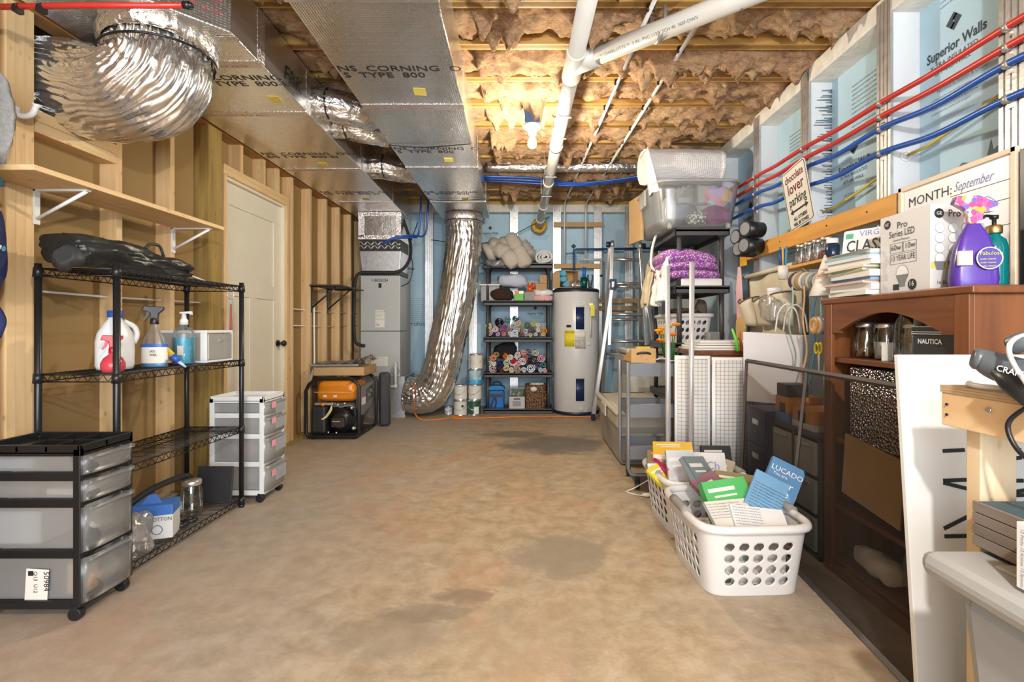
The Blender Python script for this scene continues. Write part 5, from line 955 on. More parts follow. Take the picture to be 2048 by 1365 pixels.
# ---- water heater
HX, HY, HR = 0.630, 6.50, 0.298
wh = thing('water_heater', 'tall white electric water heater with blue access panels', 'water heater', (HX, HY, 0))
hw = mat('heater_white', (0.70, 0.70, 0.69), 0.28, var=0.02)
build('tank', MB().lathe([(HR-0.01, 0.035), (HR, 0.045), (HR, 1.555), (HR-0.004, 1.56)], n=56), hw, wh)
build('base_ring', MB().lathe([(0.001, 0), (HR-0.006, 0), (HR+0.002, 0.01), (HR+0.002, 0.04), (HR-0.01, 0.045)], n=56), mat('ring_blue', (0.01, 0.02, 0.06), 0.4), wh)
build('top_cap', MB().lathe([(HR+0.003, 1.545), (HR+0.003, 1.575), (HR-0.012, 1.59), (0.001, 1.60)], n=56), mat('cap_dark', (0.02, 0.02, 0.025), 0.45), wh)
def arc_panel(a0, a1, z0, z1, dr, mt, nm, parent=wh):
    m = MB(); n = 10; vs = []
    for k in range(n+1):
        a = a0+(a1-a0)*k/n
        for z in (z0, z1): vs.append(Vector(((HR+dr)*math.sin(a), -(HR+dr)*math.cos(a), z)))
    m.add(vs, [(2*k, 2*k+2, 2*k+3, 2*k+1) for k in range(n)], 0, True)
    return build(nm, m, mt, parent, solid=0.006)
nv = mat('heater_navy', (0.01, 0.025, 0.10), 0.3)
for z0 in (0.185, 1.075): arc_panel(-0.10, 0.24, z0, z0+0.275, 0.006, nv, 'access_panel'); arc_panel(-0.10, 0.24, z0+0.262, z0+0.278, 0.012, M['satin_black'], 'panel_trim')
yl = arc_panel(-0.58, -0.16, 0.86, 1.06, 0.002, mat('energy_yellow', (0.80, 0.66, 0.02), 0.5), 'energy_label'); 
for (b_, z, s_) in (('ENERGYGUIDE', 1.03, 0.022),): text(b_, s_, (-0.155-0.01, -(HR+0.006)+0.042, z), (0.92, -0.37, 0), U_, M['ink'], wh, w=False, sx=0.8)
arc_panel(-0.14, 0.30, 0.96, 1.055, 0.002, M['paper'], 'spec_label'); arc_panel(-0.14, 0.30, 0.835, 0.95, 0.002, mat('spec2', (0.55, 0.50, 0.46), 0.6, var=0.4, vs=50), 'warning_label'); arc_panel(0.36, 0.55, 0.87, 0.91, 0.002, M['paper'], 'small_label'); arc_panel(-0.50, -0.30, 1.10, 1.13, 0.002, M['ink'], 'small_plate')
build('oval_badge', MB().tube([Vector((0.02+0.055*math.cos(k*math.pi/12), -HR-0.002, 1.40+0.022*math.sin(k*math.pi/12))) for k in range(24)], 0.005, 6, closed=True), M['alu'], wh)
build('relief_pipe', MB().cyl((0.155, -HR+0.02, 0.98), (0.155, -HR+0.01, 1.30), 0.012), M['pvc'], wh)
build('relief_valve', MB().cyl((0.155, -HR+0.05, 1.36), (0.155, -HR-0.012, 1.36), 0.018).bx(0.13, 0.18, -HR-0.02, -HR+0.01, 1.375, 1.395), mat('brass', (0.5, 0.36, 0.12), 0.35, 0.8), wh)
build('valve_tag', MB().prism([(0, 0), (0.05, -0.01), (0.05, -0.14), (0.0, -0.14)], (0.15, -HR-0.022, 1.38), R2, U_, (0, 0.003, 0)), mat('tag_bright_yellow', (0.80, 0.72, 0.02), 0.5), wh)
build('drain_valve', MB().cyl((0.03, -HR+0.02, 0.10), (0.03, -HR-0.03, 0.10), 0.016).cyl((0.03, -HR-0.03, 0.10), (0.03, -HR-0.04, 0.10), 0.024), M['pvc'], wh)
# things on the heater
ob = thing('cardboard_carton', 'open cardboard carton of blue rolls tipped on the water heater', 'box', (0.50, 6.46, 1.602), 0.3)
build('carton', MB().bx(-0.13, 0.13, 0.08, 0.09, 0, 0.22).bx(-0.13, 0.13, -0.10, 0.09, 0, 0.006).bx(-0.13, -0.122, -0.10, 0.09, 0, 0.22).bx(0.122, 0.13, -0.10, 0.09, 0, 0.22).bx(-0.13, 0.13, -0.10, 0.09, 0.214, 0.22), M['cardboard'], ob)
build('flap', MB().prism([(0, 0), (-0.09, -0.02), (-0.09, 0.18), (0, 0.21)], (-0.13, -0.10, 0), (1, 0, 0), U_, (0, -0.004, 0)), M['cardboard'], ob)
for i, (x, z) in enumerate(((-0.075, 0.185), (-0.075, 0.112), (-0.03, 0.046))):
    p = MX[ob.name] @ Vector((x, -0.11, z)); p2 = MX[ob.name] @ Vector((x, 0.07, z))
    m = MB().tube([p, p2], 0.034, 18); build('blue_roll', m, mat('blue_roll', (0.10, 0.42, 0.62), 0.5), label=('top', 'middle', 'bottom')[i]+' blue roll in the carton on the water heater', cat='roll', group='blue rolls in the carton')
gt = thing('thermos', 'dark green tumbler with blue stick standing on the water heater', 'tumbler', (0.72, 6.36, 1.602))
build('cup', MB().lathe([(0.001, 0), (0.036, 0), (0.046, 0.13), (0.04, 0.13), (0.001, 0.125)], n=22), mat('tumbler_green', (0.01, 0.16, 0.13), 0.2, 0.6), gt); build('blue_stick', MB().cyl((0.0, 0, 0.126), (0.0, 0, 0.26), 0.022, 0.024), mat('stick_blue', (0.02, 0.16, 0.55), 0.4), gt)
pr = thing('pruning_shears', 'black handled tool standing upright on the water heater', 'tool', (0.80, 6.38, 1.602))
for k in (-1, 1): build('grip', MB().tube(spline([(0.01*k, 0, 0.0), (0.02*k, 0, 0.07), (0.03*k, 0, 0.13), (0.025*k, 0, 0.17)], 5), 0.010, 8), M['black'], pr)
crumple('plastic_wrap', (0.62, 6.40, 1.645), (0.09, 0.07, 0.045), M['bag'], 'crumpled clear wrap lying on the water heater', 'plastic wrap', 0.4, 12)
build('heater_water_line', MB().tube(spline([(0.635, 6.47, 1.605), (0.632, 6.55, 1.70), (0.63, 6.74, 1.80), (0.63, 6.77, 2.1)], 6)+[Vector((0.63, 6.77, 2.145)), Vector((0.66, 6.77, 2.155)), Vector((1.1, 6.77, 2.16)), Vector((1.75, 6.77, 2.17))], 0.015, 8), mat('dark_blue_tube', (0.01, 0.05, 0.20), 0.35), label='dark blue water line rising from the heater then running right', cat='pipe')
bp = thing('branch_pipes', 'thin white pipe tee running behind the ladder above the heater', 'pipe', (0.9, 6.79, 1.3))
build('cross_run', MB().cyl((0.68, 6.775, 2.02), (1.0, 6.775, 2.02), 0.012), M['pvc'], bp, True); build('down_run', MB().cyl((1.0, 6.775, 2.03), (1.0, 6.775, 1.50), 0.012), M['pvc'], bp, True)
for (x, z) in ((0.78, 2.02), (1.0, 2.02), (1.0, 1.80)): build('fitting', MB().ball((x, 6.775, z), 0.02, 10, 8), M['blackmetal'] if z < 2 else M['pvc'], bp, True)
# ---- aluminium ladder
ld = thing('ladder', 'aluminium folding ladder standing beside the water heater', 'ladder', (1.15, 6.1, 0))
al = M['alu']
def rail(a, b_, w_=0.065, d=0.042):
    a, b_ = Vector(a), Vector(b_); m = MB(); z = (b_-a).normalized(); x = Vector((1, 0, 0)); x = (x-z*x.dot(z)).normalized(); y = z.cross(x)
    R = Matrix((x, y, z)).transposed(); m.box((a+b_)/2, (d, w_, (b_-a).length), R); return m
TL, TR = Vector((1.03, 6.10, 2.11)), Vector((1.37, 6.10, 2.09))
ML, MR = Vector((0.985, 6.05, 0.88)), Vector((1.44, 6.05, 0.88))
build('rail', rail(TL, ML), al, ld, True, bev=0.004); build('rail', rail(TR, MR), al, ld, True, bev=0.004)
build('rail', rail((1.02, 5.98, 1.66), (0.78, 5.92, 0.05)), al, ld, True, bev=0.004); build('rail', rail((1.40, 5.98, 1.66), (1.66, 6.10, 0.05)), al, ld, True, bev=0.004)
build('rail', rail((1.01, 6.16, 2.08), (0.985, 6.70, 0.03)), al, ld, True, bev=0.004); build('rail', rail((1.38, 6.16, 2.08), (1.50, 6.66, 0.03)), al, ld, True, bev=0.004)
for k, y in enumerate((518, 573, 629, 683)):
    z = H-(y-CY)*6.08/F; u = (TL.z-z)/(TL.z-ML.z)
    build('rung', MB().tube([TL.lerp(ML, u)+Vector((0.01, 0, 0)), TR.lerp(MR, u)-Vector((0.01, 0, 0))], 0.024, 12, squash=(1, 1.1, 0.85)), al, ld, True)
for k in range(3): build('rung', MB().tube([(1.0-0.005*k, 6.27+0.14*k, 1.65-0.45*k), (1.40+0.035*k, 6.27+0.14*k, 1.65-0.45*k)], 0.018, 10), al, ld, True)
for (c, s_) in ((TL, -1), (TR, 1)):
    build('hinge_plate', MB().cyl(c+Vector((-0.02, 0, 0.0)), c+Vector((0.02, 0, 0.0)), 0.05, n=20).box(c-Vector((0, 0, 0.06)), (0.03, 0.06, 0.12)), M['galv'], ld, True)
    build('hinge_knob', MB().cyl(c+Vector((0.02*s_, 0, 0)), c+Vector((0.07*s_, 0, 0)), 0.034, n=18), nv, ld, True, bev=0.006)
    build('caution_label', MB().box(c+Vector((0, -0.031, -0.11)), (0.034, 0.003, 0.04)), M['sticker'], ld, True)
build('slide_bracket', MB().bx(0.985, 1.06, 5.93, 6.06, 1.545, 1.575).bx(0.985, 1.06, 5.93, 6.06, 1.645, 1.675).bx(0.985, 1.0, 5.93, 5.96, 1.56, 1.66).bx(1.045, 1.06, 5.93, 5.96, 1.56, 1.66), nv, ld, True)
for c in ((0.775, 5.92, 0.04), (1.665, 6.10, 0.04), (0.985, 6.70, 0.04), (1.50, 6.66, 0.04)): build('foot', MB().box(c, (0.045, 0.08, 0.08)), nv, ld, True, bev=0.008)
# ---- freezer, tote
fz = thing('chest_freezer', 'white chest freezer below the ladder', 'freezer', (1.38, 5.66, 0))
fw = mat('freezer_white', (0.66, 0.64, 0.59), 0.35, var=0.03)
build('body', MB().bx(-0.31, 0.31, -0.33, 0.33, 0.03, 0.80), fw, fz, bev=0.012); build('lid', MB().bx(-0.32, 0.32, -0.345, 0.335, 0.81, 0.875), fw, fz, bev=0.018)
build('lid_grip', MB().bx(-0.25, 0.05, -0.352, -0.34, 0.822, 0.845), M['milky'], fz, bev=0.004); build('lock', MB().bx(-0.315, -0.308, -0.05, -0.035, 0.60, 0.66), M['greymetal'], fz); build('vent', MB().bx(-0.2, -0.08, -0.336, -0.329, 0.28, 0.46), mat('vent_beige', (0.5, 0.47, 0.42), 0.5), fz); build('plinth', MB().bx(-0.29, 0.29, -0.31, 0.31, 0, 0.03), M['black'], fz)
tt = thing('storage_tote', 'large pale storage tote with a dished lid on the floor beside the grey cart', 'tote', (0.945, 4.45, 0))
tm = mat('tote_beige', (0.60, 0.55, 0.46), 0.45, var=0.06)
build('tub', MB().box((0, 0, 0.19), (0.48, 1.1, 0.38), None, 0, 0.86), mat('tote_clear_grey', (0.40, 0.38, 0.34), 0.4, var=0.15, vs=3), tt, bev=0.03)
build('rim_band', MB().box((0, 0, 0.36), (0.51, 1.13, 0.10), None, 0, 0.97), tm, tt, bev=0.015)
ldm = build('lid', MB().bx(-0.265, 0.265, -0.585, 0.585, 0.41, 0.448), tm, tt, bev=0.018)
build('lid_ridge', MB().tube([(-0.22, -0.52, 0.448), (0.22, -0.52, 0.448), (0.22, 0.52, 0.448), (-0.22, 0.52, 0.448)], 0.010, 8, closed=True), tm, ldm)
build('latch', MB().bx(-0.275, -0.262, -0.12, 0.12, 0.33, 0.43), mat('latch', (0.62, 0.58, 0.50), 0.4), tt, bev=0.006)
build('lower_tub', MB().bx(-0.2, 0.2, -0.6, -0.58, 0.02, 0.3), M['milky'], tt) if False else None
build('extension_cord', MB().tube(spline([(-1.37, 6.02, 0.08), (-1.25, 5.9, 0.01), (-1.0, 5.95, 0.009), (-0.85, 6.1, 0.009), (-0.78, 6.02, 0.009), (-0.9, 5.98, 0.009), (-0.6, 6.0, 0.009), (0.1, 6.12, 0.009), (0.7, 6.08, 0.009), (0.95, 6.0, 0.009)], 8), 0.008, 8), mat('cord_orange', (0.80, 0.22, 0.02), 0.45), label='orange extension cord along the floor at the back wall', cat='cord')
# ================================================================ RIGHT SIDE
plastic_shelf('shelf_unit', 'dark grey plastic shelf unit at the right wall carrying the clear tote', 1.21, 1.66, 4.10, 4.95, False)
# clear tote and bubble wrap on top
ct = thing('clear_tote', 'clear lidless plastic tote of dress-up things on the right shelf unit', 'tote', (1.40, 4.45, Z5), 0.0)
def totew(u, v, k=1.0):
    a = 2*math.pi*u; c, s_ = math.cos(a), math.sin(a); e = 0.30; s2 = 0.86+0.14*v
    return Vector((0.36*k*s2*math.copysign(abs(c)**e, c), 0.40*k*s2*math.copysign(abs(s_)**e, s_), 0.022+0.365*v))
build('walls', MB().grid(totew, 44, 6, cu=True), M['clear'], ct, solid=0.004)
build('base', MB().grid(lambda u, v: Vector((totew(u, 0).x*v, totew(u, 0).y*v, 0.022)), 44, 3, cu=True), M['milky'], ct, solid=0.004)
build('rim', MB().tube([totew(k/44, 1.0) for k in range(44)], 0.014, 8, closed=True), M['milky'], ct)
for (x, y) in ((-0.24, -0.33), (0.24, -0.33)): build('wheel', MB().cyl((x-0.012, y-0.035, 0.024), (x+0.012, y-0.035, 0.024), 0.024), M['milky'], ct)
build('latch_handle', MB().bx(-0.385, -0.365, -0.1, 0.1, 0.25, 0.39), M['milky'], ct, bev=0.006)
crumple('tulle_skirt', (1.60, 4.20, 2.18), (0.12, 0.07, 0.10), patterned('tulle', (0.75, 0.35, 0.45), [(0.3, 0.7, 0.65), (0.8, 0.5, 0.2), (0.55, 0.4, 0.75), (0.8, 0.3, 0.45)], 8, 0.6), 'pastel tulle costume inside the clear tote', 'costume', 0.45, 9)
crumple('striped_cloth', (1.58, 4.19, 2.02), (0.12, 0.06, 0.09), patterned('plum_stripe', (0.22, 0.02, 0.12), [(0.35, 0.05, 0.2), (0.10, 0.02, 0.10)], 20, 0.5), 'plum striped cloth inside the clear tote', 'cloth', 0.3, 8)
crumple('beaded_cloth', (1.66, 4.33, 2.12), (0.055, 0.16, 0.14), patterned('teal_bead', (0.02, 0.12, 0.22), [(0.02, 0.3, 0.4), (0.5, 0.75, 0.8), (0.01, 0.1, 0.3)], 34, 0.35), 'teal beaded cloth at the right of the clear tote', 'cloth', 0.2, 8)
crumple('lace_bundle', (1.41, 4.17, 1.99), (0.085, 0.05, 0.065), patterned('lace', (0.12, 0.11, 0.10), [(0.7, 0.66, 0.55), (0.75, 0.72, 0.62)], 45, 0.42), 'cream lace bundle at the front of the clear tote', 'lace', 0.2, 12)
crumple('grey_pillow', (1.35, 4.5, 2.07), (0.16, 0.16, 0.14), mat('slate_cloth', (0.16, 0.17, 0.20), 0.8), 'slate grey cushion inside the clear tote', 'cushion', 0.2, 6)
crumple('clear_bottles', (1.19, 4.22, 2.06), (0.06, 0.06, 0.13), M['milky'], 'clear plastic bundle at the left of the clear tote', 'plastic bundle', 0.2, 9)
bw = thing('bubble_wrap_roll', 'big roll of bubble wrap lying on the clear tote', 'roll', (1.37, 4.42, 2.30))
def bubble_mat():
    m, t, b = nt('bubble_wrap'); v = coords(t); vo = N(t, 'TexVoronoi', Scale=55.0); vo.inputs['Randomness'].default_value = 0.2; t.links.new(v, vo.inputs['Vector'])
    b.inputs['Base Color'].default_value = (0.80, 0.78, 0.77, 1); b.inputs['Roughness'].default_value = 0.22; b.inputs['Alpha'].default_value = 0.9; bumpn(t, b, vo.outputs['Distance'], 0.5, 0.01); return m
build('roll', MB().tube(spline([(1.0, 4.30, 2.475), (1.12, 4.32, 2.48), (1.38, 4.35, 2.49), (1.62, 4.4, 2.50), (1.70, 4.40, 2.50)], 6), 0.15, 36, disp=lambda i, a, p: 0.010*fbm(p*6, 3)+0.003*math.sin(a*9)), bubble_mat(), bw, True)
build('loose_sheet', MB().grid(lambda u, v: Vector((0.985+0.10*v-0.05*math.sin(math.pi*u)*v, 4.10+0.26*u, 2.58-0.36*v+0.02*fbm((u*5, v*5, 1), 3))), 12, 16), bubble_mat(), bw, True, solid=0.006)
slab('flat_carton', (1.02, 4.62, Z5), (1.05, 4.90, 2.33), M['cardboard'], 'flattened brown carton standing beside the clear tote', 'carton', 0.2)
build('hanging_strap', MB().tube(spline([(1.19, 4.5, 2.0), (1.16, 4.48, 1.95), (1.11, 4.45, 1.80), (1.10, 4.44, 1.65), (1.15, 4.43, 1.60), (1.17, 4.43, 1.66)], 6), 0.012, 8, squash=(1, 0.5, 1)), M['offwhite'], label='cream webbing strap with hook hanging off the right shelf unit', cat='strap')
# quilt tier
qm = patterned('purple_floral', (0.24, 0.06, 0.36), [(0.72, 0.42, 0.60), (0.62, 0.50, 0.72), (0.70, 0.62, 0.45), (0.5, 0.12, 0.4)], 85, 0.45)
qt = thing('folded_quilt', 'purple floral quilt folded on the right shelf unit', 'quilt', (1.40, 4.40, Z4+0.07))
def qlayer(z, th, dx, sl): 
    def f(u, v):
        a = 2*math.pi*u; c, s_ = math.cos(a), math.sin(a); e = 0.35; b_ = math.pi*(v-0.5); cb = abs(math.cos(b_))**0.4
        x = 0.24*cb*math.copysign(abs(c)**e, c); y = 0.30*cb*math.copysign(abs(s_)**e, s_)
        return Vector((1.38+dx+x, 4.40+y, z+th*math.sin(b_)+0.012*fbm((x*8, y*8, z*9), 3)-sl*max(0, x)))
    return MB().grid(f, 40, 14, cu=True)
for k, z in enumerate((1.545, 1.615, 1.69)): build('folded_layer', qlayer(z, 0.048 if k < 2 else 0.07, -0.015*k, 0.06+0.1*(k == 2)), qm, qt, True)
slab('white_foam_block', (1.26, 4.13, Z4), (1.62, 4.68, Z4+0.075), M['white'], 'white foam slab under the purple quilt', 'foam block', 0, 0.012)
def drape(x0, dx, y0, y1, z0, z1, seed, amp=0.03):
    def f(u, v): return Vector((x0+dx*v+amp*math.sin(u*14+seed)*v+0.02*fbm((u*4, v*4, seed), 3), y0+(y1-y0)*u, z0+(z1-z0)*v+0.02*math.sin(u*7+seed)))
    return MB().grid(f, 30, 18)
build('white_sheet', drape(1.16, -0.05, 4.12, 4.50, 1.66, 1.30, 1), M['white'], label='white sheet hanging over the left side of the right shelf', cat='sheet', solid=0.02)
build('canvas_cloth', drape(1.15, -0.06, 4.52, 4.78, 1.72, 1.30, 5, 0.012), mat('canvas', (0.62, 0.53, 0.36), 0.9), label='beige canvas hanging behind the white sheet', cat='cloth', solid=0.014)
# laundry basket tier
def lattice_basket(name, label, loc, rz, LX, LY, h, mt, cat='basket', rows=4, cols=5, r=0.016, holes=True, handle=True):
    # rounded-rectangle tapering basket with rows of real oval openings
    t = thing(name, label, cat, loc, rz); n = 400; nz = 56
    def per(u, k):
        a = 2*math.pi*u; c, s_ = math.cos(a), math.sin(a); e = 0.34
        return LX/2*k*math.copysign(abs(c)**e, c), LY/2*k*math.copysign(abs(s_)**e, s_)
    def resample(k, n):
        pts = [per(i/1440, k) for i in range(1441)]; L = [0]
        for i in range(1440): L.append(L[-1]+math.dist(pts[i], pts[i+1]))
        out = []; j = 0
        for i in range(n):
            d = L[-1]*i/n
            while L[j+1] < d: j += 1
            f = (d-L[j])/max(1e-9, L[j+1]-L[j]); out.append((pts[j][0]+(pts[j+1][0]-pts[j][0])*f, pts[j][1]+(pts[j+1][1]-pts[j][1])*f))
        return out
    base = resample(1.0, n); ov = []
    for (side, LL) in (('x', LY), ('y', LX)):
        nc = cols+2 if LL > 0.5 else cols
        for s_ in (-1, 1):
            for ci in range(nc):
                for ri in range(rows): ov.append((side, s_, (ci-(nc-1)/2)*LL*0.68/nc, h*(0.22+0.52*ri/max(1, rows-1)), 0.34*LL*0.68/nc, 0.30*h*0.62/rows*1.25))
    def hit(x, y, z):
        for (sd, s_, c, zc, ra, rb) in ov:
            if sd == 'x':
                if x*s_ < LX*0.42: continue
                q = y
            else:
                if y*s_ < LY*0.42: continue
                q = x
            du, dz = q-c, z-zc
            if abs(du) > 2*ra or abs(dz) > 2*rb: continue
            e = math.hypot((du-dz*0.25)/ra, dz/rb)
            if e < 1.45: return e, sd, c, zc
        return None
    vs = []; inside = []
    for j in range(nz+1):
        z = h*j/nz; k = 0.86+0.14*z/h
        for (x, y) in base:
            hh = hit(x, y, z) if holes else None; zz_ = z; ins = False
            if hh:
                e, sd, c, zc = hh; ins = e < 1.0
                if 0.72 < e < 1.22:
                    if sd == 'x': y = c+(y-c)/e
                    else: x = c+(x-c)/e
                    zz_ = zc+(z-zc)/e
            kk = 0.86+0.14*zz_/h; vs.append(Vector((x*kk, y*kk, zz_))); inside.append(ins)
    fs = []
    for j in range(nz):
        for i in range(n):
            q = (j*n+i, j*n+(i+1) % n, (j+1)*n+(i+1) % n, (j+1)*n+i)
            if sum(inside[k] for k in q) < 2: fs.append(q)
    build('walls', MB().add(vs, fs, 0, True), mt, t, solid=0.004)
    build('bottom', MB().add([Vector((x*0.86, y*0.86, 0.004)) for (x, y) in base[::4]], [tuple(range(n//4))]), mt, t, solid=0.004)
    build('rim', MB().tube([Vector((x*1.02, y*1.02, h)) for (x, y) in base[::4]], 0.018, 10, closed=True), mt, t)
    if handle:
        for s_ in (-1, 1): build('grip', MB().tube([(s_*(LX/2*1.02), y, h+0.010) for y in (-0.09, -0.05, 0.05, 0.09)], 0.021, 10), mat('grip_grey', (0.30, 0.29, 0.27), 0.6), t)
    return t
wp = mat('basket_white', (0.74, 0.73, 0.72), 0.38, var=0.02)
lattice_basket('laundry_basket', 'small white perforated basket of clothes on the right shelf unit', (1.40, 4.52, Z3), 0, 0.36, 0.62, 0.24, wp, 'basket', 3, 5, handle=False)
crumple('folded_clothes', (1.40, 4.52, Z3+0.21), (0.15, 0.26, 0.10), patterned('dark_clothes', (0.03, 0.035, 0.06), [(0.03, 0.05, 0.12), (0.4, 0.4, 0.38), (0.25, 0.12, 0.05), (0.02, 0.02, 0.03)], 7, 0.7), 'dark clothes heaped in the small white basket', 'clothes', 0.3, 7)
slab('clear_bin_box', (1.50, 4.14, Z3), (1.64, 4.6, Z3+0.10), M['milky'], 'flat translucent box beside the small white basket', 'box', 0, 0.01)
crumple('brown_bag', (1.60, 4.62, Z3+0.28), (0.05, 0.06, 0.12), mat('brown_bagm', (0.20, 0.14, 0.10), 0.8), 'brown pouch hanging behind the shelf post', 'pouch', 0.25, 8)
# brown table with trays
bt = thing('brown_table', 'low brown table with paper trays in front of the right shelf unit', 'table', (1.37, 3.72, 0))
build('top', MB().bx(-0.22, 0.38, -0.24, 0.28, 0.905, 0.935), M['cherry_x'], bt, bev=0.004)
for sx in (-0.19, 0.35):
    for sy in (-0.21, 0.25): build('leg', MB().bx(sx-0.02, sx+0.02, sy-0.02, sy+0.02, 0, 0.905), M['cherry_z'], bt)
build('apron', MB().bx(-0.2, 0.36, -0.22, -0.20, 0.84, 0.905), M['cherry_z'], bt)
for k in range(4): slab('paper_tray', (1.18+0.02*k, 3.52+0.02*k, 0.937+0.017*k), (1.62, 3.9, 0.951+0.017*k), (M['white'], M['paper'], M['offwhite'], M['white'])[k], ('bottom', 'second', 'third', 'top')[k]+' white board in the stack on the brown table', 'board', 0, 0.002, 'white boards on the brown table')
# ---- gridded cutting mat
def grid_mat():
    m, t, b = nt('grid_print'); u = N(t, 'TexCoord'); sp_ = N(t, 'SeparateXYZ'); t.links.new(u.outputs['UV'], sp_.inputs[0]); res = None
    for ax, per in ((0, 0.0254), (1, 0.0254)):
        dv_ = N(t, 'Math', operation='DIVIDE'); t.links.new(sp_.outputs[ax], dv_.inputs[0]); dv_.inputs[1].default_value = per
        fr = N(t, 'Math', operation='FRACT'); t.links.new(dv_.outputs[0], fr.inputs[0]); lt = N(t, 'Math', operation='LESS_THAN'); t.links.new(fr.outputs[0], lt.inputs[0]); lt.inputs[1].default_value = 0.085
        if res is None: res = lt.outputs[0]
        else: mx = N(t, 'Math', operation='MAXIMUM'); t.links.new(res, mx.inputs[0]); t.links.new(lt.outputs[0], mx.inputs[1]); res = mx.outputs[0]
    t.links.new(mixc(t, res, (0.72, 0.70, 0.67), (0.16, 0.16, 0.17)), b.inputs['Base Color']); b.inputs['Roughness'].default_value = 0.45; return m
GMt = grid_mat()
def curved_sheet(name, cx, cy, R, a0, a1, z0, z1, label, cat, mt, inset=0.02, plainm=None):
    t = thing(name, label, cat, (cx, cy, z0)); n = 30
    def mk(aa, ab, za, zb, nm, mm, dr=0.0):
        m = MB(); m.grid(lambda u, v: Vector(((R+dr)*math.cos(aa+(ab-aa)*u), (R+dr)*math.sin(aa+(ab-aa)*u), za+(zb-za)*v)), n, 2)
        o = build(nm, m, mm, t, solid=0.002)
        uv = o.data.uv_layers.new(name='UVMap')
        for pl_ in o.data.polygons:
            for li, vi in zip(pl_.loop_indices, pl_.vertices):
                q = o.data.vertices[vi].co; uv.data[li].uv = (math.atan2(q.y, q.x)*R+3.0, q.z)
        return o
    mk(a0, a1, 0, z1-z0, 'sheet', plainm or M['white']); e = inset/R
    mk(a0+e, a1-e, inset, z1-z0-inset, 'printed_grid', mt, 0.003)
    return t
curved_sheet('cutting_mat', 1.14, 3.57, 0.32, math.radians(238), math.radians(279), 0.0, 0.915, 'left curled white cutting mat with a printed grid standing behind the baskets', 'cutting mat', GMt)
curved_sheet('cutting_mat', 1.31, 3.56, 0.32, math.radians(250), math.radians(301), 0.0, 0.905, 'right curled white cutting mat with a printed grid near the screen', 'cutting mat', GMt)
# ---- grey utility cart
uc = thing('utility_cart', 'grey three-tier rolling utility cart', 'cart', (0.875, 3.55, 0))
gp = mat('cart_grey', (0.20, 0.21, 0.225), 0.4, 0.1, var=0.03)
CW, CD = 0.19, 0.155
for z in (0.20, 0.485, 0.765):
    m = MB(); zt_ = z+0.09; w_, d_ = CW-0.012, CD-0.006
    tr_ = build('tray', MB().bx(-w_, w_, -d_, d_, z, z+0.004), gp, uc)
    for (a, b_, c, e) in ((-w_, w_, -d_-0.002, -d_+0.002), (-w_, w_, d_-0.002, d_+0.002), (-w_-0.002, -w_+0.002, -d_, d_), (w_-0.002, w_+0.002, -d_, d_)): build('tray_side', MB().bx(a, b_, c, e, z, zt_), gp, tr_, bev=0.001)
    build('tray_rim', MB().tube([(-w_, -d_, zt_), (w_, -d_, zt_), (w_, d_, zt_), (-w_, d_, zt_)], 0.005, 6, closed=True), gp, tr_)
for sy in (-1, 1):
    build('side_frame', MB().tube([(-CW, sy*CD*0.98, 0.86), (-CW, sy*CD*0.98, 0.14), (-CW+0.015, sy*CD*0.98, 0.105), (-CW+0.05, sy*CD*0.98, 0.095), (CW-0.05, sy*CD*0.98, 0.095), (CW-0.015, sy*CD*0.98, 0.105), (CW, sy*CD*0.98, 0.14), (CW, sy*CD*0.98, 0.86)], 0.0125, 10), gp, uc)
    for sx in (-1, 1): build('caster', MB().cyl((sx*(CW-0.06)-0.012, sy*CD*0.98, 0.032), (sx*(CW-0.06)+0.012, sy*CD*0.98, 0.032), 0.032, n=16).bx(sx*(CW-0.06)-0.016, sx*(CW-0.06)+0.016, sy*CD*0.98-0.014, sy*CD*0.98+0.014, 0.04, 0.085), M['black'], uc)
ZC = 0.857
wbx = thing('wooden_box', 'small slant-lid wooden box with a leather handle on the grey cart', 'box', (0.79, 3.53, ZC))
build('box', MB().prism([(-0.13, 0), (0.12, 0), (0.12, 0.035), (-0.13, 0.10)], (-0.085, 0, 0.0), (0, 1, 0), U_, (0.17, 0, 0)), wood('box_pine', (0.62, 0.36, 0.13), (0.5, 0.27, 0.09), 'y'), wbx, bev=0.003)
build('handle', MB().tube(spline([(-0.045, -0.132, 0.062), (-0.02, -0.15, 0.07), (0.02, -0.15, 0.07), (0.045, -0.132, 0.062)], 5), 0.008, 8), M['satin_black'], wbx)
slab('yellow_carton', (0.80, 3.66, ZC), (0.90, 3.70, ZC+0.10), mat('bright_yellow', (0.80, 0.60, 0.02), 0.5), 'small bright yellow carton behind the wooden box', 'box')
fl_ = thing('flower_bunch', 'bunch of orange artificial flowers on the grey cart', 'flowers', (1.0, 3.50, ZC-0.09))
build('pot', MB().lathe([(0.001, 0), (0.045, 0), (0.055, 0.10), (0.048, 0.10), (0.001, 0.09)], n=18), M['satin_black'], fl_)
rr = random.Random(9)
for k in range(9):
    a = rr.uniform(0, 6.28); p = Vector((0.075*math.cos(a)*rr.uniform(0.4, 1)-0.01, 0.06*math.sin(a), rr.uniform(0.22, 0.36)))
    stm = build('stem', MB().tube([(0, 0, 0.08), (p.x*0.5, p.y*0.5, p.z*0.6), p], 0.0035, 5), mat('stem_green', (0.03, 0.16, 0.03), 0.6), fl_)
    c = rr.choice([(0.80, 0.22, 0.01), (0.75, 0.10, 0.01), (0.78, 0.36, 0.02)]); m = MB()
    for j in range(9):
        b_ = j*2*math.pi/9; d = Vector((math.cos(b_), math.sin(b_), 0.5)); m.tube([p, p+d*0.016, p+d*0.03+Vector((0, 0, -0.004))], [0.004, 0.013, 0.004], 6, squash=None)
    build('blossom', m, mat('petal', c, 0.7), stm)
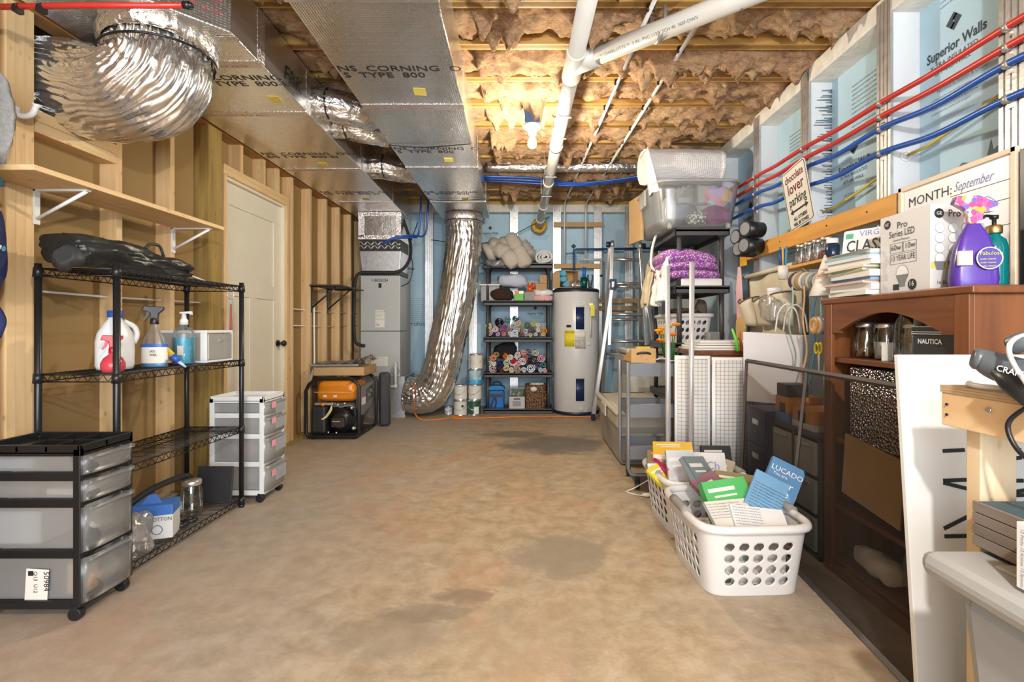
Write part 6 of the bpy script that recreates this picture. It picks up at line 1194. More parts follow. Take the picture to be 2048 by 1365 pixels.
for k in range(7):
    a = k*0.9; build('leaf', MB().prism([(0, 0), (0.012, 0.06), (0, 0.16), (-0.012, 0.06)], (0.02*math.cos(a), 0.02*math.sin(a), 0.08), (math.sin(a), -math.cos(a), 0), (0.45*math.cos(a), 0.45*math.sin(a), 0.9), (0.001, 0.001, 0)), mat('leaf_green', (0.02, 0.13, 0.05), 0.5), fl_)
build('white_flex', MB().tube(spline([(0.87, 3.47, ZC+0.01), (0.93, 3.45, ZC+0.03), (1.0, 3.44, ZC+0.01), (1.05, 3.5, ZC+0.03)], 6), 0.005, 6), M['white'], label='white flex coiled in the top tray of the grey cart', cat='flex')
sw = thing('foot_switch', 'white lamp cord with inline switch lying by the cart wheel', 'cord', (0.80, 3.3, 0))
build('cord_loop', MB().tube(spline([(0.86, 3.36, 0.10), (0.72, 3.36, 0.02), (0.66, 3.32, 0.006), (0.74, 3.25, 0.006), (0.85, 3.25, 0.006), (0.90, 3.36, 0.01), (0.86, 3.44, 0.03)], 7), 0.004, 6), M['white'], sw, True)
build('switch_body', MB().ball((0.775, 3.245, 0.012), (0.035, 0.022, 0.012), 18, 9), M['white'], sw, True)
# ---- chrome garment rack
gr_ = thing('garment_rack', 'pair of tall chrome rack uprights standing behind the laundry baskets', 'rack', (0.97, 3.16, 0))
build('upright', MB().cyl((0.89, 3.16, 0.03), P(1335, 532, 3.16), 0.0155, n=14), M['chrome'], gr_, True); build('upright', MB().cyl((1.03, 3.16, 0.03), P(1384, 524, 3.16), 0.0165, n=14), M['chrome'], gr_, True)
build('base_bar', MB().cyl((0.88, 3.16, 0.03), (1.05, 3.16, 0.03), 0.014), M['chrome'], gr_, True)
for x in (0.89, 1.03): build('foot_bar', MB().cyl((x, 3.12, 0.012), (x, 3.22, 0.012), 0.012), M['chrome'], gr_, True)
# ---- laundry baskets with books
b1 = lattice_basket('laundry_basket', 'farther white laundry basket filled with books and magazines', (0.945, 2.83, 0.0), 0.06, 0.46, 0.50, 0.285, wp)
b2 = lattice_basket('laundry_basket', 'nearer white laundry basket filled with books', (0.925, 2.27, 0.0), 0.04, 0.46, 0.52, 0.285, wp)
text('Emma', 0.035, (0.80, 2.577, 0.225), (1, 0, 0), U_, M['ink'], b1)
def book(label, c, size, rx, ry, rz, cover, title=None, tc=None, group='books in the laundry baskets', pages=None, sub=None):
    # size: width, height, thickness; lies flat in its own frame, then turned
    w_, h_, th = size; t = thing('book', label, 'book', c, 0, group)
    R = Matrix.Rotation(rz, 3, 'Z') @ Matrix.Rotation(ry, 3, 'Y') @ Matrix.Rotation(rx, 3, 'X')
    def go(nm, m, mm, par): 
        m.v = [R @ q for q in m.v]; return build(nm, m, mm, par)
    go('pages', MB().bx(-w_/2+0.004, w_/2-0.004, -h_/2+0.004, h_/2-0.004, -th/2+0.002, th/2-0.002), pages or M['paper'], t)
    cv = go('cover', MB().bx(-w_/2, w_/2, -h_/2, h_/2, th/2-0.002, th/2), cover, t); go('back_cover', MB().bx(-w_/2, w_/2, -h_/2, h_/2, -th/2, -th/2+0.002), cover, t)
    go('spine', MB().bx(-w_/2, -w_/2+0.003, -h_/2, h_/2, -th/2, th/2), cover, t)
    if not title:
        for (px_, py_, sx_, sy_) in ((-0.1, 0.25, 0.6, 0.10), (-0.05, 0.08, 0.5, 0.05)): go('cover_print', MB().bx(w_*(px_-sx_/2), w_*(px_+sx_/2), h_*(py_-sy_/2), h_*(py_+sy_/2), th/2, th/2+0.0004), M['paper'], cv)
    for (b_, s_, x, y, m) in (title or []):
        text(b_, s_, R @ Vector((x, y, th/2)), R @ Vector((1, 0, 0)), R @ Vector((0, 1, 0)), m, t, w=False)
    return t
def cvm(c, rough=0.35, var=0.1): return mat('book_cover', c, rough, var=var, vs=8)
slab('magazine_pile', (0.775, 2.085, 0.012), (1.075, 2.455, 0.17), patterned('page_edges', (0.72, 0.70, 0.66), [(0.7, 0.68, 0.65), (0.1, 0.1, 0.1), (0.6, 0.3, 0.35), (0.2, 0.35, 0.3)], 18, 0.3, bump=0), 'mixed pile of paperbacks deep in the nearer basket', 'books', 0.04, 0.004)
slab('magazine_pile', (0.795, 2.65, 0.012), (1.095, 3.01, 0.19), patterned('page_edges2', (0.45, 0.10, 0.2), [(0.5, 0.05, 0.25), (0.1, 0.1, 0.1), (0.6, 0.5, 0.45), (0.3, 0.1, 0.05)], 18, 0.4, bump=0), 'mixed pile of paperbacks deep in the farther basket', 'books', 0.06, 0.004)
fi, wi = M['ink'], M['whiteink']
book('blue novel with a sunset cover standing at the right of the nearer basket', P(1560, 972, 2.30), (0.15, 0.225, 0.03), 1.0, 0.42, -0.42, patterned('sunset_cover', (0.10, 0.26, 0.48), [(0.10, 0.26, 0.48), (0.62, 0.40, 0.26), (0.16, 0.32, 0.52)], 5, 0.5, 0.3, 0), [('LUCADO', 0.034, -0.065, 0.055, wi), ('You are', 0.02, -0.05, 0.035, wi), ('never', 0.046, -0.055, -0.005, wi), ('alone', 0.046, -0.055, -0.045, wi)])
book('blue paperback showing its printed back cover in the nearer basket', P(1528, 1000, 2.19), (0.145, 0.225, 0.016), 0.95, 0.42, -0.40, cvm((0.16, 0.36, 0.58)), [('a story about finding peace and hope', 0.009, -0.062, 0.055-0.014*k, fi) for k in range(9)])
book('green textbook lying across the nearer basket', P(1455, 1000, 2.24), (0.21, 0.17, 0.045), 0.95, -0.10, 0.14, cvm((0.10, 0.48, 0.14)), group='books in the laundry baskets')
book('mauve paperback behind the green textbook', P(1432, 985, 2.36), (0.15, 0.20, 0.02), 0.55, -0.25, 0.45, cvm((0.28, 0.13, 0.17)))
book('grey-green hardback leaning between the two baskets', P(1403, 952, 2.47), (0.17, 0.20, 0.03), 0.80, 0.15, 0.62, cvm((0.22, 0.27, 0.27)))
book('white paperback with a barcode at the front of the nearer basket', P(1462, 1030, 2.14), (0.19, 0.14, 0.018), 0.55, -0.05, 0.12, M['offwhite'], [('notes on the passages to follow here', 0.010, -0.09, 0.05-0.014*k, M['fineprint']) for k in range(6)])
book('white magazine lying along the front rim of the nearer basket', P(1518, 1042, 2.10), (0.22, 0.13, 0.012), 0.55, 0.08, -0.10, M['white'], [('study guide for small groups', 0.010, -0.10, 0.05-0.014*k, M['fineprint']) for k in range(7)])
book('olive book with landscape cover behind the green textbook', P(1472, 972, 2.42), (0.19, 0.15, 0.018), 0.55, 0.1, -0.2, cvm((0.30, 0.26, 0.12)))
book('orange striped paperback at the right corner of the nearer basket', P(1562, 1050, 2.24), (0.12, 0.14, 0.03), 1.1, 0.45, -0.5, cvm((0.55, 0.15, 0.04)))
book('yellow hardback on top of the farther basket', P(1345, 902, 2.86), (0.22, 0.16, 0.035), 0.22, -0.04, -0.25, cvm((0.80, 0.50, 0.03)))
book('tan album under the yellow hardback', P(1337, 920, 2.86), (0.24, 0.19, 0.04), 0.15, -0.06, -0.25, cvm((0.30, 0.22, 0.12)))
book('magenta book below the tan album', P(1350, 935, 2.80), (0.20, 0.17, 0.03), 0.35, 0.1, 0.5, cvm((0.45, 0.02, 0.16)))
book('yellow paperback at the left rim of the farther basket', P(1325, 948, 2.74), (0.14, 0.12, 0.015), 0.6, -0.3, 0.5, cvm((0.72, 0.62, 0.04)))
book('recipe magazine with a red banner facing forward in the farther basket', P(1362, 938, 2.66), (0.15, 0.19, 0.012), 1.15, 0, 0.03, patterned('food_cover', (0.60, 0.62, 0.66), [(0.5, 0.25, 0.15), (0.62, 0.64, 0.68), (0.6, 0.5, 0.45)], 22, 0.45, 0.3, 0))
book('white cookbook with blue letters beside the recipe magazine', P(1420, 940, 2.70), (0.17, 0.18, 0.015), 1.15, 0, -0.08, cvm((0.72, 0.70, 0.70)), [('Ch', 0.06, -0.02, 0.0, M['blueink']), ('C', 0.05, 0.01, -0.05, M['redink'])])
book('black leather book at the back of the farther basket', P(1432, 915, 2.92), (0.17, 0.13, 0.03), 1.2, 0, -0.05, cvm((0.02, 0.025, 0.03)))
book('beige paperback at the right end of the farther basket', P(1445, 945, 2.78), (0.10, 0.15, 0.02), 1.2, 0.1, -0.9, cvm((0.50, 0.42, 0.32)))
# ---- cherry bookcase
bk = thing('bookcase', 'cherry wood bookcase with an arched front rail facing the room', 'bookcase', (1.58, 1.92, 0))
BX0, BX1, BY0, BY1, BZ = 1.38, 1.775, 1.545, 2.30, 1.205
cz, cx_ = M['cherry_z'], M['cherry_x']
build('side_panel', MB().bx(BX0, BX1, BY0, BY0+0.02, 0, BZ), cz, bk, True, bev=0.002); build('side_panel', MB().bx(BX0, BX1, BY1-0.02, BY1, 0, BZ), cz, bk, True, bev=0.002)
build('back_panel', MB().bx(BX1-0.008, BX1, BY0+0.02, BY1-0.02, 0.03, BZ), mat('back_dark', (0.035, 0.014, 0.008), 0.6), bk, True)
build('top_board', MB().bx(BX0-0.022, BX1, BY0-0.02, BY1+0.02, BZ, BZ+0.026), cx_, bk, True, bev=0.005)
for y in ((BY0, BY0+0.055), (BY1-0.055, BY1)): build('face_stile', MB().bx(BX0-0.016, BX0, y[0], y[1], 0, BZ), cz, bk, True, bev=0.002)
ya, yb = BY0+0.055, BY1-0.055; L_ = yb-ya
arch = [(0, 0.10), (0, -0.03), (0.05, -0.03)]+[(0.05+(L_-0.10)*k/16, -0.022+0.075*math.sin(math.pi*k/16)) for k in range(17)]+[(L_-0.05, -0.03), (L_, -0.03), (L_, 0.10)]
build('arched_rail', MB().prism(arch, (BX0-0.014, ya, 1.105), (0, 1, 0), U_, (0.018, 0, 0)), cx_, bk, True)
for z in (0.955, 0.60, 0.30, 0.06): build('shelf', MB().bx(BX0+0.004, BX1-0.008, BY0+0.02, BY1-0.02, z-0.012, z+0.010), cx_, bk, True, bev=0.002)
build('plinth', MB().bx(BX0-0.012, BX0, ya, yb, 0, 0.048), cx_, bk, True)
ZS = 0.966
jm = glassy('jar_glass_dark', (1, 1, 1), 0.3, 0.03, (0.90, 0.93, 0.93))
def jar_at(label, x, y, s=1.0, fill=None, fh=0.6, z=ZS, **k):
    t = thing('glass_jar', label, 'jar', (x, y, z)); jar(t, s, fill, fh, **k); return t
jar_at('clear jar at the far end of the bookcase jar shelf', 1.47, 2.17, 0.80)
t = jar_at('jar with a white label in the bookcase', 1.47, 2.05, 0.78, mat('powder_white', (0.70, 0.70, 0.68), 0.8), 0.55)
build('paper_label', MB().bx(-0.05, 0.02, -0.048, -0.044, 0.0, 0.07), M['paper'], t)
jar_at('slim clear jar between the labelled jar and the big jar', 1.53, 1.98, 0.78)
jar_at('biggest clear jar with a metal lid in the bookcase', 1.46, 1.895, 1.12)
nb = thing('watch_box', 'black gift box with white stripes beside the biggest jar', 'box', (1.50, 1.745, ZS+0.026))
build('box', MB().bx(-0.09, 0.13, -0.11, 0.085, 0, 0.095), M['satin_black'], nb, bev=0.003); build('lid', MB().bx(-0.092, 0.132, -0.112, 0.087, 0.078, 0.112), mat('lid_black', (0.035, 0.038, 0.045), 0.4), nb, bev=0.003)
for z in (0.083, 0.090): build('stripe', MB().bx(-0.0935, -0.092, -0.112, 0.087, z, z+0.0025), M['whiteink'], nb)
text('NAUTICA', 0.024, (-0.0905, 0.06, 0.050), (0, -1, 0), U_, wi, nb, w=False, bold=0.0006)
slab('black_tray', (1.41, 1.63, ZS), (1.63, 1.86, ZS+0.024), M['black'], 'flat black tray under the striped gift box', 'tray')
def glitter():
    m, t, b = nt('holographic'); v = coords(t); vo = N(t, 'TexVoronoi', Scale=90.0); t.links.new(v, vo.inputs['Vector'])
    hs = N(t, 'HueSaturation'); t.links.new(vo.outputs['Color'], hs.inputs['Color']); hs.inputs['Saturation'].default_value = 0.45; hs.inputs['Value'].default_value = 1.2
    t.links.new(hs.outputs[0], b.inputs['Base Color']); b.inputs['Metallic'].default_value = 1; b.inputs['Roughness'].default_value = 0.18
    nm_ = N(t, 'NormalMap') if False else None
    bumpn(t, b, vo.outputs['Color'] if False else vo.outputs['Distance'], 1.0, 0.02); return m
slab('glitter_bag', (1.395, 1.80, 0.611), (1.56, 2.17, 0.93), glitter(), 'silver holographic gift bag on the bookcase shelf', 'gift bag', 0, 0.012)
fb = thing('fabric_bin', 'beige bin with a hand hole and label window in the bookcase', 'bin', (1.44, 1.66, 0.611))
build('box', MB().bx(-0.11, 0.11, -0.09, 0.10, 0, 0.27), mat('bin_beige', (0.42, 0.36, 0.25), 0.8), fb, bev=0.003); build('hand_hole', MB().bx(-0.112, -0.109, -0.03, 0.05, 0.195, 0.225), M['black'], fb, bev=0.001); build('label_window', MB().bx(-0.112, -0.109, -0.06, 0.065, 0.055, 0.165), M['greymetal'], fb); build('tag', MB().bx(-0.1135, -0.111, -0.04, 0.03, 0.085, 0.115), M['paper'], fb)
slab('lower_carton', (1.45, 1.60, 0.311), (1.62, 1.78, 0.50), mat('carton_grey', (0.40, 0.38, 0.38), 0.7), 'grey printed carton on the lower bookcase shelf', 'box')
slab('small_cardboard_box', (1.40, 1.585, 0.311), (1.44, 1.70, 0.47), M['cardboard'], 'small cardboard carton standing upright on the lower bookcase shelf', 'box', 0.15)
build('cardboard_sheet', MB().box((1.37-0.006, 1.985, 0.50), (0.006, 0.34, 0.26), Matrix.Rotation(0.10, 3, 'X')), M['cardboard'], label='flat cardboard sheet leaning on the bookcase behind the screen', cat='cardboard')
crumple('green_garment', (1.53, 1.80, 0.17), (0.12, 0.17, 0.085), mat('sage_cloth', (0.16, 0.18, 0.12), 0.85), 'sage green garment on the bottom bookcase shelf', 'garment', 0.35, 6)
crumple('white_bag_scrap', (1.44, 2.03, 0.12), (0.05, 0.11, 0.045), M['offwhite'], 'crumpled white plastic bag on the bottom bookcase shelf', 'bag', 0.5, 10)
kb_ = thing('kraft_bag', 'torn brown paper bag at the bottom of the bookcase', 'bag', (1.33, 1.66, 0.0))
build('bag', MB().grid(lambda u, v: Vector((1.50+0.075*math.copysign(abs(math.cos(6.2832*u))**0.4, math.cos(6.2832*u))*(1-0.1*v), 1.67+0.07*math.copysign(abs(math.sin(6.2832*u))**0.4, math.sin(6.2832*u)), 0.312+0.20*v+0.02*math.sin(u*20)*v)), 40, 6, cu=True), M['cardboard'], kb_, True, solid=0.003) if False else build('bag', MB().grid(lambda u, v: Vector((1.44+0.05*math.copysign(abs(math.cos(6.2832*u))**0.4, math.cos(6.2832*u)), 1.67+0.08*math.copysign(abs(math.sin(6.2832*u))**0.4, math.sin(6.2832*u)), 0.072+0.16*v+0.02*math.sin(u*20)*v)), 40, 6, cu=True), mat('kraft', (0.42, 0.30, 0.20), 0.85), kb_, True, solid=0.003)
# ---- items on top of the bookcase
ZT = BZ+0.027
gbx = thing('bulb_carton', 'grey carton of sixteen light bulbs on top of the bookcase', 'box', (1.48, 1.825, ZT))
gxm = mat('carton_pale', (0.66, 0.65, 0.65), 0.5, var=0.01)
A0, A1, B0, B1 = -0.09, 0.115, -0.10, 0.145; gh = 0.295
build('carton', MB().bx(A0, A1, B0, B1, 0, gh), gxm, gbx, bev=0.0015)
XL_ = A0-0.0005
def gt_(b_, s_, y, z, **k): text(b_, s_, (XL_, y, z), (0, -1, 0), U_, k.pop('m', fi), gbx, w=False, **k)
def ring_(o, r, right, up, mt, th=0.0012, n=18, a0=0, a1=2*math.pi, nm='print_ring', par=None, fillm=None):
    o, right, up = Vector(o), Vector(right), Vector(up); nrm_ = right.cross(up)
    build(nm, MB().tube([o+right*r*math.cos(a0+(a1-a0)*k/n)+up*r*math.sin(a0+(a1-a0)*k/n) for k in range(n)], th, 4, closed=abs(a1-a0) > 6.2), mt, par, kind='stuff')
    if fillm: build('print_disc', MB().add([o+nrm_*0.0003]+[o+nrm_*0.0003+right*r*math.cos(2*math.pi*k/n)+up*r*math.sin(2*math.pi*k/n) for k in range(n)], [(0, 1+k, 1+(k+1) % n) for k in range(n)]), fillm, par)
rg, ug = Vector((0, -1, 0)), Vector((0, 0, 1))
ring_((XL_, 0.105, 0.262), 0.015, rg, ug, fi, 0.002, par=gbx, fillm=M['ink'])
text('GE', 0.016, (XL_-0.0006, 0.116, 0.257), rg, ug, wi, gbx, w=False)
gt_('Pro', 0.036, 0.055, 0.238); gt_('Series LED', 0.036, 0.095, 0.208, sx=0.8); gt_('General Purpose', 0.012, 0.075, 0.192)
gt_('60w  10w', 0.030, 0.085, 0.158); gt_('13 YEAR LIFE', 0.028, 0.085, 0.118, sx=0.75)
for (ya_, za_, w_, h_) in ((0.09, 0.148, 0.062, 0.036), (0.024, 0.148, 0.062, 0.036), (0.09, 0.106, 0.128, 0.036)):
    build('print_frame', MB().tube([Vector((XL_, ya_, za_)), Vector((XL_, ya_-w_, za_)), Vector((XL_, ya_-w_, za_+h_)), Vector((XL_, ya_, za_+h_))], 0.0007, 4, closed=True), M['ink'], gbx)
bulb2 = [(0, 0)]
ring_((XL_, 0.03, 0.068), 0.030, rg, ug, fi, 0.0008, par=gbx, fillm=M['white'])
build('print_bulb_base', MB().prism([(-0.03, 0), (0.03, 0), (0.016, -0.032), (0.014, -0.045), (-0.014, -0.045), (-0.016, -0.032)], (XL_, 0.03, 0.064), rg, ug, (-0.0006, 0, 0)), M['greymetal'], gbx)
ring_((XL_-0.001, -0.02, 0.024), 0.019, rg, ug, fi, 0.001, par=gbx, fillm=M['ink']); text('16', 0.026, (XL_-0.0022, -0.006, 0.018), rg, ug, wi, gbx, w=False)
build('print_block', MB().bx(XL_-0.0006, XL_, 0.045, 0.075, 0.008, 0.030), M['ink'], gbx)
YN = B0-0.0005
ring_((A0+0.03, YN, 0.262), 0.015, (1, 0, 0), ug, fi, 0.002, par=gbx, fillm=M['ink']); text('GE', 0.016, (A0+0.019, YN-0.0006, 0.257), (1, 0, 0), ug, wi, gbx, w=False)
text('Pro Series', 0.036, (A0+0.06, YN, 0.250), (1, 0, 0), ug, fi, gbx, w=False, sx=0.85)
build('print_band', MB().bx(A0+0.002, A1-0.002, YN-0.0004, YN, 0.072, 0.092), M['sticker'], gbx)
for i in range(4):
    for j in range(4): ring_((A0+0.032+0.046*i, YN-0.0006, 0.212-0.035*j), 0.0168, (1, 0, 0), ug, M['greymetal'], 0.0007, par=gbx, fillm=M['white'])
    build('print_bulb_base', MB().prism([(-0.021, 0), (0.021, 0), (0.011, -0.03), (-0.011, -0.03)], (A0+0.032+0.046*i, YN-0.0004, 0.096), (1, 0, 0), ug, (0, -0.0006, 0)), M['greymetal'], gbx)
text('16 BULBS', 0.016, (A0+0.02, YN, 0.018), (1, 0, 0), ug, fi, gbx, w=False)
# purple cleaner pouch bottle
pc = thing('cleaner_spray', 'purple cleaner spray bottle with a rainbow head on the bookcase', 'spray bottle', (1.437, 1.612, ZT), -0.25)
pm_ = mat('purple_bottle', (0.085, 0.035, 0.30), 0.25, var=0.15, vs=4)
def pcf(u, v):
    a = 2*math.pi*u; c, s_ = math.cos(a), math.sin(a); e = 0.55
    pr_ = [(0.068, 0.0), (0.072, 0.02), (0.068, 0.07), (0.058, 0.12), (0.042, 0.165), (0.020, 0.20), (0.016, 0.22)]; f_ = v*6; i = min(int(f_), 5); k = f_-i; r = 0.88*(pr_[i][0]*(1-k)+pr_[i+1][0]*k); z = pr_[i][1]*(1-k)+pr_[i+1][1]*k
    return Vector((r*math.copysign(abs(c)**e, c), 0.55*r*math.copysign(abs(s_)**e, s_), z))
build('bottle', MB().grid(pcf, 32, 19, cu=True), pm_, pc)
build('head', MB().prism([(-0.018, 0.20), (0.018, 0.20), (0.022, 0.235), (0.052, 0.238), (0.062, 0.262), (0.01, 0.29), (-0.05, 0.292), (-0.058, 0.27), (-0.03, 0.25), (-0.02, 0.23)], (0, -0.015, 0), (1, 0, 0), U_, (0, 0.03, 0)), patterned('rainbow', (0.5, 0.1, 0.3), [(0.6, 0.35, 0.05), (0.55, 0.05, 0.2), (0.15, 0.1, 0.5), (0.7, 0.7, 0.75)], 60, 0.7, 0.3), pc, bev=0.003)
build('label_patch', MB().bx(-0.06, -0.022, -0.0405, -0.030, 0.065, 0.11), M['paper'], pc)
ring_((0.022, -0.042, 0.085), 0.034, (1, 0, 0), ug, wi, 0.002, par=pc, fillm=mat('deep_indigo', (0.06, 0.04, 0.28), 0.4)); text('Fabuloso', 0.017, (-0.006, -0.0435, 0.095), (1, 0, 0), ug, M['sticker'], pc, w=False); 
for k in range(3): text('multi cleaner', 0.008, (-0.004, -0.0435, 0.080-0.011*k), (1, 0, 0), ug, M['sticker'], pc, w=False)
tp = thing('pump_bottle', 'tall teal pump bottle with a gold collar on the bookcase', 'bottle', (1.535, 1.645, ZT))
build('bottle', MB().lathe([(0.001, 0), (0.034, 0), (0.036, 0.008), (0.036, 0.13), (0.030, 0.155), (0.016, 0.168), (0.016, 0.18)], n=26), mat('teal_glass', (0.0, 0.14, 0.15), 0.12), tp)
build('collar', MB().lathe([(0.021, 0.176), (0.022, 0.178), (0.022, 0.198), (0.018, 0.203), (0.001, 0.203)], n=20), mat('gold', (0.55, 0.36, 0.12), 0.3, 0.9), tp); build('pump_head', MB().lathe([(0.006, 0.20), (0.006, 0.222), (0.012, 0.225), (0.012, 0.236), (0.001, 0.238)], n=14).tube([(0, 0, 0.232), (-0.03, -0.005, 0.234), (-0.042, -0.007, 0.226)], [0.006, 0.005, 0.004], 8), M['black'], tp)
# magazines and licence plate
mcols = [(0.74, 0.73, 0.70), (0.62, 0.60, 0.52), (0.70, 0.45, 0.40), (0.25, 0.40, 0.55), (0.72, 0.70, 0.66), (0.50, 0.55, 0.35), (0.75, 0.68, 0.55), (0.40, 0.20, 0.22), (0.68, 0.72, 0.74), (0.30, 0.45, 0.48), (0.76, 0.74, 0.70)]
zz = ZT; rr = random.Random(21)
for k in range(11):
    th = rr.choice((0.010, 0.014, 0.02, 0.026)); th = 0.02 if k == 0 else th
    q = build('magazine', MB().box((1.455+rr.uniform(-0.01, 0.02), 2.12+rr.uniform(-0.012, 0.012), zz+th/2), (0.21, 0.27, th), rr.uniform(-0.12, 0.12)).box((1.455, 2.12, zz+th-0.0006), (0.212, 0.272, 0.001), rr.uniform(-0.05, 0.05)), [M['paper'] if k % 3 == 1 else mat('mag', mcols[k], 0.5)], label=('lowest', 'second lowest', 'third lowest', 'fourth lowest', 'fifth lowest', 'middle', 'fifth highest', 'fourth highest', 'third highest', 'second highest', 'topmost')[k]+' magazine in the stack on the bookcase', cat='magazine', group='magazines on the bookcase', bev=0.001)
    zz += th+0.0008
lp = thing('licence_plate', 'white licence plate propped on the magazine stack', 'licence plate', (1.50, 2.13, zz))
ROT = Matrix.Rotation(-0.25, 3, 'X')
rl, ul = Vector((0.55, -0.83, 0.03)).normalized(), Vector((0.16, 0.10, 1)).normalized()
rl = (rl-ul*rl.dot(ul)).normalized(); nl = rl.cross(ul)
m = MB().prism([(-0.15, 0.006), (-0.144, 0), (0.144, 0), (0.15, 0.006), (0.15, 0.114), (0.144, 0.12), (-0.144, 0.12), (-0.15, 0.114)], Vector((1.50, 2.13, zz))-nl*0.002, rl, ul, nl*0.0025); build('plate', m, M['white'], lp, True)
o_ = Vector((1.50, 2.13, zz))+nl*0.0008
text('VIRGINIA', 0.036, o_-rl*0.085+ul*0.088, rl, ul, M['blueink'], lp); text('CLASSTA', 0.075, o_-rl*0.135+ul*0.02, rl, ul, M['print'], lp, sx=0.72, bold=0.001)
build('tag_sticker', MB().prism([(0.10, 0.085), (0.14, 0.085), (0.14, 0.115), (0.10, 0.115)], o_, rl, ul, nl*0.001), mat('sticker_red', (0.62, 0.16, 0.10), 0.5), lp, True); text('12', 0.026, o_+rl*0.104+ul*0.09+nl*0.001, rl, ul, wi, lp)
build('green_sticker', MB().prism([(-0.14, 0.082), (-0.11, 0.082), (-0.11, 0.105), (-0.14, 0.105)], o_, rl, ul, nl*0.001), mat('sticker_green', (0.10, 0.42, 0.25), 0.5), lp, True)
# ---- wall mounted things on the right
wbd = thing('wall_board', 'orange-stained timber rail fixed along the right wall studs', 'rail', (1.785, 3.25, 1.62))
build('timber', MB().bx(1.765, 1.8075, 2.40, 4.15, 1.64, 1.745), M['orange_board'], wbd, True, bev=0.003); build('end_label', MB().bx(1.775, 1.798, 2.398, 2.4, 1.66, 1.71), M['paper'], wbd, True)
for y in (2.6, 2.95, 3.5): build('screw', MB().cyl((1.762, y, 1.70), (1.766, y, 1.70), 0.005, n=8), M['blackmetal'], wbd, True)
sg = thing('tin_sign', 'white tin sign reading chocolate lover parking leaning behind the timber rail', 'sign', (1.79, 3.25, 1.75))
rs_, us_ = Vector((-0.02, -1, 0.13)).normalized(), Vector((-0.10, 0.13, 1)); us_ = (us_-rs_*us_.dot(rs_)).normalized(); ns_ = rs_.cross(us_)
so = Vector((1.768, 3.36, 1.735)); SW, SH = 0.30, 0.40
def rr_poly(w_, h_, r, o=0.0):
    pts = []
    for (cx0, cy0, a0) in ((w_-r, r, -90), (w_-r, h_-r, 0), (r, h_-r, 90), (r, r, 180)):
        for k in range(5): a = math.radians(a0+22.5*k); pts.append((cx0+(r-o)*math.cos(a), cy0+(r-o)*math.sin(a)))
    return pts
build('panel', MB().prism(rr_poly(SW, SH, 0.03), so-ns_*0.002, rs_, us_, ns_*0.002), M['offwhite'], sg, True)
build('border', MB().tube([so+rs_*a+us_*b_+ns_*0.001 for (a, b_) in rr_poly(SW, SH, 0.03, 0.010)], 0.002, 4, closed=True), fi, sg, True)
mr = mat('maroon_ink', (0.16, 0.01, 0.015), 0.5)
for (b_, s_, y, m, k) in (('chocolate', 0.072, 0.315, mr, 0.80), ('lover', 0.10, 0.235, mr, 0.95), ('parking', 0.088, 0.155, fi, 0.80), ('ALL OTHERS', 0.032, 0.055, fi, 0.9), ('WILL BE TOWED', 0.030, 0.02, fi, 0.8)): text(b_, s_, so+rs_*SW/2+us_*y, rs_, us_, m, sg, align='CENTER', sx=k, bold=0.0012)
build('arrow', MB().prism([(0.04, 0.115), (0.075, 0.135), (0.075, 0.121), (0.225, 0.121), (0.225, 0.135), (0.26, 0.115), (0.225, 0.095), (0.225, 0.109), (0.075, 0.109), (0.075, 0.095)], so, rs_, us_, ns_*0.001), fi, sg, True)
# calendar whiteboard and chalkboard
wbo = thing('whiteboard', 'pale wood framed whiteboard calendar leaning on the right wall', 'whiteboard', (1.76, 2.1, 1.232))
WX = 1.768
lw = wood('pale_frame', (0.78, 0.66, 0.50), (0.70, 0.56, 0.40), 'y', knots=False)
yA, yB2, zA, zB = 2.37, 1.80, 1.235, 1.755
for (a, b_, c, e) in ((yB2, yA, zB-0.02, zB), (yB2, yA, zA, zA+0.02), (yA-0.02, yA, zA, zB), (yB2, yB2+0.02, zA, zB)): build('frame_bar', MB().bx(WX-0.012, WX+0.012, a, b_, c, e), lw, wbo, True, bev=0.002)
build('panel', MB().bx(WX, WX+0.006, yB2+0.02, yA-0.02, zA+0.02, zB-0.02), M['white'], wbo, True)
text('MONTH:', 0.058, (WX, 2.32, 1.655), rg, ug, fi, wbo, sx=1.05); text('MON', 0.040, (WX, 2.32, 1.59), rg, ug, fi, wbo, sx=1.1); text('September', 0.055, (WX, 2.075, 1.66), rg, ug, M['blueink'], wbo, shear=0.5, sx=0.72)
for k, z in enumerate((1.645, 1.575, 1.48, 1.385, 1.29)): build('ruled_line', MB().bx(WX-0.0008, WX, yB2+0.03, yA-0.03 if k else yA-0.28, z-0.0012, z+0.0012), fi, wbo, True)
build('scribble', MB().tube(spline([(WX-0.001, 2.24-0.045*k, 1.575+(0.028 if k % 2 else -0.004)) for k in range(9)], 5), 0.0012, 4), M['blueink'], wbo, True)
chb = thing('chalkboard', 'black chalkboard with white lettering at the right edge', 'chalkboard', (1.76, 1.6, 1.232))
build('frame', MB().bx(WX-0.012, WX+0.012, 1.30, 1.785, 1.235, 1.735), M['black'], chb, True, bev=0.003); build('slate', MB().bx(WX-0.014, WX-0.011, 1.32, 1.765, 1.255, 1.715), mat('slate', (0.035, 0.037, 0.038), 0.8), chb, True)
for (b_, z) in (('Y', 1.62), ('Th', 1.50), ('F', 1.43), ('a', 1.36), ('t', 1.29)): text(b_, 0.085, (WX-0.0145, 1.755, z), rg, ug, wi, chb, shear=0.15)
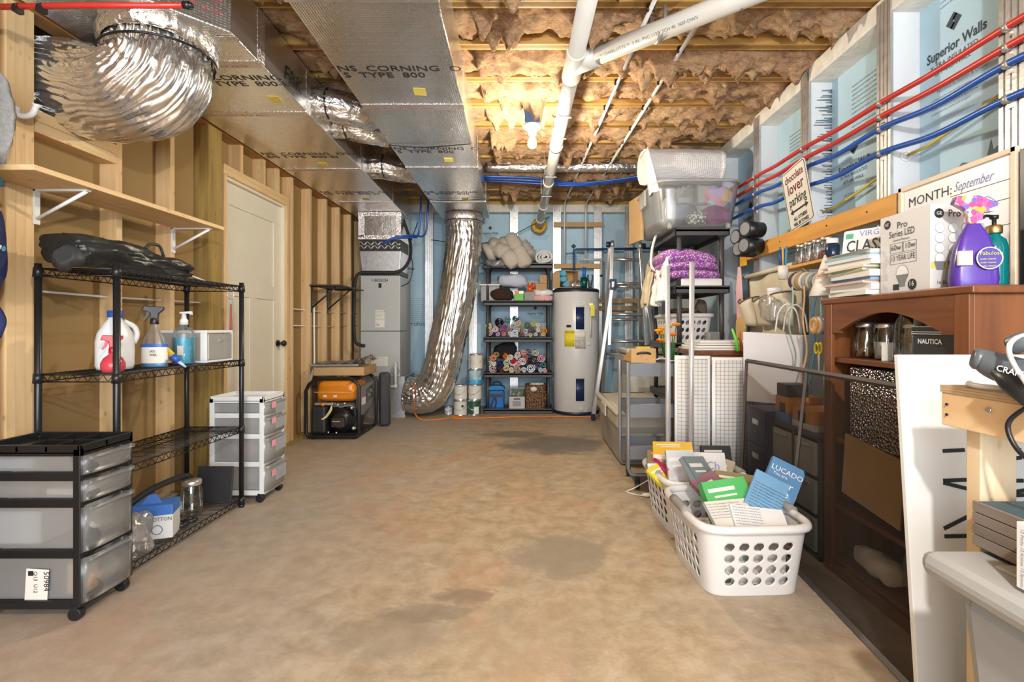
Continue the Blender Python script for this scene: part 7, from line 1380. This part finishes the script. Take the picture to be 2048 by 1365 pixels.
# small plank shelf with jars
wsl = thing('plank_shelf', 'thin wooden plank shelf with jars on the right wall', 'shelf', (1.70, 2.85, 1.45))
build('plank', MB().bx(1.62, 1.805, 2.62, 3.12, 1.462, 1.478), M['orange_board'], wsl, True); 
for y in (2.72, 3.02): build('bracket', MB().bx(1.795, 1.8075, y-0.01, y+0.01, 1.33, 1.461).tube([(1.79, y, 1.35), (1.66, y, 1.458)], 0.005, 6), M['white'], wsl, True)
beads = lambda c: patterned('beads', c, [c, (0.7, 0.15, 0.08), (0.8, 0.75, 0.7), (0.5, 0.3, 0.1)], 90, 0.5)
jz = 1.479
for (y, lab, f_) in ((3.03, 'first small jar of clear beads from the pen cup', (0.70, 0.70, 0.68)), (2.945, 'second small jar with white buttons from the pen cup', (0.74, 0.72, 0.70)), (2.86, 'third small jar with mixed buttons from the pen cup', (0.55, 0.42, 0.38)), (2.775, 'fourth small jar with red buttons from the pen cup', (0.50, 0.15, 0.10))):
    t = thing('button_jar', lab, 'jar', (1.66, y, jz), group='button jars on the plank shelf'); jar(t, 0.62, beads(f_), 0.45)
ij = thing('ink_bottle', 'squat ink bottle with a white cap beside the button jars', 'bottle', (1.64, 2.69, jz)); build('bottle', MB().lathe([(0.001, 0), (0.034, 0), (0.035, 0.008), (0.035, 0.06), (0.026, 0.072)], n=20), mat('ink_navy', (0.01, 0.03, 0.08), 0.15), ij); build('cap', MB().lathe([(0.028, 0.072), (0.029, 0.075), (0.029, 0.098), (0.001, 0.10)], n=20), M['white'], ij)
pcu = thing('pen_cup', 'small cup of coloured markers at the end of the plank shelf', 'cup', (1.60, 3.13, 1.40)); build('cup', MB().lathe([(0.001, 0.0), (0.028, 0.0), (0.032, 0.085), (0.029, 0.085), (0.001, 0.07)], n=18), M['offwhite'], pcu)
for k, c in enumerate(((0.75, 0.50, 0.05), (0.03, 0.15, 0.5), (0.03, 0.25, 0.55), (0.02, 0.06, 0.3), (0.7, 0.35, 0.05), (0.05, 0.3, 0.6))):
    a = k*1.05; build('marker', MB().cyl((0.014*math.cos(a), 0.014*math.sin(a), 0.072), (0.021*math.cos(a), 0.021*math.sin(a), 0.185+0.01*(k % 3)), 0.0065, n=8), mat('marker', c, 0.4), pcu)
# black cans on the rail
bcn = [(3.92, 1.80), (3.75, 1.83), (3.88, 1.70), (3.77, 1.71)]
for i, (y, z) in enumerate(bcn):
    t = thing('black_canister', ('upper left', 'upper right', 'lower left', 'lower right')[i]+' black canister in the holder on the timber rail', 'canister', (1.68, y, z-0.06), group='black canisters on the timber rail')
    build('can', MB().tube([(0.07, 0, 0.06), (-0.07, -0.05, 0.06)], 0.058, 22, caps=True), M['black'], t)
    build('end_disc', MB().tube([(-0.07, -0.05, 0.06), (-0.0745, -0.0515, 0.06)], 0.047, 20), M['greymetal'], t)
slab('orange_note', (1.758, 4.02, 1.60), (1.764, 4.14, 1.77), mat('note_orange', (0.80, 0.42, 0.03), 0.6), 'bright orange note hanging on the timber rail', 'note', 0, 0)
# pocket organizer
po_ = thing('pocket_organizer', 'cream canvas pocket organizer hanging on the right wall', 'organizer', (1.62, 3.5, 0.9))
cvs = mat('cream_canvas', (0.66, 0.60, 0.47), 0.85, var=0.06, bump=0.15, bs=20)
PA, PB = Vector((1.755, 4.02, 0)), Vector((1.70, 3.17, 0))
build('backing', MB().grid(lambda u, v: PA.lerp(PB, u)+Vector((0.02*math.sin(u*8)+0.02, 0, 1.50-0.62*v)), 20, 8), cvs, po_, True, solid=0.006)
build('hanger_bar', MB().tube([PA+Vector((-0.01, 0, 1.50)), PB+Vector((-0.01, 0, 1.50))], 0.016, 8), cvs, po_, True)
for r_ in range(2):
    for c_ in range(3):
        u0, u1 = c_/3+0.01, (c_+1)/3-0.01; zt_ = 1.33-0.30*r_; sag = 0.05*(1 if c_ < 2 else 0.3)
        def pf(u, v, u0=u0, u1=u1, zt_=zt_, sag=sag):
            p = PA.lerp(PB, u0+(u1-u0)*u); bul = math.sin(math.pi*u)**0.5
            return p+Vector((-0.01-0.10*bul*(0.35+0.65*v), -0.02*bul, zt_-0.22+0.22*v-sag*(1-abs(2*u-1))*v))
        pk = build('pocket', MB().grid(pf, 14, 8), cvs, po_, True, solid=0.005)
        build('pocket_trim', MB().tube([pf(k/14, 1.0) for k in range(15)], 0.0055, 6), mat('trim_brown', (0.12, 0.09, 0.07), 0.8), pk, True)
crumple('plastic_pouch', (1.62, 3.30, 1.22), (0.07, 0.10, 0.09), M['bag'], 'clear plastic bag bulging from a lower organizer pocket', 'bag', 0.4, 9)
wcup = thing('paper_cup', 'white lidded paper cup in the upper right organizer pocket', 'cup', (1.635, 3.31, 1.15)); build('cup', MB().lathe([(0.001, 0), (0.032, 0), (0.045, 0.19)], n=20), M['paper'], wcup); build('lid', MB().lathe([(0.047, 0.188), (0.048, 0.195), (0.045, 0.21), (0.001, 0.212)], n=20), M['white'], wcup)
# pink apron strap and tan cardboard guitar body
pk_ = thing('pink_apron', 'pink sling bag strap hanging beside the organizer', 'bag', (1.70, 4.02, 1.1))
build('strap', MB().prism([(0, 0.0), (0.10, 0.0), (0.09, 0.2), (0.06, 0.42), (0.02, 0.43), (-0.02, 0.25)], (1.70, 4.06, 1.16), (0, -1, 0), U_, (0.008, 0, 0)), mat('pink_cloth', (0.78, 0.50, 0.52), 0.8), pk_, True)
gtr = thing('wooden_paddle', 'tan violin-shaped wooden board hanging beside the shelf unit', 'wooden board', (1.72, 4.02, 0.85))
build('board', MB().prism([(0.0, 0), (0.07, 0.03), (0.10, 0.10), (0.085, 0.18), (0.105, 0.26), (0.09, 0.33), (0.05, 0.36), (0.0, 0.355), (-0.05, 0.33), (-0.06, 0.26), (-0.04, 0.18), (-0.06, 0.10), (-0.05, 0.03)], (1.69, 4.0, 0.83), (0, -1, 0), U_, (0.015, 0, 0)), mat('tan_board', (0.62, 0.42, 0.18), 0.6), gtr, True)
# ribbons on a rod
rb0 = thing('ribbon_rack', 'rod of ribbon spools under the plank shelf', 'ribbon spools', (1.60, 2.65, 1.2))
RA, RB = Vector((1.60, 2.98, 1.375)), Vector((1.57, 2.50, 1.330))
build('rod', MB().cyl(RA, RB, 0.006), M['alu'], rb0, True)
rc = [(0.05, 0.04, 0.05), (0.5, 0.42, 0.36), (0.45, 0.26, 0.10), (0.72, 0.68, 0.62), (0.35, 0.38, 0.42), (0.6, 0.55, 0.4), (0.25, 0.3, 0.35), (0.7, 0.66, 0.6), (0.55, 0.10, 0.15), (0.75, 0.70, 0.70), (0.6, 0.12, 0.18), (0.74, 0.7, 0.7)]
for k, c in enumerate(rc):
    a, b_ = RA.lerp(RB, 0.04+k*0.078), RA.lerp(RB, 0.04+k*0.078+0.055); build('spool', MB().tube([a, b_], 0.056-0.0012*k, 20), mat('ribbon', c, 0.6), rb0, True)
for i, (y, c, lab) in enumerate(((2.90, (0.42, 0.62, 0.55), 'mint ribbon'), (2.78, (0.72, 0.46, 0.25), 'peach ribbon'), (2.68, (0.05, 0.20, 0.40), 'blue ribbon'), (2.58, (0.30, 0.55, 0.52), 'aqua ribbon'))):
    build('hanging_ribbon', MB().grid(lambda u, v, y=y, i=i: Vector((1.535+0.012*math.sin(v*9+i), y+0.018*(u-0.5)+0.02*math.sin(v*5+i*2), 1.335-(0.46+0.04*i)*v)), 3, 24), mat('ribbon_strip', c, 0.5), label=lab+' hanging down from the spool rod', cat='ribbon', group='ribbons hanging from the spool rod', solid=0.0015)
tph = thing('tape_rolls', 'orange and blue tape rolls hanging below the ribbon spools', 'tape', (1.55, 2.60, 1.08))
for k, (c, dx) in enumerate((((0.72, 0.42, 0.14), 0), ((0.72, 0.6, 0.5), 0.02), ((0.12, 0.16, 0.42), 0.04))): build('tape_roll', MB().tube([Vector((1.51+dx*0.3, 2.62-dx*1.2+0.032*math.cos(j*math.pi/10), 1.11+0.032*math.sin(j*math.pi/10))) for j in range(20)], 0.016, 8, closed=True), mat('tape_c', c, 0.4), tph, True)
sc_ = thing('scissors', 'yellow handled scissors hanging under the tape rolls', 'scissors', (1.52, 2.60, 0.9))
for dz, dy in ((0, -0.014), (0, 0.018)): build('handle_loop', MB().tube([Vector((1.515, 2.60+dy+0.016*math.cos(j*math.pi/8), 0.99+0.028*math.sin(j*math.pi/8))) for j in range(16)], 0.006, 6, closed=True), mat('scissor_yellow', (0.78, 0.60, 0.02), 0.4), sc_, True)
build('blades', MB().prism([(-0.010, 0), (0.010, 0), (0.004, -0.11), (-0.004, -0.11)], (1.515, 2.602, 0.965), (0, 1, 0), U_, (0.003, 0, 0)), M['alu'], sc_, True)
hat = thing('party_hat', 'white paper cone hat hanging in front of the magazines', 'hat', (1.44, 2.42, 1.25)); build('cone', MB().lathe([(0.075, 0), (0.05, 0.07), (0.028, 0.13), (0.003, 0.20)], n=20, disp=lambda a, z: 0.008*math.sin(a*2)*(0.2-z)*5), M['paper'], hat, solid=0.002)
for k in range(3): build('stripe', MB().tube([Vector((0.048*math.cos(a)*(1-0.05*k), 0.048*math.sin(a)*(1-0.05*k), 0.085+0.008*k)) for a in [math.radians(190+8*j) for j in range(9)]], 0.0015, 4), M['redink'], hat)
cups = thing('striped_cups', 'stack of red striped paper cups lying by the ribbon spools', 'cups', (1.50, 2.40, 1.25)); 
for k in range(4): build('cup', MB().tube([Vector((1.575, 2.50-0.016*k, 1.33)), Vector((1.565, 2.46-0.016*k, 1.32))], [0.034, 0.045], 20), M['white'] if k % 2 else mat('cup_red', (0.6, 0.08, 0.1), 0.5), cups, True)
# ---- big white paper bag
pb = thing('paper_bag', 'large white paper carrier bag behind the window screen', 'bag', (1.48, 3.08, 0.60))
build('bag', MB().prism([(-0.17, 0), (0.17, 0), (0.175, 0.42), (-0.175, 0.44)], (1.50, 3.07, 0.63), (0.72, -0.69, 0), U_, (0.10, 0.10, 0)), mat('kraft_white', (0.72, 0.71, 0.74), 0.7, var=0.03, bump=0.15, bs=5), pb, True, bev=0.004)
for k in (0, 1): build('rope_handle', MB().tube(spline([Vector((1.50, 3.07, 1.07))+Vector((0.72, -0.69, 0))*x+Vector((0.1, 0.1, 0))*k+Vector((0, 0, z)) for (x, z) in ((0.02, 0), (0.04, 0.12), (0.09, 0.17), (0.14, 0.12), (0.16, 0))], 5), 0.005, 6), M['white'], pb, True)
gsp = thing('green_scissors', 'lime green and red handled tools standing beside the paper bag', 'tool', (1.46, 3.4, 0.9))
build('green_handle', MB().tube([(1.44, 3.42, 0.937), (1.425, 3.42, 1.02), (1.40, 3.42, 1.09)], [0.014, 0.012, 0.007], 8), mat('lime', (0.18, 0.60, 0.05), 0.4), gsp, True); build('red_handle', MB().tube([(1.47, 3.42, 0.937), (1.455, 3.42, 1.01), (1.45, 3.42, 1.07)], [0.012, 0.010, 0.006], 8), mat('rust', (0.55, 0.10, 0.03), 0.4), gsp, True)
# ---- drawers behind the screen
dcl = thing('drawer_tower', 'translucent plastic drawer tower behind the window screen', 'drawers', (1.55, 2.57, 0))
dkf = mat('tower_dark', (0.07, 0.065, 0.06), 0.5)
build('frame', MB().bx(-0.18, 0.2, -0.23, -0.21, 0, 0.58).bx(-0.18, 0.2, 0.21, 0.23, 0, 0.58).bx(-0.18, 0.2, -0.23, 0.23, 0.565, 0.585).bx(-0.18, 0.2, -0.23, 0.23, 0, 0.02), dkf, dcl)
build('middle_post', MB().bx(-0.185, -0.17, -0.012, 0.012, 0, 0.58), dkf, dcl)
for r_ in range(3):
    for s_ in (-1, 1): 
        d = build('drawer', MB().bx(-0.19, -0.17, s_*0.11-0.095, s_*0.11+0.095, 0.03+0.18*r_, 0.19+0.18*r_), mat('drawer_pale', (0.36, 0.36, 0.33), 0.35), dcl, bev=0.008)
        build('pull', MB().bx(-0.20, -0.19, s_*0.11-0.06, s_*0.11+0.06, 0.165+0.18*r_, 0.178+0.18*r_), mat('pull_pale', (0.45, 0.45, 0.42), 0.4), d, bev=0.003)
fdr = thing('file_drawers', 'navy blue file drawer stack behind the window screen', 'drawers', (1.52, 2.93, 0))
build('cabinet', MB().bx(-0.17, 0.2, -0.11, 0.13, 0, 0.625), mat('navy_card', (0.03, 0.04, 0.09), 0.6), fdr, bev=0.003)
for z in (0.02, 0.22, 0.42): d = build('drawer', MB().bx(-0.178, -0.17, -0.10, 0.12, z, z+0.19), mat('navy_front', (0.035, 0.045, 0.11), 0.55), fdr, bev=0.002); build('label_holder', MB().bx(-0.181, -0.178, -0.03, 0.05, z+0.11, z+0.14), M['galv'], d)
orx = thing('snack_carton', 'orange and blue cartons on the drawer tower', 'box', (1.50, 2.66, 0.586)); om = mat('crate_orange', (0.62, 0.25, 0.05), 0.5)
build('carton', MB().bx(-0.10, 0.08, 0.02, 0.16, 0.05, 0.135), om, orx); build('base_band', MB().bx(-0.102, 0.082, 0.018, 0.162, 0, 0.05), mat('band_blue', (0.10, 0.25, 0.5), 0.5), orx); build('print_square', MB().bx(-0.104, -0.1, 0.06, 0.11, 0.05, 0.10), M['black'], orx)
orx2 = thing('snack_carton', 'wider orange carton with a dark emblem on the drawer tower', 'box', (1.50, 2.50, 0.586)); build('carton', MB().bx(-0.10, 0.06, -0.06, 0.14, 0.03, 0.10), om, orx2); build('base_band', MB().bx(-0.102, 0.062, -0.062, 0.142, 0, 0.03), mat('band_white', (0.6, 0.62, 0.66), 0.5), orx2); build('print_square', MB().bx(-0.104, -0.1, 0.02, 0.08, 0.03, 0.085), M['black'], orx2)
slab('dark_tin', (1.40, 2.70, 0.722), (1.52, 2.81, 0.79), M['satin_black'], 'small black lidded tin on the orange carton', 'tin')
crumple('pink_ribbon_bag', (1.50, 2.40, 0.66), (0.07, 0.08, 0.07), mat('pale_pink_film', (0.62, 0.36, 0.36), 0.4), 'pink bow in clear film on the drawer tower', 'bow', 0.4, 10)
# ---- window screen leaning along the bookcase
wsn = thing('window_screen', 'large dark framed insect screen leaning in front of the bookcase', 'screen', (1.25, 2.25, 0))
sA, sB, sC, sD = Vector((1.27, 2.99, 0.008)), Vector((1.16, 1.50, 0.008)), Vector((1.335, 1.50, 0.885)), Vector((1.31, 2.99, 0.90))
fmx = mat('bronze_frame', (0.10, 0.085, 0.08), 0.45, 0.3)
for (a, b_, w_) in ((sA, sB, 0.013), (sB, sC, 0.011), (sC, sD, 0.012), (sD, sA, 0.010), (sA.lerp(sB, 0.42), sD.lerp(sC, 0.42), 0.009)): build('frame_bar', MB().tube([a, b_], w_, 4, sm=False), fmx, wsn, True)
mm_ = glassy('insect_mesh', (0.20, 0.18, 0.16), 0.02, 0.6, (0.86, 0.84, 0.82), 0.12)
for (a, b_, c, d) in ((sA, sA.lerp(sB, 0.42), sD.lerp(sC, 0.42), sD), (sA.lerp(sB, 0.42), sB, sC, sD.lerp(sC, 0.42))): build('mesh', MB().add([a, b_, c, d], [(0, 1, 2, 3)]), mm_, wsn, True)
# ---- white board sign with black strokes
ws2 = thing('white_sign_board', 'tall white board with black painted strokes leaning on the bookcase side', 'board', (1.3, 1.44, 0))
def wbp(x, z): return Vector((x, 1.40+0.085*z/1.02, z))
R4 = Matrix.Rotation(-0.083, 3, 'X')
build('board', MB().box((1.33, 1.445, 0.51), (0.47, 0.016, 1.02), R4), mat('board_white', (0.80, 0.80, 0.79), 0.5, var=0.015), ws2, True, bev=0.002)
def stroke(x0, z0, x1, z1, th=0.016):
    a, b_ = Vector((x0, 0, z0)), Vector((x1, 0, z1)); d = (b_-a).normalized(); n_ = Vector((-d.z, 0, d.x))*th/2
    pts = [a+n_, b_+n_, b_-n_, a-n_]; o = Vector((0, 1.4365, 0)); m = MB(); 
    m.prism([(q.x, q.z) for q in pts], (0, 1.4365-0.0424, 0), (1, 0, 0), (0, 0.083, 1), (0, -0.001, 0)); build('painted_stroke', m, fi, ws2, True)
for (x0, y0_, x1, y1_) in ((1900, 907, 1945, 905), (1897, 966, 1945, 964), (1897, 970, 1945, 982), (1892, 1060, 1945, 1035), (1892, 1075, 1945, 1074), (2020, 905, 2060, 905), (2028, 930, 2028, 960), (2028, 924, 2060, 920), (2025, 966, 2060, 966), (2025, 990, 2060, 985), (2025, 996, 2060, 994), (2026, 996, 2026, 1022)):
    Yq = 1.43; a, b_ = P(x0, y0_, Yq), P(x1, y1_, Yq); stroke(a.x, a.z, b_.x, b_.z, 0.011)
build('edge_line', MB().prism([(1.372, 0.3), (1.376, 0.3), (1.376, 0.9), (1.372, 0.9)], (0, 1.4365-0.0424, 0), (1, 0, 0), (0, 0.083, 1), (0, -0.001, 0)), fi, ws2, True)
# ---- workbench end
wbn = thing('workbench', 'rough pine workbench end at the right edge', 'workbench', (1.3, 0.7, 0))
build('front_rail', MB().bx(1.035, 1.073, 0.1, 1.25, 0.857, 0.938), M['bench_y'], wbn, True, bev=0.002)
for k in range(3): build('top_ply', MB().bx(1.033, 1.62, 0.1, 1.252, 0.9385+0.006*k, 0.944+0.006*k), wood('ply%d' % k, (0.55, 0.38, 0.22), (0.34, 0.22, 0.12), 'y', knots=False), wbn, True)
for z in (0.885, 0.91): build('screw', MB().cyl((1.031, 1.232, z), (1.036, 1.232, z), 0.003, n=8), M['blackmetal'], wbn, True)
build('bolt_head', MB().cyl((1.031, 1.12, 0.915), (1.036, 1.12, 0.915), 0.006, n=10), M['galv'], wbn, True)
build('leg', MB().bx(1.06, 1.145, 1.17, 1.208, 0, 0.857), M['bench_z'], wbn, True, bev=0.002); build('leg', MB().bx(1.5, 1.585, 1.17, 1.208, 0, 0.938), M['bench_z'], wbn, True)
build('leg', MB().bx(1.075, 1.16, 0.2, 0.238, 0, 0.938), M['bench_z'], wbn, True); build('end_rail', MB().bx(1.145, 1.5, 1.17, 1.208, 0.857, 0.938), M['bench_z'], wbn, True)
# trimmer and ring on the bench
ZW = 0.957
tl = thing('power_tool', 'grey and black corded power tool lying on the bench', 'power tool', (1.2, 1.02, ZW))
dk = mat('tool_slate', (0.10, 0.115, 0.13), 0.35, var=0.15)
build('nose', MB().tube(spline([P(1944, 716, 1.12), P(1965, 721, 1.11), P(1992, 733, 1.09), P(2030, 745, 1.06), P(2075, 760, 1.02)], 5), [0.018, 0.022, 0.024, 0.024, 0.024, 0.025, 0.026, 0.027, 0.028, 0.029, 0.030, 0.031, 0.031, 0.031, 0.032, 0.032, 0.033, 0.034, 0.035, 0.035, 0.035], 18), dk, tl, True)
build('body', MB().tube([P(1990, 742, 1.06), P(2030, 768, 1.03), P(2090, 800, 0.98)], [0.012, 0.026, 0.032], 16), M['black'], tl, True)
text('CRAFTSMAN', 0.017, P(1990, 741, 0.99), (0.95, -0.15, -0.28), (0.28, 0, 0.95), wi, tl)
build('bail', MB().tube(spline([P(2075, 665, 1.0), P(2030, 678, 1.02), P(2018, 700, 1.02), P(2028, 730, 1.01), P(2055, 770, 0.98)], 6), 0.005, 8), M['chrome'], tl, True)
build('grip', MB().tube(spline([P(2026, 692, 1.04), P(2050, 682, 1.02), P(2100, 675, 1.0)], 5), 0.020, 12), dk, tl, True)
build('loop_cable', MB().tube(spline([(1.02, 1.0, 0.955), (1.012, 1.045, 0.91), (1.012, 1.052, 0.88), (1.012, 1.03, 0.845), (1.012, 0.99, 0.825), (1.012, 0.95, 0.83)], 6), 0.005, 8), M['black'], tl, True)
build('lock_ring', MB().tube(spline([P(1926+60*(1+math.cos(a)), 779+13*math.sin(a), 1.14) if False else Vector((1.105+0.062*math.cos(a), 1.15+0.075*math.sin(a), ZW+0.007)) for a in [k*math.pi/10 for k in range(20)]]+[Vector((1.167, 1.15, ZW+0.007))], 3), 0.0065, 10), M['white'], label='white plastic cord ring lying on the bench corner', cat='ring')
# ---- grey tote under the bench
gt2 = thing('grey_tote', 'large grey storage tote with a lid at the bottom right corner', 'tote', (1.17, 0.80, 0))
gy = mat('tote_grey', (0.34, 0.35, 0.36), 0.42, var=0.04)
build('tub', MB().box((0, 0, 0.27), (0.48, 0.58, 0.54), None, 0, 0.86), gy, gt2, bev=0.035)
lid_ = build('lid', MB().bx(-0.285, 0.285, -0.345, 0.335, 0.545, 0.60), mat('tote_lid', (0.36, 0.36, 0.35), 0.4, var=0.05), gt2, bev=0.022)
build('lid_panel', MB().bx(-0.20, 0.20, -0.27, 0.24, 0.598, 0.606), mat('tote_lid2', (0.38, 0.38, 0.37), 0.4), lid_, bev=0.005)
wcr = thing('plank_crate', 'small grey plank-sided crate on the grey tote', 'crate', (1.075, 1.03, 0.607))
for k in range(4):
    for (x0_, x1_, ya_, yb_) in ((-0.07, 0.09, -0.06, -0.054), (-0.07, -0.064, -0.06, 0.10)): build('plank', MB().bx(x0_, x1_, ya_, yb_, 0.004+0.025*k, 0.027+0.025*k), wood('grey_plank%d' % (k*2+(x0_ == x1_)), (0.26, 0.22, 0.19), (0.16, 0.13, 0.11), 'x' if ya_ == -0.06 and yb_ < 0 else 'y', knots=False), wcr, bev=0.001)
build('liner', MB().bx(-0.063, 0.088, -0.053, 0.098, 0, 0.10), mat('crate_liner', (0.05, 0.09, 0.12), 0.6), wcr)
wbx2 = thing('window_box', 'white window carton leaning against the plank crate', 'box', (1.018, 0.905, 0.607))
build('carton', MB().bx(-0.09, 0.10, -0.05, 0.045, 0, 0.125), M['white'], wbx2, bev=0.002); build('window', MB().bx(-0.0915, -0.09, -0.04, 0.018, 0.02, 0.105), mat('dark_window', (0.10, 0.085, 0.08), 0.15, var=0.5, vs=20), wbx2)
text('12 Forks 12 Knives 12 Spoons', 0.009, (-0.0905, 0.034, 0.115), (0, 0, -1), (0, -1, 0), M['fineprint'], wbx2, w=False)
